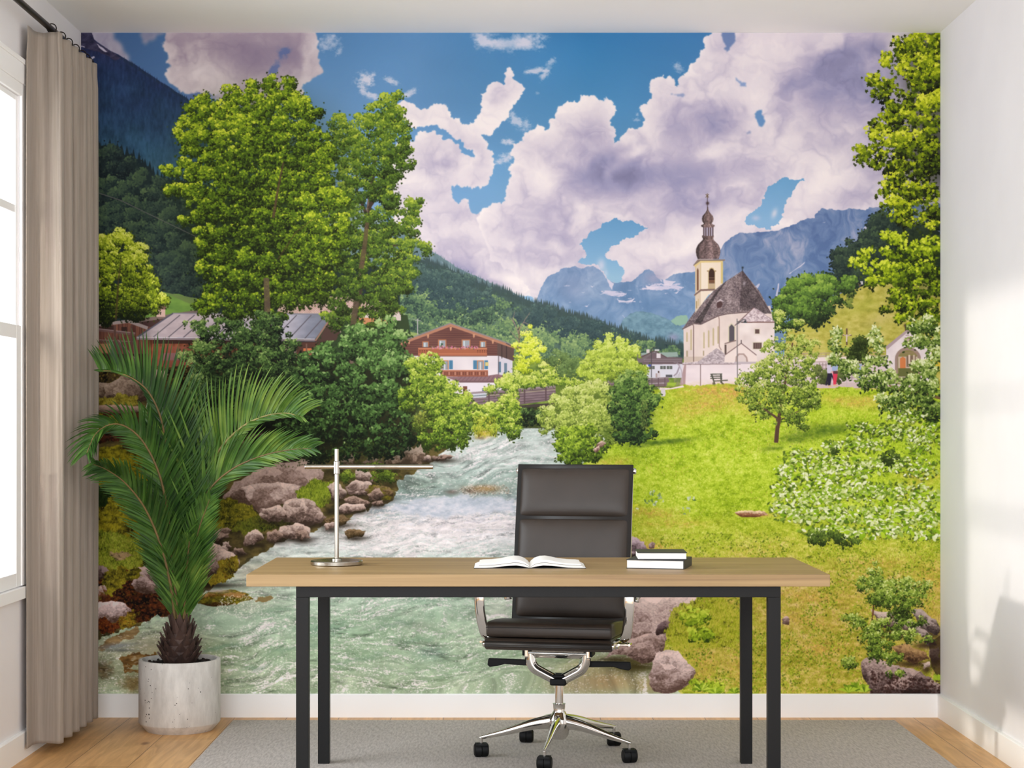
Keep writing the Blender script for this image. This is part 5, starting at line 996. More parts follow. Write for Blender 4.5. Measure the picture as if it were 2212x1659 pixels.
# pale willow bush and its greener foreground
foliage([(1280, 836, 34, 14, .58), (1240, 846, 30, 14, .60), (1300, 856, 40, 18, .58), (1210, 866, 30, 16, .56), (1250, 874, 40, 20, .58), (1310, 882, 36, 22, .56), (1190, 886, 22, 10, .54), (1220, 900, 36, 18, .50), (1280, 906, 40, 24, .50), (1176, 902, 14, 6, .54), (1196, 915, 22, 12, .50), (1320, 916, 26, 26, .40), (1240, 930, 40, 22, .42), (1300, 940, 34, 20, .34), (1172, 930, 8, 5, .44), (1340, 850, 14, 20, .44)],
        [(60, 72, 26), (102, 122, 44), (146, 166, 66), (182, 194, 96), (206, 212, 134)], 531, (1.2, 2.8), 1., 8, 'leaf', (-.1, -1), .9, .18)
foliage([(1230, 940, 26, 18, .56), (1260, 926, 30, 14, .56), (1216, 960, 18, 14, .56), (1250, 965, 34, 18, .46), (1226, 985, 18, 12, .42), (1270, 985, 26, 14, .34), (1290, 960, 20, 16, .34), (1245, 1000, 16, 7, .26), (1230, 970, 14, 20, .5), (1205, 955, 8, 10, .56)],
        [(24, 34, 10), (58, 80, 20), (98, 126, 32), (140, 166, 44), (176, 196, 70)], 532, (1.8, 3.4), 1., 8, 'leaf', (-.3, -1), 1.1, .17)
rock([(1286, 962), (1300, 950), (1310, 956), (1300, 966)], 533, (196, 168, 156), (150, 120, 106), (90, 66, 56), 1); rock([(1280, 970), (1294, 962), (1296, 970), (1286, 978)], 534, (190, 160, 150), (140, 110, 100), (80, 56, 50), 1)
dab(1310, 935, 14, 14, (56, 78, 22), .6)
# dark round bush on the bank
dab(1372, 890, 36, 60, (34, 50, 24), .95)
foliage([(1366, 815, 26, 14, .56), (1340, 835, 22, 18, .48), (1385, 835, 24, 20, .50), (1360, 850, 34, 22, .40), (1405, 860, 20, 18, .46), (1418, 866, 14, 10, .5), (1330, 866, 16, 22, .44), (1380, 880, 34, 22, .34), (1340, 900, 22, 24, .34), (1390, 905, 24, 18, .30), (1360, 925, 30, 22, .26), (1345, 940, 16, 14, .24), (1390, 938, 24, 10, .30), (1366, 948, 26, 8, .2), (1350, 870, 12, 30, .5), (1410, 930, 10, 8, .36)],
        [(18, 28, 16), (38, 60, 28), (64, 94, 40), (92, 124, 52), (128, 156, 74), (166, 186, 104)], 535, (1.6, 3.2), 1., 8.5, 'leaf', (-.2, -1), 1.1, .16)
scatter(poly([(1385, 865), (1400, 860), (1398, 925), (1384, 930)]), 120, (2, 4), [(84, 96, 40), (150, 160, 84)], 'blade', 536, .6)
# fruit tree on the meadow
taper([(1676, 956), (1679, 920), (1684, 890), (1692, 850), (1700, 800), (1712, 740)], 9, 3, (86, 62, 50)); taper([(1683, 906), (1668, 895), (1650, 880), (1636, 866)], 5, 2, (92, 70, 56)); taper([(1690, 870), (1678, 850), (1665, 830)], 4, 2, (92, 70, 56)); taper([(1690, 905), (1720, 890), (1740, 880)], 3, 1.5, (92, 70, 56))
FT = [(34, 44, 16), (66, 86, 28), (98, 122, 40), (134, 156, 56), (172, 186, 84), (204, 208, 130)]
foliage([(1684, 690, 12, 24, .66), (1700, 720, 14, 16, .62), (1720, 700, 10, 12, .60), (1676, 740, 18, 18, .62), (1730, 740, 16, 18, .56), (1700, 760, 30, 16, .60), (1660, 750, 14, 12, .56), (1670, 785, 34, 20, .56), (1730, 790, 26, 20, .54), (1640, 800, 30, 16, .56), (1620, 815, 22, 12, .52), (1690, 815, 44, 22, .48), (1750, 815, 18, 14, .5), (1640, 840, 36, 18, .46), (1604, 840, 14, 10, .5), (1740, 840, 30, 18, .42), (1700, 850, 40, 18, .38), (1640, 870, 32, 18, .40), (1720, 880, 36, 18, .38), (1740, 860, 26, 18, .36), (1666, 885, 24, 12, .36), (1650, 895, 22, 8, .40), (1755, 870, 18, 14, .36), (1720, 905, 30, 10, .30), (1730, 920, 14, 8, .26), (1765, 860, 12, 14, .40), (1612, 862, 14, 12, .46), (1600, 825, 10, 8, .5), (1678, 915, 10, 5, .3)],
        FT, 540, (1.2, 2.6), .66, 7, 'leaf', (-.2, -1), .5, .2, .22)
taper([(1677, 955), (1680, 925), (1685, 900)], 8, 6, (80, 58, 46)); taper([(1650, 882), (1668, 896), (1682, 906)], 3, 4, (84, 62, 50))
foliage([(1755, 755, 12, 22, .62), (1764, 740, 8, 10, .6), (1748, 780, 10, 14, .5), (1838, 760, 18, 10, .34), (1856, 740, 16, 16, .26), (1858, 762, 18, 14, .22)], FT, 541, (1.2, 2.8), .7, 7, 'leaf', (0, -1), .5, .15, .1)
# dark shrub by the crucifix
foliage([(1856, 750, 16, 18, .20), (1848, 770, 18, 12, .24), (1862, 736, 10, 10, .26)], [(26, 34, 12), (60, 76, 30), (96, 116, 50)], 542, (1.2, 2.6), 1, 7, 'leaf')
# --- foreground branches at the right edge
RT = [(14, 16, 6), (42, 54, 10), (84, 104, 14), (134, 152, 20), (184, 194, 34), (214, 216, 70)]
dab(2010, 160, 60, 110, (20, 24, 8), .9); dab(2010, 330, 70, 110, (20, 24, 8), .8); dab(1990, 560, 60, 70, (30, 40, 10), .85)
for p in ([(2034, 185), (1990, 180), (1950, 170)], [(2034, 340), (1990, 342), (1940, 336)], [(2034, 420), (1990, 430)]): taper(p, 4, 2, (34, 20, 14))
foliage([(2010, 90, 40, 26, .50), (1960, 96, 34, 20, .50), (1930, 130, 26, 22, .56), (1910, 170, 26, 16, .52), (1896, 190, 14, 14, .44), (1925, 200, 26, 16, .42), (1975, 140, 40, 26, .66), (2010, 130, 30, 24, .62), (1985, 180, 36, 24, .38), (2020, 170, 24, 20, .28), (1950, 220, 30, 20, .34), (1990, 230, 34, 22, .60), (2020, 210, 20, 24, .66), (1930, 250, 26, 18, .40), (1910, 270, 24, 18, .42), (1960, 262, 30, 20, .44), (2010, 262, 26, 24, .46), (1890, 290, 20, 14, .44), (1872, 320, 22, 14, .46), (1920, 292, 34, 14, .72), (1970, 290, 34, 14, .66), (1920, 320, 40, 20, .48), (1980, 326, 40, 24, .34), (1880, 340, 24, 14, .42), (1930, 350, 36, 20, .36), (2010, 330, 26, 40, .34), (1900, 360, 20, 10, .34), (1980, 370, 40, 20, .36), (1940, 386, 34, 14, .44), (1910, 400, 14, 16, .62), (1950, 410, 34, 20, .44), (2000, 410, 34, 24, .40), (1925, 440, 24, 14, .50), (1970, 444, 40, 18, .44), (1950, 470, 26, 14, .52), (2010, 452, 24, 20, .44), (1990, 470, 24, 10, .56), (2020, 480, 14, 10, .60)],
        RT, 550, (2.5, 6), .82, 13, 'maple', (-.25, -1), .8, .17, .03)
foliage([(1930, 510, 26, 14, .66), (1890, 550, 34, 14, .66), (1850, 570, 14, 16, .64), (1900, 580, 40, 16, .58), (1950, 540, 44, 24, .56), (2000, 530, 34, 18, .60), (1960, 590, 44, 22, .36), (1920, 606, 34, 12, .42), (2010, 580, 26, 30, .36), (1990, 620, 40, 20, .32), (1950, 640, 34, 14, .34), (1930, 660, 26, 14, .34), (1990, 660, 40, 20, .36), (1960, 680, 26, 10, .50), (2015, 690, 20, 20, .40), (1990, 700, 26, 14, .50), (1888, 608, 16, 8, .5)],
        [(18, 24, 6), (48, 64, 10), (88, 112, 16), (136, 158, 22), (180, 196, 36), (206, 214, 70)], 551, (2.2, 5), .85, 11, 'maple', (-.25, -1), .9, .17, .02)
taper([(2034, 860), (1990, 850), (1960, 845), (1930, 840), (1890, 800)], 7, 2, (110, 84, 56)); taper([(1970, 848), (1960, 870)], 4, 2, (84, 62, 44))
AP = [(24, 34, 14), (54, 76, 26), (92, 116, 44), (130, 152, 66), (176, 190, 116), (216, 220, 178)]
foliage([(1800, 720, 12, 22, .62), (1806, 750, 14, 18, .58), (1810, 780, 20, 14, .50), (1830, 790, 22, 14, .5), (1850, 800, 30, 16, .48), (1880, 780, 16, 20, .6), (1890, 740, 12, 26, .64), (1884, 712, 8, 12, .68), (1900, 770, 16, 20, .56), (1910, 810, 30, 16, .44), (1880, 820, 34, 14, .44), (1926, 836, 26, 10, .36), (1990, 700, 34, 22, .52), (2010, 730, 30, 20, .46), (1980, 740, 24, 12, .46), (2020, 770, 20, 24, .56), (1990, 800, 40, 20, .56), (1950, 820, 30, 14, .54), (1980, 830, 44, 20, .44), (2010, 850, 30, 24, .34), (1950, 860, 34, 14, .34), (1930, 880, 30, 12, .34), (1980, 880, 40, 16, .24), (2015, 890, 20, 24, .24), (2000, 790, 30, 14, .66), (1924, 864, 22, 10, .5), (1900, 860, 14, 8, .56)],
        AP, 552, (2, 4.2), .7, 10, 'leaf', (-.1, -1), .75, .2, .06)
# --- nettles and butterbur on the slope
NT = [(36, 56, 14), (74, 104, 24), (122, 150, 48), (168, 184, 98), (204, 210, 160), (224, 226, 200)]
rs = RS(560)
NB = [(1870, 920, 50, 12), (1930, 930, 60, 20), (1990, 950, 40, 30), (1800, 965, 40, 16), (1860, 960, 60, 20), (1740, 985, 50, 18), (1800, 1000, 70, 22), (1700, 1020, 30, 24), (1760, 1030, 70, 24), (1850, 1010, 60, 26), (1920, 1000, 60, 20), (1990, 1010, 40, 26), (1700, 1060, 34, 24), (1760, 1070, 70, 26), (1840, 1060, 70, 26), (1920, 1060, 60, 24), (1990, 1070, 40, 30), (1690, 1095, 30, 14), (1740, 1110, 60, 22), (1810, 1110, 70, 26), (1880, 1110, 60, 26), (1950, 1110, 60, 26), (2000, 1120, 30, 24), (1780, 1145, 60, 16), (1850, 1150, 60, 16), (1920, 1145, 40, 16), (1990, 1150, 40, 16), (1960, 900, 50, 14), (2010, 920, 24, 14)]
NMm = np.zeros((MH, MW), F32)
for x, y, rx, ry in NB:
    s_, m_ = localblob(x, y, rx, ry); NMm[s_] = np.maximum(NMm[s_], m_)
NMm = np.clip(NMm * (1 + .5 * fbm(40, 20, 4, 561)) * 1.15 - .12, 0, 1)
scatter(NMm, 2600, (2, 5), [(38, 56, 16), (66, 90, 24), (96, 118, 36)], 'leaf', 562, .75)
ys_, xs_ = np.where(NMm > rs.uniform(.15, 1., NMm.shape)); k = rs.choice(len(ys_), 3000); o = np.argsort(ys_[k]); k = k[o]
tv = np.clip(rs.beta(2.2, 1.4, len(k)) * 1.05, 0, 1)
cc = ramp(NT)(tv); ylw = rs.uniform(0, 1, len(k)) < .27; cc[ylw] = ramp([(110, 150, 20), (170, 196, 44)])(rs.uniform(0, 1, ylw.sum()))
stamp(xs_[k] + OX + 1., ys_[k] + OY + 1.8, (2.2 + 2.6 * rs.uniform(0, 1, len(k))) * 1.1, cc * .36, 'leaf', rs, .5)
o_ = rs.get_state(); stamp(xs_[k] + OX, ys_[k] + OY, (2.5 + 3.6 * rs.uniform(0, 1, len(k)) ** 1.5) * (.8 + .5 * (ys_[k] + OY - 900) / 250.), cc, 'hleaf', rs, .95)
foliage([(1800, 975, 5, 8, .3), (1920, 985, 16, 16, .2), (1780, 1160, 40, 14, .25), (1840, 1170, 20, 8, .3)], [(36, 48, 16), (76, 98, 34), (120, 140, 50)], 563, (1.5, 3.5), .8, 8, 'leaf')
for x, y in ((1410, 1062), (1424, 1072), (1404, 1078), (1412, 1085), (1490, 1078), (1480, 1100)):
    stamp(x + rs.normal(0, 4, 5), y + rs.normal(0, 4, 5), rs.uniform(2, 5, 5), ramp([(90, 120, 50), (206, 214, 180)])(rs.uniform(0, 1, 5)), 'leaf', rs)
stamp([1368, 1374, 1376], [1092, 1090, 1098], [5, 5, 4], [(190, 200, 40), (200, 206, 60), (206, 206, 170)], 'leaf', rs)
# --- shrub bottom right
for p in ([(1885, 1330), (1888, 1295), (1890, 1270)], [(1870, 1370), (1882, 1350), (1886, 1320)], [(1940, 1330), (1930, 1290)], [(1910, 1350), (1930, 1330), (1950, 1300)]): taper(p, 3.4, 1.6, (92, 56, 40))
foliage([(1890, 1230, 12, 14, .54), (1880, 1250, 26, 12, .48), (1900, 1270, 40, 14, .48), (1950, 1260, 30, 12, .52), (1985, 1262, 26, 10, .54), (1870, 1260, 18, 14, .38), (1920, 1290, 40, 18, .38), (1970, 1290, 36, 18, .38), (1950, 1310, 34, 14, .20), (1900, 1290, 24, 14, .28), (1950, 1328, 26, 10, .16), (1850, 1335, 26, 10, .52), (1870, 1350, 30, 12, .46), (1920, 1350, 30, 12, .40), (1970, 1340, 26, 12, .34), (1880, 1375, 26, 14, .38), (1900, 1395, 34, 14, .34), (1920, 1370, 30, 12, .42), (1890, 1415, 30, 10, .32), (1930, 1420, 20, 14, .36), (1960, 1370, 26, 12, .42), (1990, 1380, 26, 8, .52), (1840, 1430, 20, 10, .42), (1935, 1455, 18, 8, .36)],
        [(28, 36, 12), (60, 80, 24), (94, 120, 38), (132, 154, 56), (168, 184, 92), (200, 208, 140)], 570, (1.4, 3), .75, 8, 'leaf', (-.1, -1), .7, .18, .05)
def tuft(x, y, n, L, cols, seed, sp=70):
    r_ = RS(seed)
    for i in range(n):
        a = np.radians(-90 + r_.uniform(-sp, sp)); l = L * r_.uniform(.6, 1); c = ramp(cols)(r_.uniform(0, 1))
        x1, y1 = x + l * .6 * np.cos(a), y + l * .6 * np.sin(a); x2, y2 = x + l * 1.05 * np.cos(a), y + l * .8 * np.sin(a) + abs(np.cos(a)) * l * .15
        px, py = -np.sin(a) * l * .13, np.cos(a) * l * .13
        fill([(x, y), (x1 + px, y1 + py), (x2, y2), (x1 - px, y1 - py)], c)
GRN = [(64, 92, 18), (110, 140, 28), (156, 180, 48), (184, 200, 80)]
tuft(1850, 1494, 34, 34, GRN, 571); tuft(1832, 1496, 16, 28, GRN, 572); tuft(1868, 1496, 14, 26, GRN, 573)
tuft(1515, 1492, 30, 26, GRN, 574); tuft(1545, 1498, 20, 24, GRN, 575); tuft(1586, 1498, 16, 22, GRN, 576); tuft(2026, 1470, 14, 24, GRN, 577); tuft(1984, 1384, 18, 18, [(120, 120, 40), (176, 176, 80)], 578)
tuft(1380, 1000, 10, 8, GRN, 579)
# warm haze of the sun towards the middle of the view and a darker border, as printed
v = np.clip(((XX - 1180) / 1050.) ** 2 + ((YY - 820) / 900.) ** 2, 0, 1.6)
CAN *= (1.035 - .06 * v)[..., None]
CAN = CAN + (255 - CAN) * (.07 * np.exp(-((XX - 1150) / 420.) ** 2 - ((YY - 640) / 260.) ** 2))[..., None] * np.array((1., .93, .92), F32)

k_ = np.pad(CAN, ((1, 1), (1, 1), (0, 0)), mode='edge')
k_ = (k_[:-2] + 2 * k_[1:-1] + k_[2:]) / 4; k_ = (k_[:, :-2] + 2 * k_[:, 1:-1] + k_[:, 2:]) / 4
CAN = CAN * .35 + k_ * .65

# gain and tint painted into the print to cancel the room's uneven, bluish light
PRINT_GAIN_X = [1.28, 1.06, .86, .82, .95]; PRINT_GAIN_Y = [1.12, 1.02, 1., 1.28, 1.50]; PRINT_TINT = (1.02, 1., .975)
# ================================================================ the room
M_WALL = material('wall_paint', (234, 231, 232), .85, noise=3, col2=(230, 227, 228), bump=(60, .06))
M_CEIL = material('ceiling_paint', (246, 244, 241), .9, noise=2, col2=(243, 241, 238))
M_TRIM = material('white_trim', (249, 248, 247), .45, noise=2, col2=(247, 246, 245))

def structure(name, x0, x1, y0, y1, z0, z1, m, label=None, bevel=0.):
    o = box(name, x0, x1, y0, y1, z0, z1, m, None, bevel); return tag(o, label, None, None, 'structure')

# floor: long oak planks running away from the camera
def floor_material():
    m = bpy.data.materials.new('oak_planks'); m.use_nodes = True; nt = m.node_tree; N = nt.nodes; L = nt.links; b = N['Principled BSDF']
    tc = N.new('ShaderNodeTexCoord'); mp = N.new('ShaderNodeMapping'); mp.inputs['Rotation'].default_value = (0, 0, math.pi / 2); mp.inputs['Location'].default_value = (.35, .049, 0)
    L.new(tc.outputs['Object'], mp.inputs['Vector'])
    br = N.new('ShaderNodeTexBrick'); br.offset = .37; br.inputs['Scale'].default_value = 1.; br.inputs['Brick Width'].default_value = 1.5; br.inputs['Row Height'].default_value = .22
    br.inputs['Mortar Size'].default_value = .0016; br.inputs['Mortar Smooth'].default_value = .3
    br.inputs['Color1'].default_value = srgb((232, 184, 126)); br.inputs['Color2'].default_value = srgb((220, 172, 113)); br.inputs['Mortar'].default_value = srgb((120, 88, 56))
    L.new(mp.outputs['Vector'], br.inputs['Vector'])
    mg = N.new('ShaderNodeMapping'); mg.inputs['Scale'].default_value = (14, 1.3, 1); L.new(tc.outputs['Object'], mg.inputs['Vector'])
    n = N.new('ShaderNodeTexNoise'); n.inputs['Scale'].default_value = 2.2; n.inputs['Detail'].default_value = 9; n.inputs['Distortion'].default_value = 1.2; L.new(mg.outputs['Vector'], n.inputs['Vector'])
    r = N.new('ShaderNodeValToRGB'); r.color_ramp.elements[0].position = .3; r.color_ramp.elements[0].color = (.60, .52, .44, 1); r.color_ramp.elements[1].position = .7; r.color_ramp.elements[1].color = (1, 1, 1, 1)
    L.new(n.outputs['Fac'], r.inputs['Fac'])
    mx = N.new('ShaderNodeMix'); mx.data_type = 'RGBA'; mx.blend_type = 'MULTIPLY'; mx.inputs[0].default_value = .75
    L.new(br.outputs['Color'], mx.inputs[6]); L.new(r.outputs['Color'], mx.inputs[7])
    v = N.new('ShaderNodeTexVoronoi'); v.inputs['Scale'].default_value = 1.1; mk = N.new('ShaderNodeMapping'); mk.inputs['Scale'].default_value = (2.2, 1., 1); L.new(tc.outputs['Object'], mk.inputs['Vector']); L.new(mk.outputs['Vector'], v.inputs['Vector'])
    kr = N.new('ShaderNodeValToRGB'); kr.color_ramp.elements[0].position = .02; kr.color_ramp.elements[0].color = (.30, .2, .13, 1); kr.color_ramp.elements[1].position = .05; kr.color_ramp.elements[1].color = (1, 1, 1, 1)
    L.new(v.outputs['Distance'], kr.inputs['Fac'])
    m2 = N.new('ShaderNodeMix'); m2.data_type = 'RGBA'; m2.blend_type = 'MULTIPLY'; m2.inputs[0].default_value = .8; L.new(mx.outputs[2], m2.inputs[6]); L.new(kr.outputs['Color'], m2.inputs[7])
    L.new(m2.outputs[2], b.inputs['Base Color']); b.inputs['Roughness'].default_value = .42
    bp = N.new('ShaderNodeBump'); bp.inputs['Strength'].default_value = .15; bp.inputs['Distance'].default_value = .002; L.new(n.outputs['Fac'], bp.inputs['Height']); L.new(bp.outputs['Normal'], b.inputs['Normal'])
    return m
structure('floor', XL - .12, XR + .12, YF, YB + .12, -.12, 0, floor_material())
structure('ceiling', XL - .12, XR + .12, YF, YB + .12, ZC, ZC + .12, M_CEIL)
structure('wall_back', XL - .12, XR + .12, YB, YB + .12, 0, ZC, M_WALL)
structure('wall_right', XR, XR + .12, YF, YB, 0, ZC, M_WALL)
# left wall with the window opening and an unseen second one, added for light
WZ0, WZ1 = .64, 2.447
WIN = [(4.92, 6.49), (2.75, 4.32)]
bm = bmesh.new()
for a, b in ((YF, 2.75), (4.32, 4.92), (6.49, YB)): bbox(bm, XL - .12, XL, a, b, 0, ZC)
for a, b in WIN: bbox(bm, XL - .12, XL, a, b, 0, WZ0); bbox(bm, XL - .12, XL, a, b, WZ1, ZC)
tag(from_bm('wall_left', bm, M_WALL), kind='structure')
BH = .099
def board(name, pts_axis, a, b, side):
    bm = bmesh.new(); t = .016
    pr = [(0, 0), (t, 0), (t, BH - .004), (t - .004, BH), (0, BH)]
    if side == 'L': prism(bm, [(XL + p[0], p[1]) for p in pr], 'y', a, b)
    if side == 'R': prism(bm, [(XR - p[0], p[1]) for p in pr], 'y', a, b)
    if side == 'B': prism(bm, [(YB - p[0], p[1]) for p in pr], 'x', a, b)
    tag(from_bm(name, bm, M_TRIM), kind='structure')
board('baseboard_left', 0, YF, YB, 'L'); board('baseboard_right', 0, YF, YB, 'R'); board('baseboard_back', 0, XL + .016, XR - .016, 'B')

# ---- sash windows
def glass_material():
    m = bpy.data.materials.new('window_glass'); m.use_nodes = True; nt = m.node_tree; b = nt.nodes['Principled BSDF']; out = nt.nodes['Material Output']
    t = nt.nodes.new('ShaderNodeBsdfTransparent'); g = nt.nodes.new('ShaderNodeBsdfGlossy'); g.inputs['Roughness'].default_value = .02
    lw = nt.nodes.new('ShaderNodeLayerWeight'); lw.inputs['Blend'].default_value = .12
    ml = nt.nodes.new('ShaderNodeMath'); ml.operation = 'MULTIPLY'; ml.inputs[1].default_value = .35
    nt.links.new(lw.outputs['Fresnel'], ml.inputs[0])
    mx = nt.nodes.new('ShaderNodeMixShader'); nt.links.new(ml.outputs[0], mx.inputs[0]); nt.links.new(t.outputs[0], mx.inputs[1]); nt.links.new(g.outputs[0], mx.inputs[2]); nt.links.new(mx.outputs[0], out.inputs['Surface'])
    nt.nodes.remove(b); return m
M_GLASS = glass_material()
def window(n, y0, y1):
    r = empty('window_%d' % n, (XL, (y0 + y1) / 2, WZ0), kind='structure')
    c = r.location.copy()
    def B(name, x0, x1, a, b, z0, z1, mat=M_TRIM, par=r, bev=.002): return box(name, x0 - c.x, x1 - c.x, a - c.y, b - c.y, z0 - c.z, z1 - c.z, mat, par, bev)
    bm = bmesh.new()                                   # casing round the opening
    def add(x0, x1, a, b, z0, z1): bbox(bm, x0 - c.x, x1 - c.x, a - c.y, b - c.y, z0 - c.z, z1 - c.z)
    add(XL, XL + .012, y0 - .075, y0, WZ0, WZ1 + .045); add(XL, XL + .012, y1, y1 + .06, WZ0, WZ1 + .045); add(XL, XL + .012, y0, y1, WZ1, WZ1 + .045)
    add(XL, XL + .016, y0 - .085, y1 + .062, WZ1 + .045, WZ1 + .12); add(XL, XL + .020, y0 - .095, y1 + .066, WZ1 + .12, WZ1 + .138)
    from_bm('window_frame', bm, M_TRIM, r, False, .003)
    B('window_sill', XL - .01, XL + .020, y0 - .09, y1 + .066, WZ0 - .048, WZ0 - .004)
    def sash(name, x0, x1, z0, z1, st, top, bot, munt):
        bm = bmesh.new()
        def add(a, b, zz0, zz1, xa=x0, xb=x1): bbox(bm, xa - c.x, xb - c.x, a - c.y, b - c.y, zz0 - c.z, zz1 - c.z)
        add(y0, y0 + st, z0, z1); add(y1 - st, y1, z0, z1); add(y0 + st, y1 - st, z1 - top, z1); add(y0 + st, y1 - st, z0, z0 + bot)
        if munt: add(y0 + st, y1 - st, munt - .015, munt + .015, x0 + .004, x1 - .002)
        s = from_bm(name, bm, M_TRIM, r, False, .0025)
        g = B('window_pane', (x0 + x1) / 2 - .002, (x0 + x1) / 2 + .002, y0 + st, y1 - st, z0 + bot, z1 - top, M_GLASS, s, 0)
        return s
    sash('upper_sash', XL - .034, XL - .004, 1.56, WZ1, .030, .020, .040, 2.028)
    sash('lower_sash', XL - .002, XL + .008, WZ0, 1.60, .062, .050, .052, None)
window(1, *WIN[0]); window(2, *WIN[1])  # the second window is out of view, added to let in more light

# ---- curtain rod and curtain
M_ROD = material('dark_bronze', (52, 45, 40), .35, .8)
rd = empty('curtain_rod', (-1.73, 5.9, 2.735), 0, 'thin dark metal curtain rod running along the left wall under the ceiling', 'curtain rod')
tube('rod', [(0, -2.2, 0), (0, 1.36, 0)], .012, M_ROD, rd, 16)
lathe('finial', [(.012, 0), (.018, .004), (.018, .03), (.01, .04)], (0, 1.36, 0), M_ROD, rd, 20, 'y')
for y in (-1.0, 1.30): tube('bracket', [(-.072, y, 0), (0, y, 0)], .006, M_ROD, rd, 10)
def curtain_material():
    m = bpy.data.materials.new('curtain_cloth'); m.use_nodes = True; nt = m.node_tree; N = nt.nodes; L = nt.links; b = N['Principled BSDF']; out = N['Material Output']
    tc = N.new('ShaderNodeTexCoord'); mp = N.new('ShaderNodeMapping'); mp.inputs['Scale'].default_value = (1, 1, .03); L.new(tc.outputs['Object'], mp.inputs['Vector'])
    n = N.new('ShaderNodeTexNoise'); n.inputs['Scale'].default_value = 130; n.inputs['Detail'].default_value = 5; L.new(mp.outputs['Vector'], n.inputs['Vector'])
    r = N.new('ShaderNodeValToRGB'); r.color_ramp.elements[0].position = .3; r.color_ramp.elements[0].color = srgb((170, 157, 143)); r.color_ramp.elements[1].position = .7; r.color_ramp.elements[1].color = srgb((186, 173, 160))
    L.new(n.outputs['Fac'], r.inputs['Fac']); L.new(r.outputs['Color'], b.inputs['Base Color']); b.inputs['Roughness'].default_value = .85; b.inputs['Sheen Weight'].default_value = .2
    t = N.new('ShaderNodeBsdfTranslucent'); L.new(r.outputs['Color'], t.inputs['Color']); mx = N.new('ShaderNodeMixShader'); mx.inputs[0].default_value = .30
    L.new(b.outputs[0], mx.inputs[1]); L.new(t.outputs[0], mx.inputs[2]); L.new(mx.outputs[0], out.inputs['Surface']); return m
M_CURT = curtain_material()
cu = empty('curtain', (-1.725, 6.9, .037), 0, 'long taupe curtain hanging in folds beside the window at the left wall', 'curtain')
tips = [6.62, 6.755, 6.87, 6.985, 7.09, 7.18]
path = [(-1.777, 6.500), (-1.776, 6.54), (-1.778, 6.575), (-1.768, 6.612), (-1.750, 6.620), (-1.72, 6.614), (-1.69, 6.604)]
for i, y in enumerate(tips):
    path += [(-1.679, y - .012), (-1.675, y + .010), (-1.685, y + .030)]
    if i < len(tips) - 1:
        ny = tips[i + 1]; path += [(-1.728, y + .050), (-1.762, y + .062), (-1.768, (y + ny) / 2 + .016), (-1.745, ny - .035), (-1.70, ny - .026)]
path += [(-1.71, 7.225)]
cp = catmull([(x, y, 0) for x, y in path], 4)
bm = bmesh.new(); rows = []
HZ = 2.672
zs = [0, .012, .022] + [.1 + (HZ - .2) * k / 16 for k in range(17)] + [HZ - .05, HZ - .02, HZ]
for zi, z in enumerate(zs):
    row = []
    for k, p in enumerate(cp):
        a = .004 * math.sin(z * 2.1 + k * .9) * min(1, z * 2); s = 1 + .05 * math.sin(z * 1.3)
        x = -1.725 + (p.x + 1.725) * s * (1. if z < HZ - .06 else .93)
        row.append(bm.verts.new((x + 1.725, p.y - 6.9 + a, z - (.0 if z > .03 else 0))))
    rows.append(row)
for a, b in zip(rows, rows[1:]):
    for k in range(len(a) - 1): bm.faces.new((a[k], a[k + 1], b[k + 1], b[k]))
cl = from_bm('cloth', bm, M_CURT, cu, True); sd = cl.modifiers.new('thick', 'SOLIDIFY'); sd.thickness = .0022
for i, y in enumerate([6.66, 6.80, 6.91, 7.02, 7.13, 7.20]):
    bm = bmesh.new(); ring = [(.0 + .0175 * math.cos(a), y - 6.9, 2.698 + .0175 * math.sin(a)) for a in [k * math.pi / 12 for k in range(25)]]
    tube_bm(bm, ring, .0022, 8); from_bm('curtain_ring', bm, M_ROD, cu, True)

# ================================================================ wallpaper print
img = bpy.data.images.new('landscape_print', MW, MH, alpha=False)
pix = np.ones((MH, MW, 4), np.float32)
lin = np.clip(CAN / 255., 0, 1) ** 2.2
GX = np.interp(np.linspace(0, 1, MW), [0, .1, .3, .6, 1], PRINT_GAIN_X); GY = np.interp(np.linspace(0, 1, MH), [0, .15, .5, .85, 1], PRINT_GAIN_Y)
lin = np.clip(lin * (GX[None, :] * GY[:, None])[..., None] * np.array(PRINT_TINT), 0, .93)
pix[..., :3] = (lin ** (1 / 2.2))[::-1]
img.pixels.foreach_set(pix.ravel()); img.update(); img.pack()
del pix, lin
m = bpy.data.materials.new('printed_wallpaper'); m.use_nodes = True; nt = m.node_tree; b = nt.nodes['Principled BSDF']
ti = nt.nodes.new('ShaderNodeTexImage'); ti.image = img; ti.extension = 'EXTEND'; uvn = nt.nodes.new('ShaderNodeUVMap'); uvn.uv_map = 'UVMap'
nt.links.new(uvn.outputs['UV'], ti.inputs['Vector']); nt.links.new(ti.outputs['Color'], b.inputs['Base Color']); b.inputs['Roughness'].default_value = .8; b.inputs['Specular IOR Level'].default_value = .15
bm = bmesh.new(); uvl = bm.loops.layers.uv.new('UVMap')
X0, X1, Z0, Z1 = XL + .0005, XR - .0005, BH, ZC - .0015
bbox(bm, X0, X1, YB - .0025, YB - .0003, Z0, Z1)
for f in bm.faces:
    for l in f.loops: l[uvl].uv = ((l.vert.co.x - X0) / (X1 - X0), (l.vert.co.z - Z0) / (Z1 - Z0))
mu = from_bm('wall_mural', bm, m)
tag(mu, 'full-wall photo mural of an alpine river, village church and mountains covering the end wall', 'wall mural')

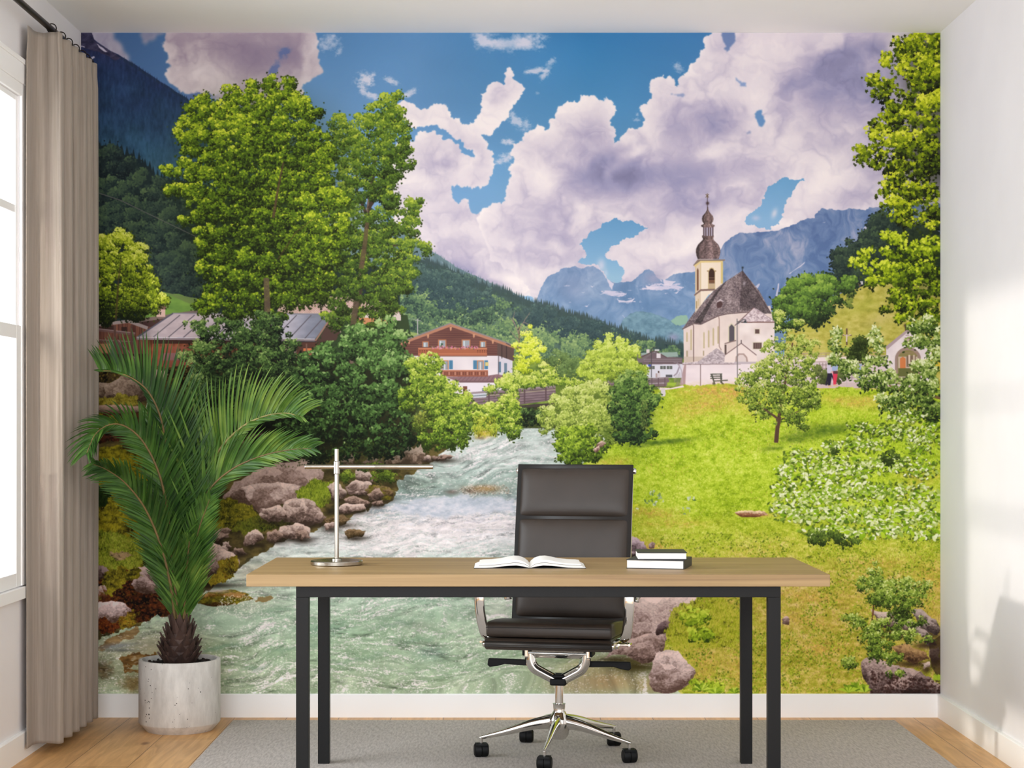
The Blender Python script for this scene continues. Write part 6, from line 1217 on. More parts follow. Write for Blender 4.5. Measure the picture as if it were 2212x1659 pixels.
# ================================================================ rug
def rug_material():
    m = bpy.data.materials.new('grey_rug'); m.use_nodes = True; nt = m.node_tree; N = nt.nodes; L = nt.links; b = N['Principled BSDF']
    tc = N.new('ShaderNodeTexCoord'); n = N.new('ShaderNodeTexNoise'); n.inputs['Scale'].default_value = 260; n.inputs['Detail'].default_value = 3; L.new(tc.outputs['Object'], n.inputs['Vector'])
    mp = N.new('ShaderNodeMapping'); mp.inputs['Scale'].default_value = (120, 22, 1); mp.inputs['Rotation'].default_value = (0, 0, .5); L.new(tc.outputs['Object'], mp.inputs['Vector'])
    n2 = N.new('ShaderNodeTexNoise'); n2.inputs['Scale'].default_value = 1.; n2.inputs['Detail'].default_value = 2; L.new(mp.outputs['Vector'], n2.inputs['Vector'])
    ad = N.new('ShaderNodeMath'); ad.operation = 'ADD'; L.new(n.outputs['Fac'], ad.inputs[0]); L.new(n2.outputs['Fac'], ad.inputs[1])
    r = N.new('ShaderNodeValToRGB'); r.color_ramp.elements[0].position = .36; r.color_ramp.elements[0].color = srgb((160, 152, 146)); r.color_ramp.elements[1].position = .62; r.color_ramp.elements[1].color = srgb((196, 188, 181))
    h = N.new('ShaderNodeMath'); h.operation = 'MULTIPLY'; h.inputs[1].default_value = .5; L.new(ad.outputs[0], h.inputs[0]); L.new(h.outputs[0], r.inputs['Fac']); L.new(r.outputs['Color'], b.inputs['Base Color']); b.inputs['Roughness'].default_value = .95; b.inputs['Specular IOR Level'].default_value = .1
    bp = N.new('ShaderNodeBump'); bp.inputs['Strength'].default_value = .5; bp.inputs['Distance'].default_value = .003; L.new(h.outputs[0], bp.inputs['Height']); L.new(bp.outputs['Normal'], b.inputs['Normal'])
    return m
rg = box('rug', -1.14, 1.61, 4.3, 7.31, 0.0005, .008, rug_material(), None, .003)
tag(rg, 'large plain grey woven rug lying on the oak floor under the desk', 'rug')

# ================================================================ desk
def desk_wood():
    m = bpy.data.materials.new('desk_oak'); m.use_nodes = True; nt = m.node_tree; N = nt.nodes; L = nt.links; b = N['Principled BSDF']
    tc = N.new('ShaderNodeTexCoord'); mp = N.new('ShaderNodeMapping'); mp.inputs['Scale'].default_value = (.55, 16, 22); L.new(tc.outputs['Object'], mp.inputs['Vector'])
    n = N.new('ShaderNodeTexNoise'); n.inputs['Scale'].default_value = 2.; n.inputs['Detail'].default_value = 10; n.inputs['Distortion'].default_value = .7; L.new(mp.outputs['Vector'], n.inputs['Vector'])
    r = N.new('ShaderNodeValToRGB'); e = r.color_ramp.elements; e[0].position = .28; e[0].color = srgb((132, 104, 68)); e[1].position = .75; e[1].color = srgb((168, 139, 95)); k = e.new(.5); k.color = srgb((153, 125, 83))
    L.new(n.outputs['Fac'], r.inputs['Fac']); L.new(r.outputs['Color'], b.inputs['Base Color']); b.inputs['Roughness'].default_value = .48
    return m
M_DESK = desk_wood(); M_BLK = material('black_steel', (11, 10, 10), .5, .0, .25, noise=240, col2=(16, 15, 14), bump=(300, .12))
DX, DY = .10, 6.05
dk = empty('desk', (DX, DY, .008), 0, 'long oak-topped desk on a square black steel frame', 'desk')
box('tabletop', -.943, .942, -.37, .37, .703, .742, M_DESK, dk, .0015)
ZF = .703
for name, x, y in (('leg', -.785, -.35), ('leg', .745, -.35), ('leg', -.785, .31), ('leg', .745, .31)):
    box(name, x, x + .041, y, y + .04, 0, ZF - (.0365), M_BLK, dk, .0012)
bm = bmesh.new()
bbox(bm, -.785, .786, -.35, -.31, ZF - .0365, ZF - .0005); bbox(bm, -.785, .786, .31, .35, ZF - .0365, ZF - .0005); bbox(bm, -.785, -.744, -.31, .31, ZF - .0365, ZF - .0005); bbox(bm, .745, .786, -.31, .31, ZF - .0365, ZF - .0005)
from_bm('frame', bm, M_BLK, dk, False, .0012)
DT = .75

# ================================================================ desk lamp
M_NICK = material('brushed_nickel', (182, 176, 165), .20, 1., noise=60, col2=(172, 166, 156), stretch=(1, 1, .1))
lp = empty('desk_lamp', (-.590, 6.08, DT), 0, 'brushed nickel desk lamp with a round base and a straight horizontal arm', 'desk lamp')
lathe('base', [(.086, 0), (.090, .003), (.090, .013), (.087, .016), (0.002, .0165)], (0, 0, 0), M_NICK, lp, 72)
lathe('collar', [(.0175, .0166), (.0175, .0215), (.014, .0235)], (0, 0, 0), M_NICK, lp, 40)
lathe('pole', [(.0078, .022), (.0078, .400), (.007, .4005)], (0, 0, 0), M_NICK, lp, 32)
lathe('clamp', [(.0095, .313), (.0115, .315), (.0115, .357), (.0095, .359)], (0, 0, 0), M_NICK, lp, 36)
lathe('arm', [(.0074, -.107), (.0078, -.106), (.0078, .132)], (0, .0, .3385), M_NICK, lp, 28, 'x')
lathe('lamp_head', [(.0070, .1322), (.0080, .134), (.0080, .332), (.0066, .3335)], (0, .0, .3385), M_NICK, lp, 28, 'x')
lathe('end_cap', [(.0088, -.1095), (.0088, -.107)], (0, 0, .3385), M_NICK, lp, 28, 'x')

# ================================================================ books
M_PAGE = material('white_pages', (236, 234, 230), .7, noise=3, col2=(228, 226, 222), stretch=(1, 1, 220)); M_PAPER = material('paper', (240, 238, 234), .65); M_COV = material('black_cover', (36, 35, 36), .5, noise=80, col2=(42, 41, 42))
M_GREY = material('grey_endpaper', (120, 118, 116), .7)
ob = empty('open_book', (.076, 6.02, DT), 0, 'open book lying face up near the middle of the desk', 'book')
LFT = [(0, .0035), (-.006, .012), (-.018, .021), (-.036, .0275), (-.055, .0285), (-.075, .025), (-.10, .0195), (-.13, .0160), (-.16, .0150), (-.172, .0135)]
def pages(s, dz0, dz1, dx=0., y0=-.1, y1=.1, mat=M_PAPER, name='page_block', taperx=0.):
    bm = bmesh.new(); top = [(s * (x + dx), z + dz1) for x, z in LFT]; bot = [(s * (x * (1 + taperx) + dx), max(z * .60 + dz0, .0022)) for x, z in LFT]
    prism(bm, top + bot[::-1], 'y', y0, y1); o = from_bm(name, bm, mat, ob, True); e = o.modifiers.new('edge', 'EDGE_SPLIT'); e.split_angle = math.radians(30); return o
for s in (1, -1):
    bm = bmesh.new()                                         # lower, fanned part of the pages
    up = [(s * x, z * .66) for x, z in LFT] + [(s * -.188, .0022)]
    dn = [(s * -.15, .0022), (s * -.128, .0032), (s * -.10, .0065), (s * -.07, .0095), (s * -.045, .0105), (s * -.02, .0065), (0, .0022)]
    prism(bm, up + dn, 'y', -.100, .100); o = from_bm('page_block', bm, M_PAGE, ob, True); o.modifiers.new('edge', 'EDGE_SPLIT').split_angle = math.radians(30)
    bm = bmesh.new(); prism(bm, [(s * x, z * .665 + .0001) for x, z in LFT] + [(s * x, z * .665 + .0010) for x, z in LFT[::-1]], 'y', -.0995, .0995); from_bm('divider_sheet', bm, M_GREY, ob, True)
    bm = bmesh.new(); prism(bm, [(s * x, z * .67 + .0012) for x, z in LFT] + [(s * x, z + .0008) for x, z in LFT[::-1]], 'y', -.0985, .0985); o = from_bm('open_page', bm, M_PAPER, ob, True); o.modifiers.new('edge', 'EDGE_SPLIT').split_angle = math.radians(30)
box('cover', -.189, .189, -.102, .102, 0, .002, M_COV, ob, .0005)

def closed_book(label, x, y, z, w, d, t, rz, group=None, spine=False):
    r = empty('book', (x, y, z), rz, label, 'book', group)
    bm = bmesh.new(); bbox(bm, 0, w, 0, d, 0, .0022); bbox(bm, 0, w, 0, d, t - .0022, t)
    bbox(bm, w - .0025, w, 0.0, d, .0022, t - .0022) if spine else bbox(bm, .002, w, d - .0025, d, .0022, t - .0022)
    from_bm('cover', bm, M_COV, r, False, .0006)
    box('page_block', .0025, w - .0032, .003, d - .0032, .0024, t - .0024, M_PAGE, r, .0006); return r
R = math.radians
closed_book('thick black-covered book at the bottom of the stack on the desk', .400, 5.922, DT, .196, .185, .0305, R(-14), None, True)
closed_book('smaller black-covered book resting on top of the thick one', .436, 5.90, DT + .0310, .167, .165, .0245, R(-1.5))
# ================================================================ office chair
M_LEA = material('dark_leather', (57, 48, 42), .45, .0, .4, noise=12, col2=(52, 44, 38), bump=(420, .12))
M_LEAD = material('dark_leather_edge', (34, 30, 28), .5, noise=12, col2=(30, 27, 25))
M_CHR = material('polished_chrome', (226, 224, 220), .07, 1.); M_PLA = material('black_plastic', (5, 5, 6), .6, 0., .25, noise=30, col2=(8, 8, 9))
ch = empty('office_chair', (.192, 6.528, .008), R(-11), 'high-backed dark brown leather office chair with chrome frame behind the desk', 'office chair')
HW = .2245                                              # half width of the leather
def pad(name, c0, c1, nrm, w, thick, crown=.9, nu=26, nv=14, mat=M_LEA, back=.012, ex=9, ey=5):
    """a stuffed panel between the lines c0 and c1 (y, z), bulging along nrm"""
    bm = bmesh.new(); c0 = Vector((0, *c0)); c1 = Vector((0, *c1)); n = Vector((0, *nrm)).normalized(); G = {}
    for side in (0, 1):
        for i in range(nu + 1):
            for j in range(nv + 1):
                u = -math.cos(math.pi * i / nu); v = -math.cos(math.pi * j / nv)
                h = (max(0, 1 - abs(u) ** ex) * max(0, 1 - abs(v) ** ey)) ** .5
                h = h * (.86 + .14 * (1 - u * u) * (1 - v * v))
                p = c0.lerp(c1, (v + 1) / 2) + Vector((u * w, 0, 0)) + n * (thick * h if side == 0 else -back * h)
                if side == 1 and (i in (0, nu) or j in (0, nv)): G[1, i, j] = G[0, i, j]; continue
                G[side, i, j] = bm.verts.new(p)
    for side in (0, 1):
        for i in range(nu):
            for j in range(nv):
                q = [G[side, i, j], G[side, i + 1, j], G[side, i + 1, j + 1], G[side, i, j + 1]]
                if len(set(q)) == 4:
                    try: bm.faces.new(q)
                    except ValueError: pass
    return from_bm(name, bm, mat, ch, True)
# sling behind the pads, one continuous sheet
prof = catmull([(0, -.262, .430), (0, -.245, .448), (0, -.10, .452), (0, .10, .438), (0, .205, .432), (0, .245, .452), (0, .268, .50), (0, .300, .66), (0, .345, .86), (0, .395, 1.050), (0, .402, 1.062)], 8)
def strip(name, pts, x0, x1, th, mat):
    bm = bmesh.new(); A = []
    for i, p in enumerate(pts):
        t = (pts[min(i + 1, len(pts) - 1)] - pts[max(i - 1, 0)]).normalized(); n = Vector((0, -t.z, t.y))
        A.append([bm.verts.new((x, p.y + s * n.y * th, p.z + s * n.z * th)) for x, s in ((x0, .5), (x1, .5), (x1, -.5), (x0, -.5))])
    for a, b in zip(A, A[1:]):
        for k in range(4): bm.faces.new((a[k], a[(k + 1) % 4], b[(k + 1) % 4], b[k]))
    bm.faces.new(A[0][::-1]); bm.faces.new(A[-1])
    return from_bm(name, bm, mat, ch, True)
strip('sling', prof, -HW - .004, HW + .004, .008, M_LEAD)
bk = [(.266, .476), (.303, .668), (.349, .862), (.400, 1.058)]
for a, b in zip(bk, bk[1:]):
    d = Vector((b[0] - a[0], b[1] - a[1])).normalized(); g = .0035
    tag(pad('back_pad', (a[0] + d.x * g, a[1] + d.y * g), (b[0] - d.x * g, b[1] - d.y * g), (-d.y, d.x), HW - .008, .028), 'padded leather back section')
# seat: two stuffed sections and a front roll
bm = bmesh.new()
prism(bm, [(-.233, .461), (-.239, .475), (-.238, .500), (-.232, .511), (-.220, .5165), (-.10, .512), (.04, .500), (.215, .480), (.232, .474), (.240, .462), (.240, .440)], 'x', -HW - .004, HW + .004)
st = from_bm('seat_cushion', bm, M_LEA, ch, True); b_ = st.modifiers.new('round', 'BEVEL'); b_.width = .009; b_.segments = 4; b_.limit_method = 'ANGLE'; b_.angle_limit = R(50)
st.modifiers.new('edge', 'EDGE_SPLIT').split_angle = R(60)
tube('seat_piping', [(-HW - .0035, -.2385, .497), (HW + .0035, -.2385, .497)], .0016, M_LEAD, ch, 8)
bm = bmesh.new(); lathe_bm(bm, [(.004, -HW - .008), (.017, -HW - .006), (.0212, -HW), (.0212, HW), (.017, HW + .006), (.004, HW + .008)], (0, -.238, .438), 28, 'x'); o = from_bm('front_roll', bm, M_LEA, ch, True)
# chrome side rails with end knobs
def rail(s):
    P = catmull([(0, -.238, .438), (0, -.12, .430), (0, .06, .420), (0, .19, .414), (0, .252, .434), (0, .286, .50), (0, .322, .66), (0, .368, .86), (0, .416, 1.048)], 8)
    r = strip('side_rail', P, s * (HW - .003), s * (HW + .003), .014, M_CHR)
    for y, z in ((-.238, .438), (.412, 1.044)):
        lathe('rail_end', [(.008, s * (HW + .002)), (.0125, s * (HW + .003)), (.0125, s * (HW + .012)), (.009, s * (HW + .015))] if s > 0 else [(.009, s * (HW + .015)), (.0125, s * (HW + .012)), (.0125, s * (HW + .003)), (.008, s * (HW + .002))], (0, y, z), M_CHR, ch, 24, 'x')
for s in (-1, 1): rail(s)
# cross bars under the seat and behind the back
for y, z in ((-.06, .417), (.13, .410)): tube('cross_bar', [(-HW - .006, y, z), (HW + .006, y, z)], .010, M_CHR, ch, 16)
tube('back_brace', [(-HW - .006, .330, .64), (HW + .006, .330, .64)], .010, M_CHR, ch, 16)
# arms: flat chrome loops with a black pad on top
def arm(s):
    x = s * (HW + .040)
    P = catmull([(x - s * .014, -.085, .437), (x, -.100, .470), (x + s * .010, -.118, .54), (x + s * .012, -.125, .60), (x + s * .010, -.110, .645), (x + s * .006, -.06, .664), (x, .05, .668), (x - s * .004, .17, .664), (x - s * .006, .245, .640), (x - s * .010, .285, .585), (x - s * .016, .292, .545)], 8)
    tube('armrest', P, .0055, M_CHR, ch, 12, sx=3.3, ref=None if False else (0, 0, 0.0001) if False else None, sq=False) if False else None
    bm = bmesh.new(); A = []
    for i, p in enumerate(P):
        t = (P[min(i + 1, len(P) - 1)] - P[max(i - 1, 0)]).normalized(); sx = Vector((1, 0, 0)); sx = (sx - t * sx.dot(t)).normalized(); n = t.cross(sx)
        wv = .0185 if 3 < i < len(P) - 4 else .015
        A.append([bm.verts.new(p + sx * (wv * math.copysign(abs(math.cos(a)) ** .5, math.cos(a))) + n * (.0055 * math.copysign(abs(math.sin(a)) ** .6, math.sin(a)))) for a in [2 * math.pi * (k + .5) / 14 for k in range(14)]])
    for a, b in zip(A, A[1:]):
        for k in range(14): bm.faces.new((a[k], a[(k + 1) % 14], b[(k + 1) % 14], b[k]))
    bm.faces.new(A[0][::-1]); bm.faces.new(A[-1])
    ar = from_bm('armrest', bm, M_CHR, ch, True)
    bm = bmesh.new(); prism(bm, [(x - s * .004 - .021, .671), (x - s * .004 + .021, .671), (x - s * .004 + .024, .679), (x - s * .004 + .016, .686), (x - s * .004 - .016, .686), (x - s * .004 - .024, .679)], 'y', -.07, .20)
    from_bm('arm_pad', bm, M_PLA, ar, False, .003)
    bm = bmesh.new(); bbox(bm, min(x - s * .042, x + s * .014), max(x - s * .042, x + s * .014), -.105, -.055, .424, .431); from_bm('arm_bracket', bm, M_CHR, ch, False, .002)
    for dx in (-.028, .010): lathe('arm_bolt', [(.0045, -.0), (.0045, .006), (.003, .008)], (x + s * dx * (1 if s > 0 else 1), -.108, .4275), M_CHR, ch, 14, 'y')
for s in (-1, 1): arm(s)
# mechanism: cross tube, hinge blocks, V-shaped yoke, black core and levers
tube('yoke_tube', [(-.108, -.03, .383), (.108, -.03, .383)], .0155, M_CHR, ch, 24, sq=True)
bm = bmesh.new(); bbox(bm, -.098, .098, -.05, .10, .402, .412); from_bm('seat_plate', bm, M_CHR, ch, False, .003)
bm = bmesh.new(); bbox(bm, -.098, .098, -.044, .09, .3965, .402); from_bm('plate_gap', bm, M_PLA, ch, False, .001)
for s in (-1, 1):
    bm = bmesh.new(); bbox(bm, *(sorted((s * .108, s * .122))), -.052, .0, .366, .412); from_bm('hinge_block', bm, M_CHR, ch, False, .004)
    bm = bmesh.new(); bbox(bm, *(sorted((s * .122, s * .131))), -.046, .03, .372, .408); from_bm('hinge_cover', bm, M_PLA, ch, False, .003)
    P = catmull([(s * .104, -.03, .380), (s * .101, -.03, .352), (s * .088, -.028, .326), (s * .060, -.02, .308), (s * .020, -.01, .286)], 6)
    tube('yoke_arm', P, [.0165 - .001 * (i / len(P)) for i in range(len(P))], M_CHR, ch, 16, sx=1.1, sq=True)
    bm = bmesh.new(); q = [(s * .100, .352), (s * .100, .330), (s * .205, .334), (s * .232, .326), (s * .262, .322), (s * .270, .330), (s * .266, .354)]
    prism(bm, q, 'y', -.012, .006); from_bm('lever', bm, M_PLA, ch, False, .003)
bm = bmesh.new(); bbox(bm, -.030, .030, -.034, .040, .262, .288); bbox(bm, -.024, .024, -.030, .036, .288, .302); from_bm('tilt_housing', bm, M_PLA, ch, False, .006, 3)
lathe('gas_lift', [(.0158, .165), (.0158, .262)], (0, 0, 0), M_CHR, ch, 32)
lathe('hub', [(.0, .060), (.026, .062), (.036, .080), (.043, .118), (.041, .138), (.0240, .160), (.0225, .166), (.0225, .188), (.0238, .192), (.0150, .194)], (0, 0, 0), M_CHR, ch, 40)
# five tapering legs with twin castors
for k in range(5):
    a = R(186 + 72 * k + 11); c, s = math.cos(a), math.sin(a)
    Pc = catmull([(c * .026, s * .026, .126), (c * .10, s * .10, .116), (c * .20, s * .20, .091), (c * .296, s * .296, .0705)], 6)
    rr = [.0275 - .0215 * (i / (len(Pc) - 1)) for i in range(len(Pc))]
    lg = tube('leg', Pc, rr, M_CHR, ch, 14, ref=(0, 0, 1), sx=.62)
    px, py = c * .290, s * .290
    tube('castor_stem', [(px, py, .068), (px, py, .044)], .0068, M_CHR, lg, 12)
    bm = bmesh.new(); wa = R([98, 80, 100, 92, 84][k] - 90 + 11)      # castors swivelled a little differently
    for sd in (-1, 1):
        sub = bmesh.new(); lathe_bm(sub, [(.006, sd * .0265), (.019, sd * .0265), (.0245, sd * .0225), (.0258, sd * .016), (.0258, sd * .0012)] if sd < 0 else [(.0258, .0012), (.0258, .016), (.0245, .0225), (.019, .0265), (.006, .0265)], (0, 0, 0), 28, 'x')
        bmesh.ops.transform(sub, matrix=Matrix.Translation((px, py, .0260)) @ Matrix.Rotation(wa, 4, 'Z'), verts=sub.verts); t_ = bpy.data.meshes.new('t'); sub.to_mesh(t_); sub.free(); bm.from_mesh(t_); bpy.data.meshes.remove(t_)
    sub = bmesh.new(); bbox(sub, -.021, .021, -.0215, .0215, .020, .0268); bmesh.ops.transform(sub, matrix=Matrix.Translation((px, py, .0260)) @ Matrix.Rotation(wa, 4, 'Z') @ Matrix.Translation((0, 0, -.003)), verts=sub.verts); t_ = bpy.data.meshes.new('t'); sub.to_mesh(t_); sub.free(); bm.from_mesh(t_); bpy.data.meshes.remove(t_)
    cs = from_bm('castor', bm, M_PLA, lg, True); cs.modifiers.new('edge', 'EDGE_SPLIT').split_angle = R(35)

# ================================================================ potted palm
def concrete():
    m = bpy.data.materials.new('pitted_concrete'); m.use_nodes = True; nt = m.node_tree; N = nt.nodes; L = nt.links; b = N['Principled BSDF']
    tc = N.new('ShaderNodeTexCoord'); mp = N.new('ShaderNodeMapping'); mp.inputs['Scale'].default_value = (1, 1, .28); L.new(tc.outputs['Object'], mp.inputs['Vector'])
    n = N.new('ShaderNodeTexNoise'); n.inputs['Scale'].default_value = 22; n.inputs['Detail'].default_value = 9; n.inputs['Roughness'].default_value = .65; L.new(mp.outputs['Vector'], n.inputs['Vector'])
    r = N.new('ShaderNodeValToRGB'); r.color_ramp.elements[0].position = .3; r.color_ramp.elements[0].color = srgb((184, 179, 173)); r.color_ramp.elements[1].position = .7; r.color_ramp.elements[1].color = srgb((222, 218, 212)); L.new(n.outputs['Fac'], r.inputs['Fac'])
    v = N.new('ShaderNodeTexVoronoi'); v.inputs['Scale'].default_value = 62; v.inputs['Randomness'].default_value = 1; L.new(tc.outputs['Object'], v.inputs['Vector'])
    n2 = N.new('ShaderNodeTexNoise'); n2.inputs['Scale'].default_value = 14; n2.inputs['Detail'].default_value = 3; L.new(tc.outputs['Object'], n2.inputs['Vector'])
    th = N.new('ShaderNodeMapRange'); th.inputs['From Min'].default_value = .45; th.inputs['From Max'].default_value = .72; th.inputs['To Min'].default_value = 0.0; th.inputs['To Max'].default_value = .24; L.new(n2.outputs['Fac'], th.inputs['Value'])
    cmp = N.new('ShaderNodeMath'); cmp.operation = 'LESS_THAN'; L.new(v.outputs['Distance'], cmp.inputs[0]); L.new(th.outputs[0], cmp.inputs[1])
    mx = N.new('ShaderNodeMix'); mx.data_type = 'RGBA'; mx.inputs[7].default_value = srgb((70, 64, 60)); L.new(cmp.outputs[0], mx.inputs[0]); L.new(r.outputs['Color'], mx.inputs[6]); L.new(mx.outputs[2], b.inputs['Base Color'])
    b.inputs['Roughness'].default_value = .8
    iv = N.new('ShaderNodeMath'); iv.operation = 'MULTIPLY'; iv.inputs[1].default_value = -1.; L.new(cmp.outputs[0], iv.inputs[0]); bp = N.new('ShaderNodeBump'); bp.inputs['Strength'].default_value = .6; bp.inputs['Distance'].default_value = .003; L.new(iv.outputs[0], bp.inputs['Height']); L.new(bp.outputs['Normal'], b.inputs['Normal'])
    return m
PX, PY = -1.328, 7.13
pl = empty('potted_palm', (PX, PY, 0), 0, 'tall green palm in a round pale concrete pot beside the curtain', 'potted plant')
lathe('pot', [(.134, .0), (.137, .004), (.160, .030), (.1635, .036), (.1635, .283), (.161, .287), (.149, .287), (.147, .283), (.147, .255), (.0, .253)], (0, 0, 0), concrete(), pl, 96)
M_SOIL = material('dark_soil', (22, 18, 16), .95, noise=120, col2=(48, 40, 34)); rs_ = random.Random(7)
bm = bmesh.new()
bmesh.ops.create_circle(bm, cap_ends=True, radius=.1465, segments=48); bmesh.ops.translate(bm, vec=(0, 0, .266), verts=bm.verts)
for i in range(420):
    a, r_ = rs_.uniform(0, 6.283), .143 * math.sqrt(rs_.uniform(0, 1)); s_ = rs_.uniform(.003, .007)
    sub = bmesh.ops.create_icosphere(bm, subdivisions=1, radius=s_); bmesh.ops.transform(bm, matrix=Matrix.Translation((r_ * math.cos(a), r_ * math.sin(a), .266 + rs_.uniform(0, .006))) @ Matrix.Rotation(rs_.uniform(0, 3), 4, 'X') @ Matrix.Diagonal((1, .8, .6, 1)), verts=sub['verts'])
from_bm('soil', bm, M_SOIL, pl)
# trunk wrapped in old leaf bases
M_TRK = material('palm_trunk', (46, 30, 25), .7, noise=26, col2=(88, 64, 54), stretch=(1, 1, .35), bump=(90, .5))
tk = lathe('trunk', [(.050, .262), (.066, .285), (.070, .310), (.062, .345), (.046, .385), (.030, .42), (.022, .45)], (0, 0, 0), M_TRK, pl, 28)
bm = bmesh.new()
for lvl in range(7):
    z0 = .268 + lvl * .021; rad = [.064, .070, .070, .062, .052, .042, .034][lvl]; n_ = 9
    for k in range(n_):
        a = 2 * math.pi * (k + .5 * (lvl % 2) + rs_.uniform(-.08, .08)) / n_; L_ = rs_.uniform(.050, .068) * (1 if lvl < 4 else 1.25); wd = .024 * (1.1 if lvl < 4 else .8); tilt = .34 - lvl * .06
        M = Matrix.Translation((rad * .80 * math.cos(a), rad * .80 * math.sin(a), z0)) @ Matrix.Rotation(a, 4, 'Z') @ Matrix.Rotation(tilt, 4, 'Y')
        rows = []
        for j in range(6):
            t = j / 5.; wj = wd * (1 - t ** 1.6) + .0006; out = .012 * math.sin(t * 1.5) + .010 * t * t
            rows.append([bm.verts.new(M @ Vector((x, y, t * L_))) for x, y in ((out + .007 * (1 - t), 0), (out, wj), (out - .006, wj * .4), (out - .006, -wj * .4), (out, -wj))])
        for p, q in zip(rows, rows[1:]):
            for i in range(5): bm.faces.new((p[i], p[(i + 1) % 5], q[(i + 1) % 5], q[i]))
        bm.faces.new(rows[0][::-1]); bm.faces.new(rows[-1])
from_bm('leaf_bases', bm, M_TRK, tk)

def leaf_material():
    m = bpy.data.materials.new('palm_leaf'); m.use_nodes = True; nt = m.node_tree; N = nt.nodes; L = nt.links; b = N['Principled BSDF']; out = N['Material Output']
    tc = N.new('ShaderNodeTexCoord'); n = N.new('ShaderNodeTexNoise'); n.inputs['Scale'].default_value = 9; n.inputs['Detail'].default_value = 4; L.new(tc.outputs['Object'], n.inputs['Vector'])
    at_ = N.new('ShaderNodeAttribute'); at_.attribute_name = 'tone'
    ad = N.new('ShaderNodeMath'); ad.operation = 'ADD'; L.new(n.outputs['Fac'], ad.inputs[0]); L.new(at_.outputs['Fac'], ad.inputs[1])
    r = N.new('ShaderNodeValToRGB'); e = r.color_ramp.elements; e[0].position = .35; e[0].color = srgb((44, 76, 32)); e[1].position = 1.25 if False else 1.; e[1].color = srgb((132, 158, 66)); k = e.new(.68); k.color = srgb((78, 116, 44))
    L.new(ad.outputs[0], r.inputs['Fac']); L.new(r.outputs['Color'], b.inputs['Base Color']); b.inputs['Roughness'].default_value = .42; b.inputs['Specular IOR Level'].default_value = .5
    t = N.new('ShaderNodeBsdfTranslucent'); L.new(r.outputs['Color'], t.inputs['Color']); mx = N.new('ShaderNodeMixShader'); mx.inputs[0].default_value = .22
    L.new(b.outputs[0], mx.inputs[1]); L.new(t.outputs[0], mx.inputs[2]); L.new(mx.outputs[0], out.inputs['Surface']); return m
M_LEAF = leaf_material(); M_RACH = material('palm_rachis', (128, 122, 66), .55, noise=18, col2=(150, 138, 84)); M_RACD = material('palm_rachis_brown', (104, 86, 52), .6, noise=18, col2=(124, 100, 60))

def frond(pts, ll, seed, yoff, lean=.55, up=.35, w=.0068, tone=0., side=(1., 1.), n=64, s0=.14, droop=.16, rad=(.0070, .0014), ypl=.45, rm=None):
    """pts: the line of the rachis (x, z offsets in metres from the trunk), yoff: how far its tip comes towards (-) or away from (+) the room"""
    rg_ = random.Random(seed); m_ = len(pts)
    q_ = []
    for i, p in enumerate(pts):                         # a stem that leans towards the room stays on its line of sight
        yo = yoff * (i / (m_ - 1)) ** 1.3; s_ = (PY + yo) / PY; q_.append(((PX + p[0]) * s_ - PX, yo, EYE + (p[1] - EYE) * s_))
    P = catmull(q_, 10); K = len(P)
    fr = tube('frond_stem', P, [rad[0] + (rad[1] - rad[0]) * (i / (K - 1)) for i in range(K)], rm or M_RACD, None, 8)
    bm = bmesh.new(); tl = bm.verts.layers.float.new('tone'); uvd = []
    cum = [0.]
    for a, b in zip(P, P[1:]): cum.append(cum[-1] + (b - a).length)
    T = cum[-1]
    def pos(s):
        d = s * T
        for i in range(K - 1):
            if cum[i + 1] >= d: f = (d - cum[i]) / max(cum[i + 1] - cum[i], 1e-6); return P[i].lerp(P[i + 1], f), (P[i + 1] - P[i]).normalized()
        return P[-1], (P[-1] - P[-2]).normalized()
    n = int(n * 1.3)
    for k in range(n):
        s = s0 + (1 - s0) * (k + rg_.uniform(-.25, .25)) / (n - 1); s = min(max(s, s0), .999); o, t = pos(s)
        plane = Vector((0, -1, 0)); b = t.cross(plane).normalized()           # in the picture plane, across the stem
        for sd in (-1, 1):
            if side[(sd + 1) // 2] <= 0: continue
            Lk = ll * side[(sd + 1) // 2] * (math.sin(math.pi * (.10 + .84 * s ** .85)) ** .75) * rg_.uniform(.88, 1.08)
            d = (t * (lean + .5 * s) + b * sd * (1 - .25 * s) + plane * ypl * rg_.uniform(-.6, 1.2) + Vector((0, 0, up))).normalized()
            wn = d.cross(plane + Vector((rg_.uniform(-.5, .5), 0, rg_.uniform(-.5, .5)))).normalized(); dn = d.cross(wn); q = []
            tn = tone + rg_.uniform(-.10, .12)
            for j in range(7):
                u = j / 6.; wj = w * (1 - u) ** .6 * (min(1, .35 + u * 4)) * (1 if u < 1 else 0) + .0002
                p = o + d * (Lk * u) + t * (Lk * .12 * u * u) + Vector((0, 0, -droop * Lk * u * u * (1 + .6 * s)))
                q.append([bm.verts.new(p + wn * wj), bm.verts.new(p + dn * wj * .45), bm.verts.new(p - wn * wj)])
                for v in q[-1]: v[tl] = tn + .10 * (1 if v is q[-1][1] else 0)
            for a_, b_ in zip(q, q[1:]):
                for i in range(2): bm.faces.new((a_[i], a_[i + 1], b_[i + 1], b_[i]))
    me = bpy.data.meshes.new('frond'); bm.to_mesh(me); bm.free()
    for p in me.polygons: p.use_smooth = True
    o = link('frond', me, M_LEAF, pl); fr.parent = o; fr.name = 'rachis'
    return o
def px(*pp):                                            # picture coordinates of the stems -> metres round the trunk
    return [((x - 387) / 533.7, (1588 - y) / 533.7) for x, y in pp]
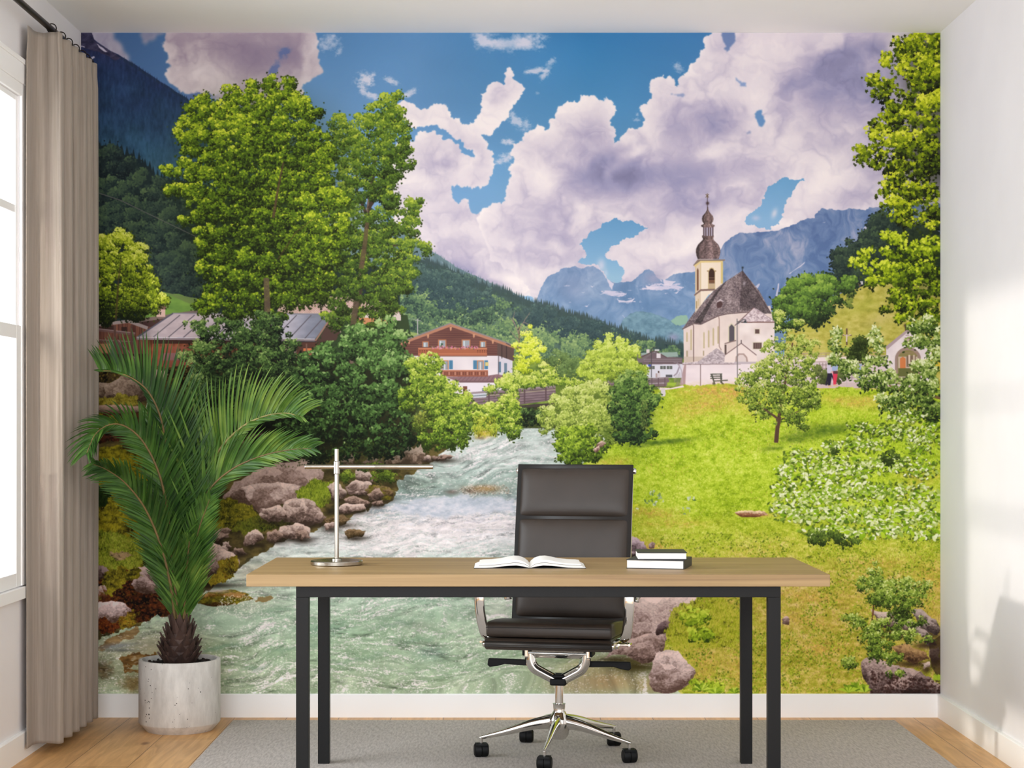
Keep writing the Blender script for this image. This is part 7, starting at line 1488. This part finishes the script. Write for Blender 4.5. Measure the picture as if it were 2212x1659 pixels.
FR = [
 # back, left arch
 dict(pts=px((378, 1372), (374, 1240), (368, 1080), (358, 985), (346, 915), (322, 862), (290, 832), (250, 815), (215, 812)), ll=.31, yoff=-.30, lean=.25, up=.85, tone=-.10, droop=.05, side=(.35, 1.15), n=78, s0=.26, rm=M_RACD),
 # right, the bright one
 dict(pts=px((398, 1368), (404, 1240), (412, 1140), (432, 1060), (468, 990), (516, 938), (566, 912), (614, 904), (650, 912)), ll=.34, yoff=-.14, lean=.45, up=.60, tone=.20, droop=.16, side=(1.2, .35), n=78, s0=.14, rm=M_RACH, rad=(.009, .0018)),
 # right lower
 dict(pts=px((402, 1368), (408, 1260), (420, 1160), (446, 1078), (496, 1028), (560, 998), (620, 984), (672, 980)), ll=.27, yoff=-.22, lean=1.1, up=.30, tone=.12, droop=.16, side=(1., .55), n=66, s0=.16),
 # left middle arch
 dict(pts=px((380, 1370), (374, 1250), (362, 1130), (344, 1040), (312, 972), (276, 936), (240, 928), (206, 948), (186, 990)), ll=.25, yoff=-.46, lean=.75, up=.35, tone=-.10, droop=.26, side=(.65, 1.), n=70, s0=.16),
 # left lower arch
 dict(pts=px((378, 1370), (368, 1280), (346, 1190), (312, 1110), (270, 1056), (232, 1028), (200, 1014)), ll=.24, yoff=-.50, lean=1.0, up=.25, tone=-.08, droop=.22, side=(.8, .9), n=62, s0=.18),
 # upright centre
 dict(pts=px((388, 1370), (384, 1250), (386, 1130), (392, 1020), (404, 930), (424, 862)), ll=.23, yoff=.10, lean=1.1, up=.35, tone=-.14, droop=.04, side=(1., 1.), n=64, s0=.12),
 dict(pts=px((392, 1370), (396, 1260), (406, 1150), (424, 1050), (448, 970), (480, 910)), ll=.22, yoff=.06, lean=1.2, up=.3, tone=.02, droop=.05, side=(1., 1.), n=60, s0=.10),
 dict(pts=px((384, 1370), (376, 1260), (366, 1150), (352, 1050), (336, 970), (316, 900)), ll=.18, yoff=.02, lean=1.2, up=.3, tone=-.12, droop=.05, side=(1., 1.), n=60, s0=.10),
 # front ones, hanging lower
 dict(pts=px((390, 1368), (382, 1280), (376, 1190), (372, 1100), (366, 1020)), ll=.17, yoff=-.10, lean=1.2, up=.05, tone=-.05, droop=.12, side=(1., 1.), n=56, s0=.10),
 dict(pts=px((396, 1368), (404, 1290), (414, 1220), (430, 1150), (452, 1090)), ll=.17, yoff=-.12, lean=1.2, up=.05, tone=.08, droop=.12, side=(1., 1.), n=50, s0=.10),
 dict(pts=px((382, 1368), (372, 1300), (356, 1230), (336, 1170), (312, 1120)), ll=.15, yoff=-.14, lean=1.2, up=.05, tone=-.05, droop=.14, side=(1., 1.), n=46, s0=.10),
 dict(pts=px((386, 1368), (380, 1310), (372, 1240), (364, 1170)), ll=.16, yoff=-.12, lean=1.6, up=.0, tone=-.02, droop=.10, side=(1., 1.), n=40, s0=.06, rad=(.007, .003)),
 dict(pts=px((394, 1368), (398, 1310), (402, 1240), (408, 1180)), ll=.16, yoff=-.10, lean=1.6, up=.0, tone=.04, droop=.10, side=(1., 1.), n=40, s0=.06, rad=(.007, .003)),
]
for i, f in enumerate(FR): frond(seed=50 + i, **f)
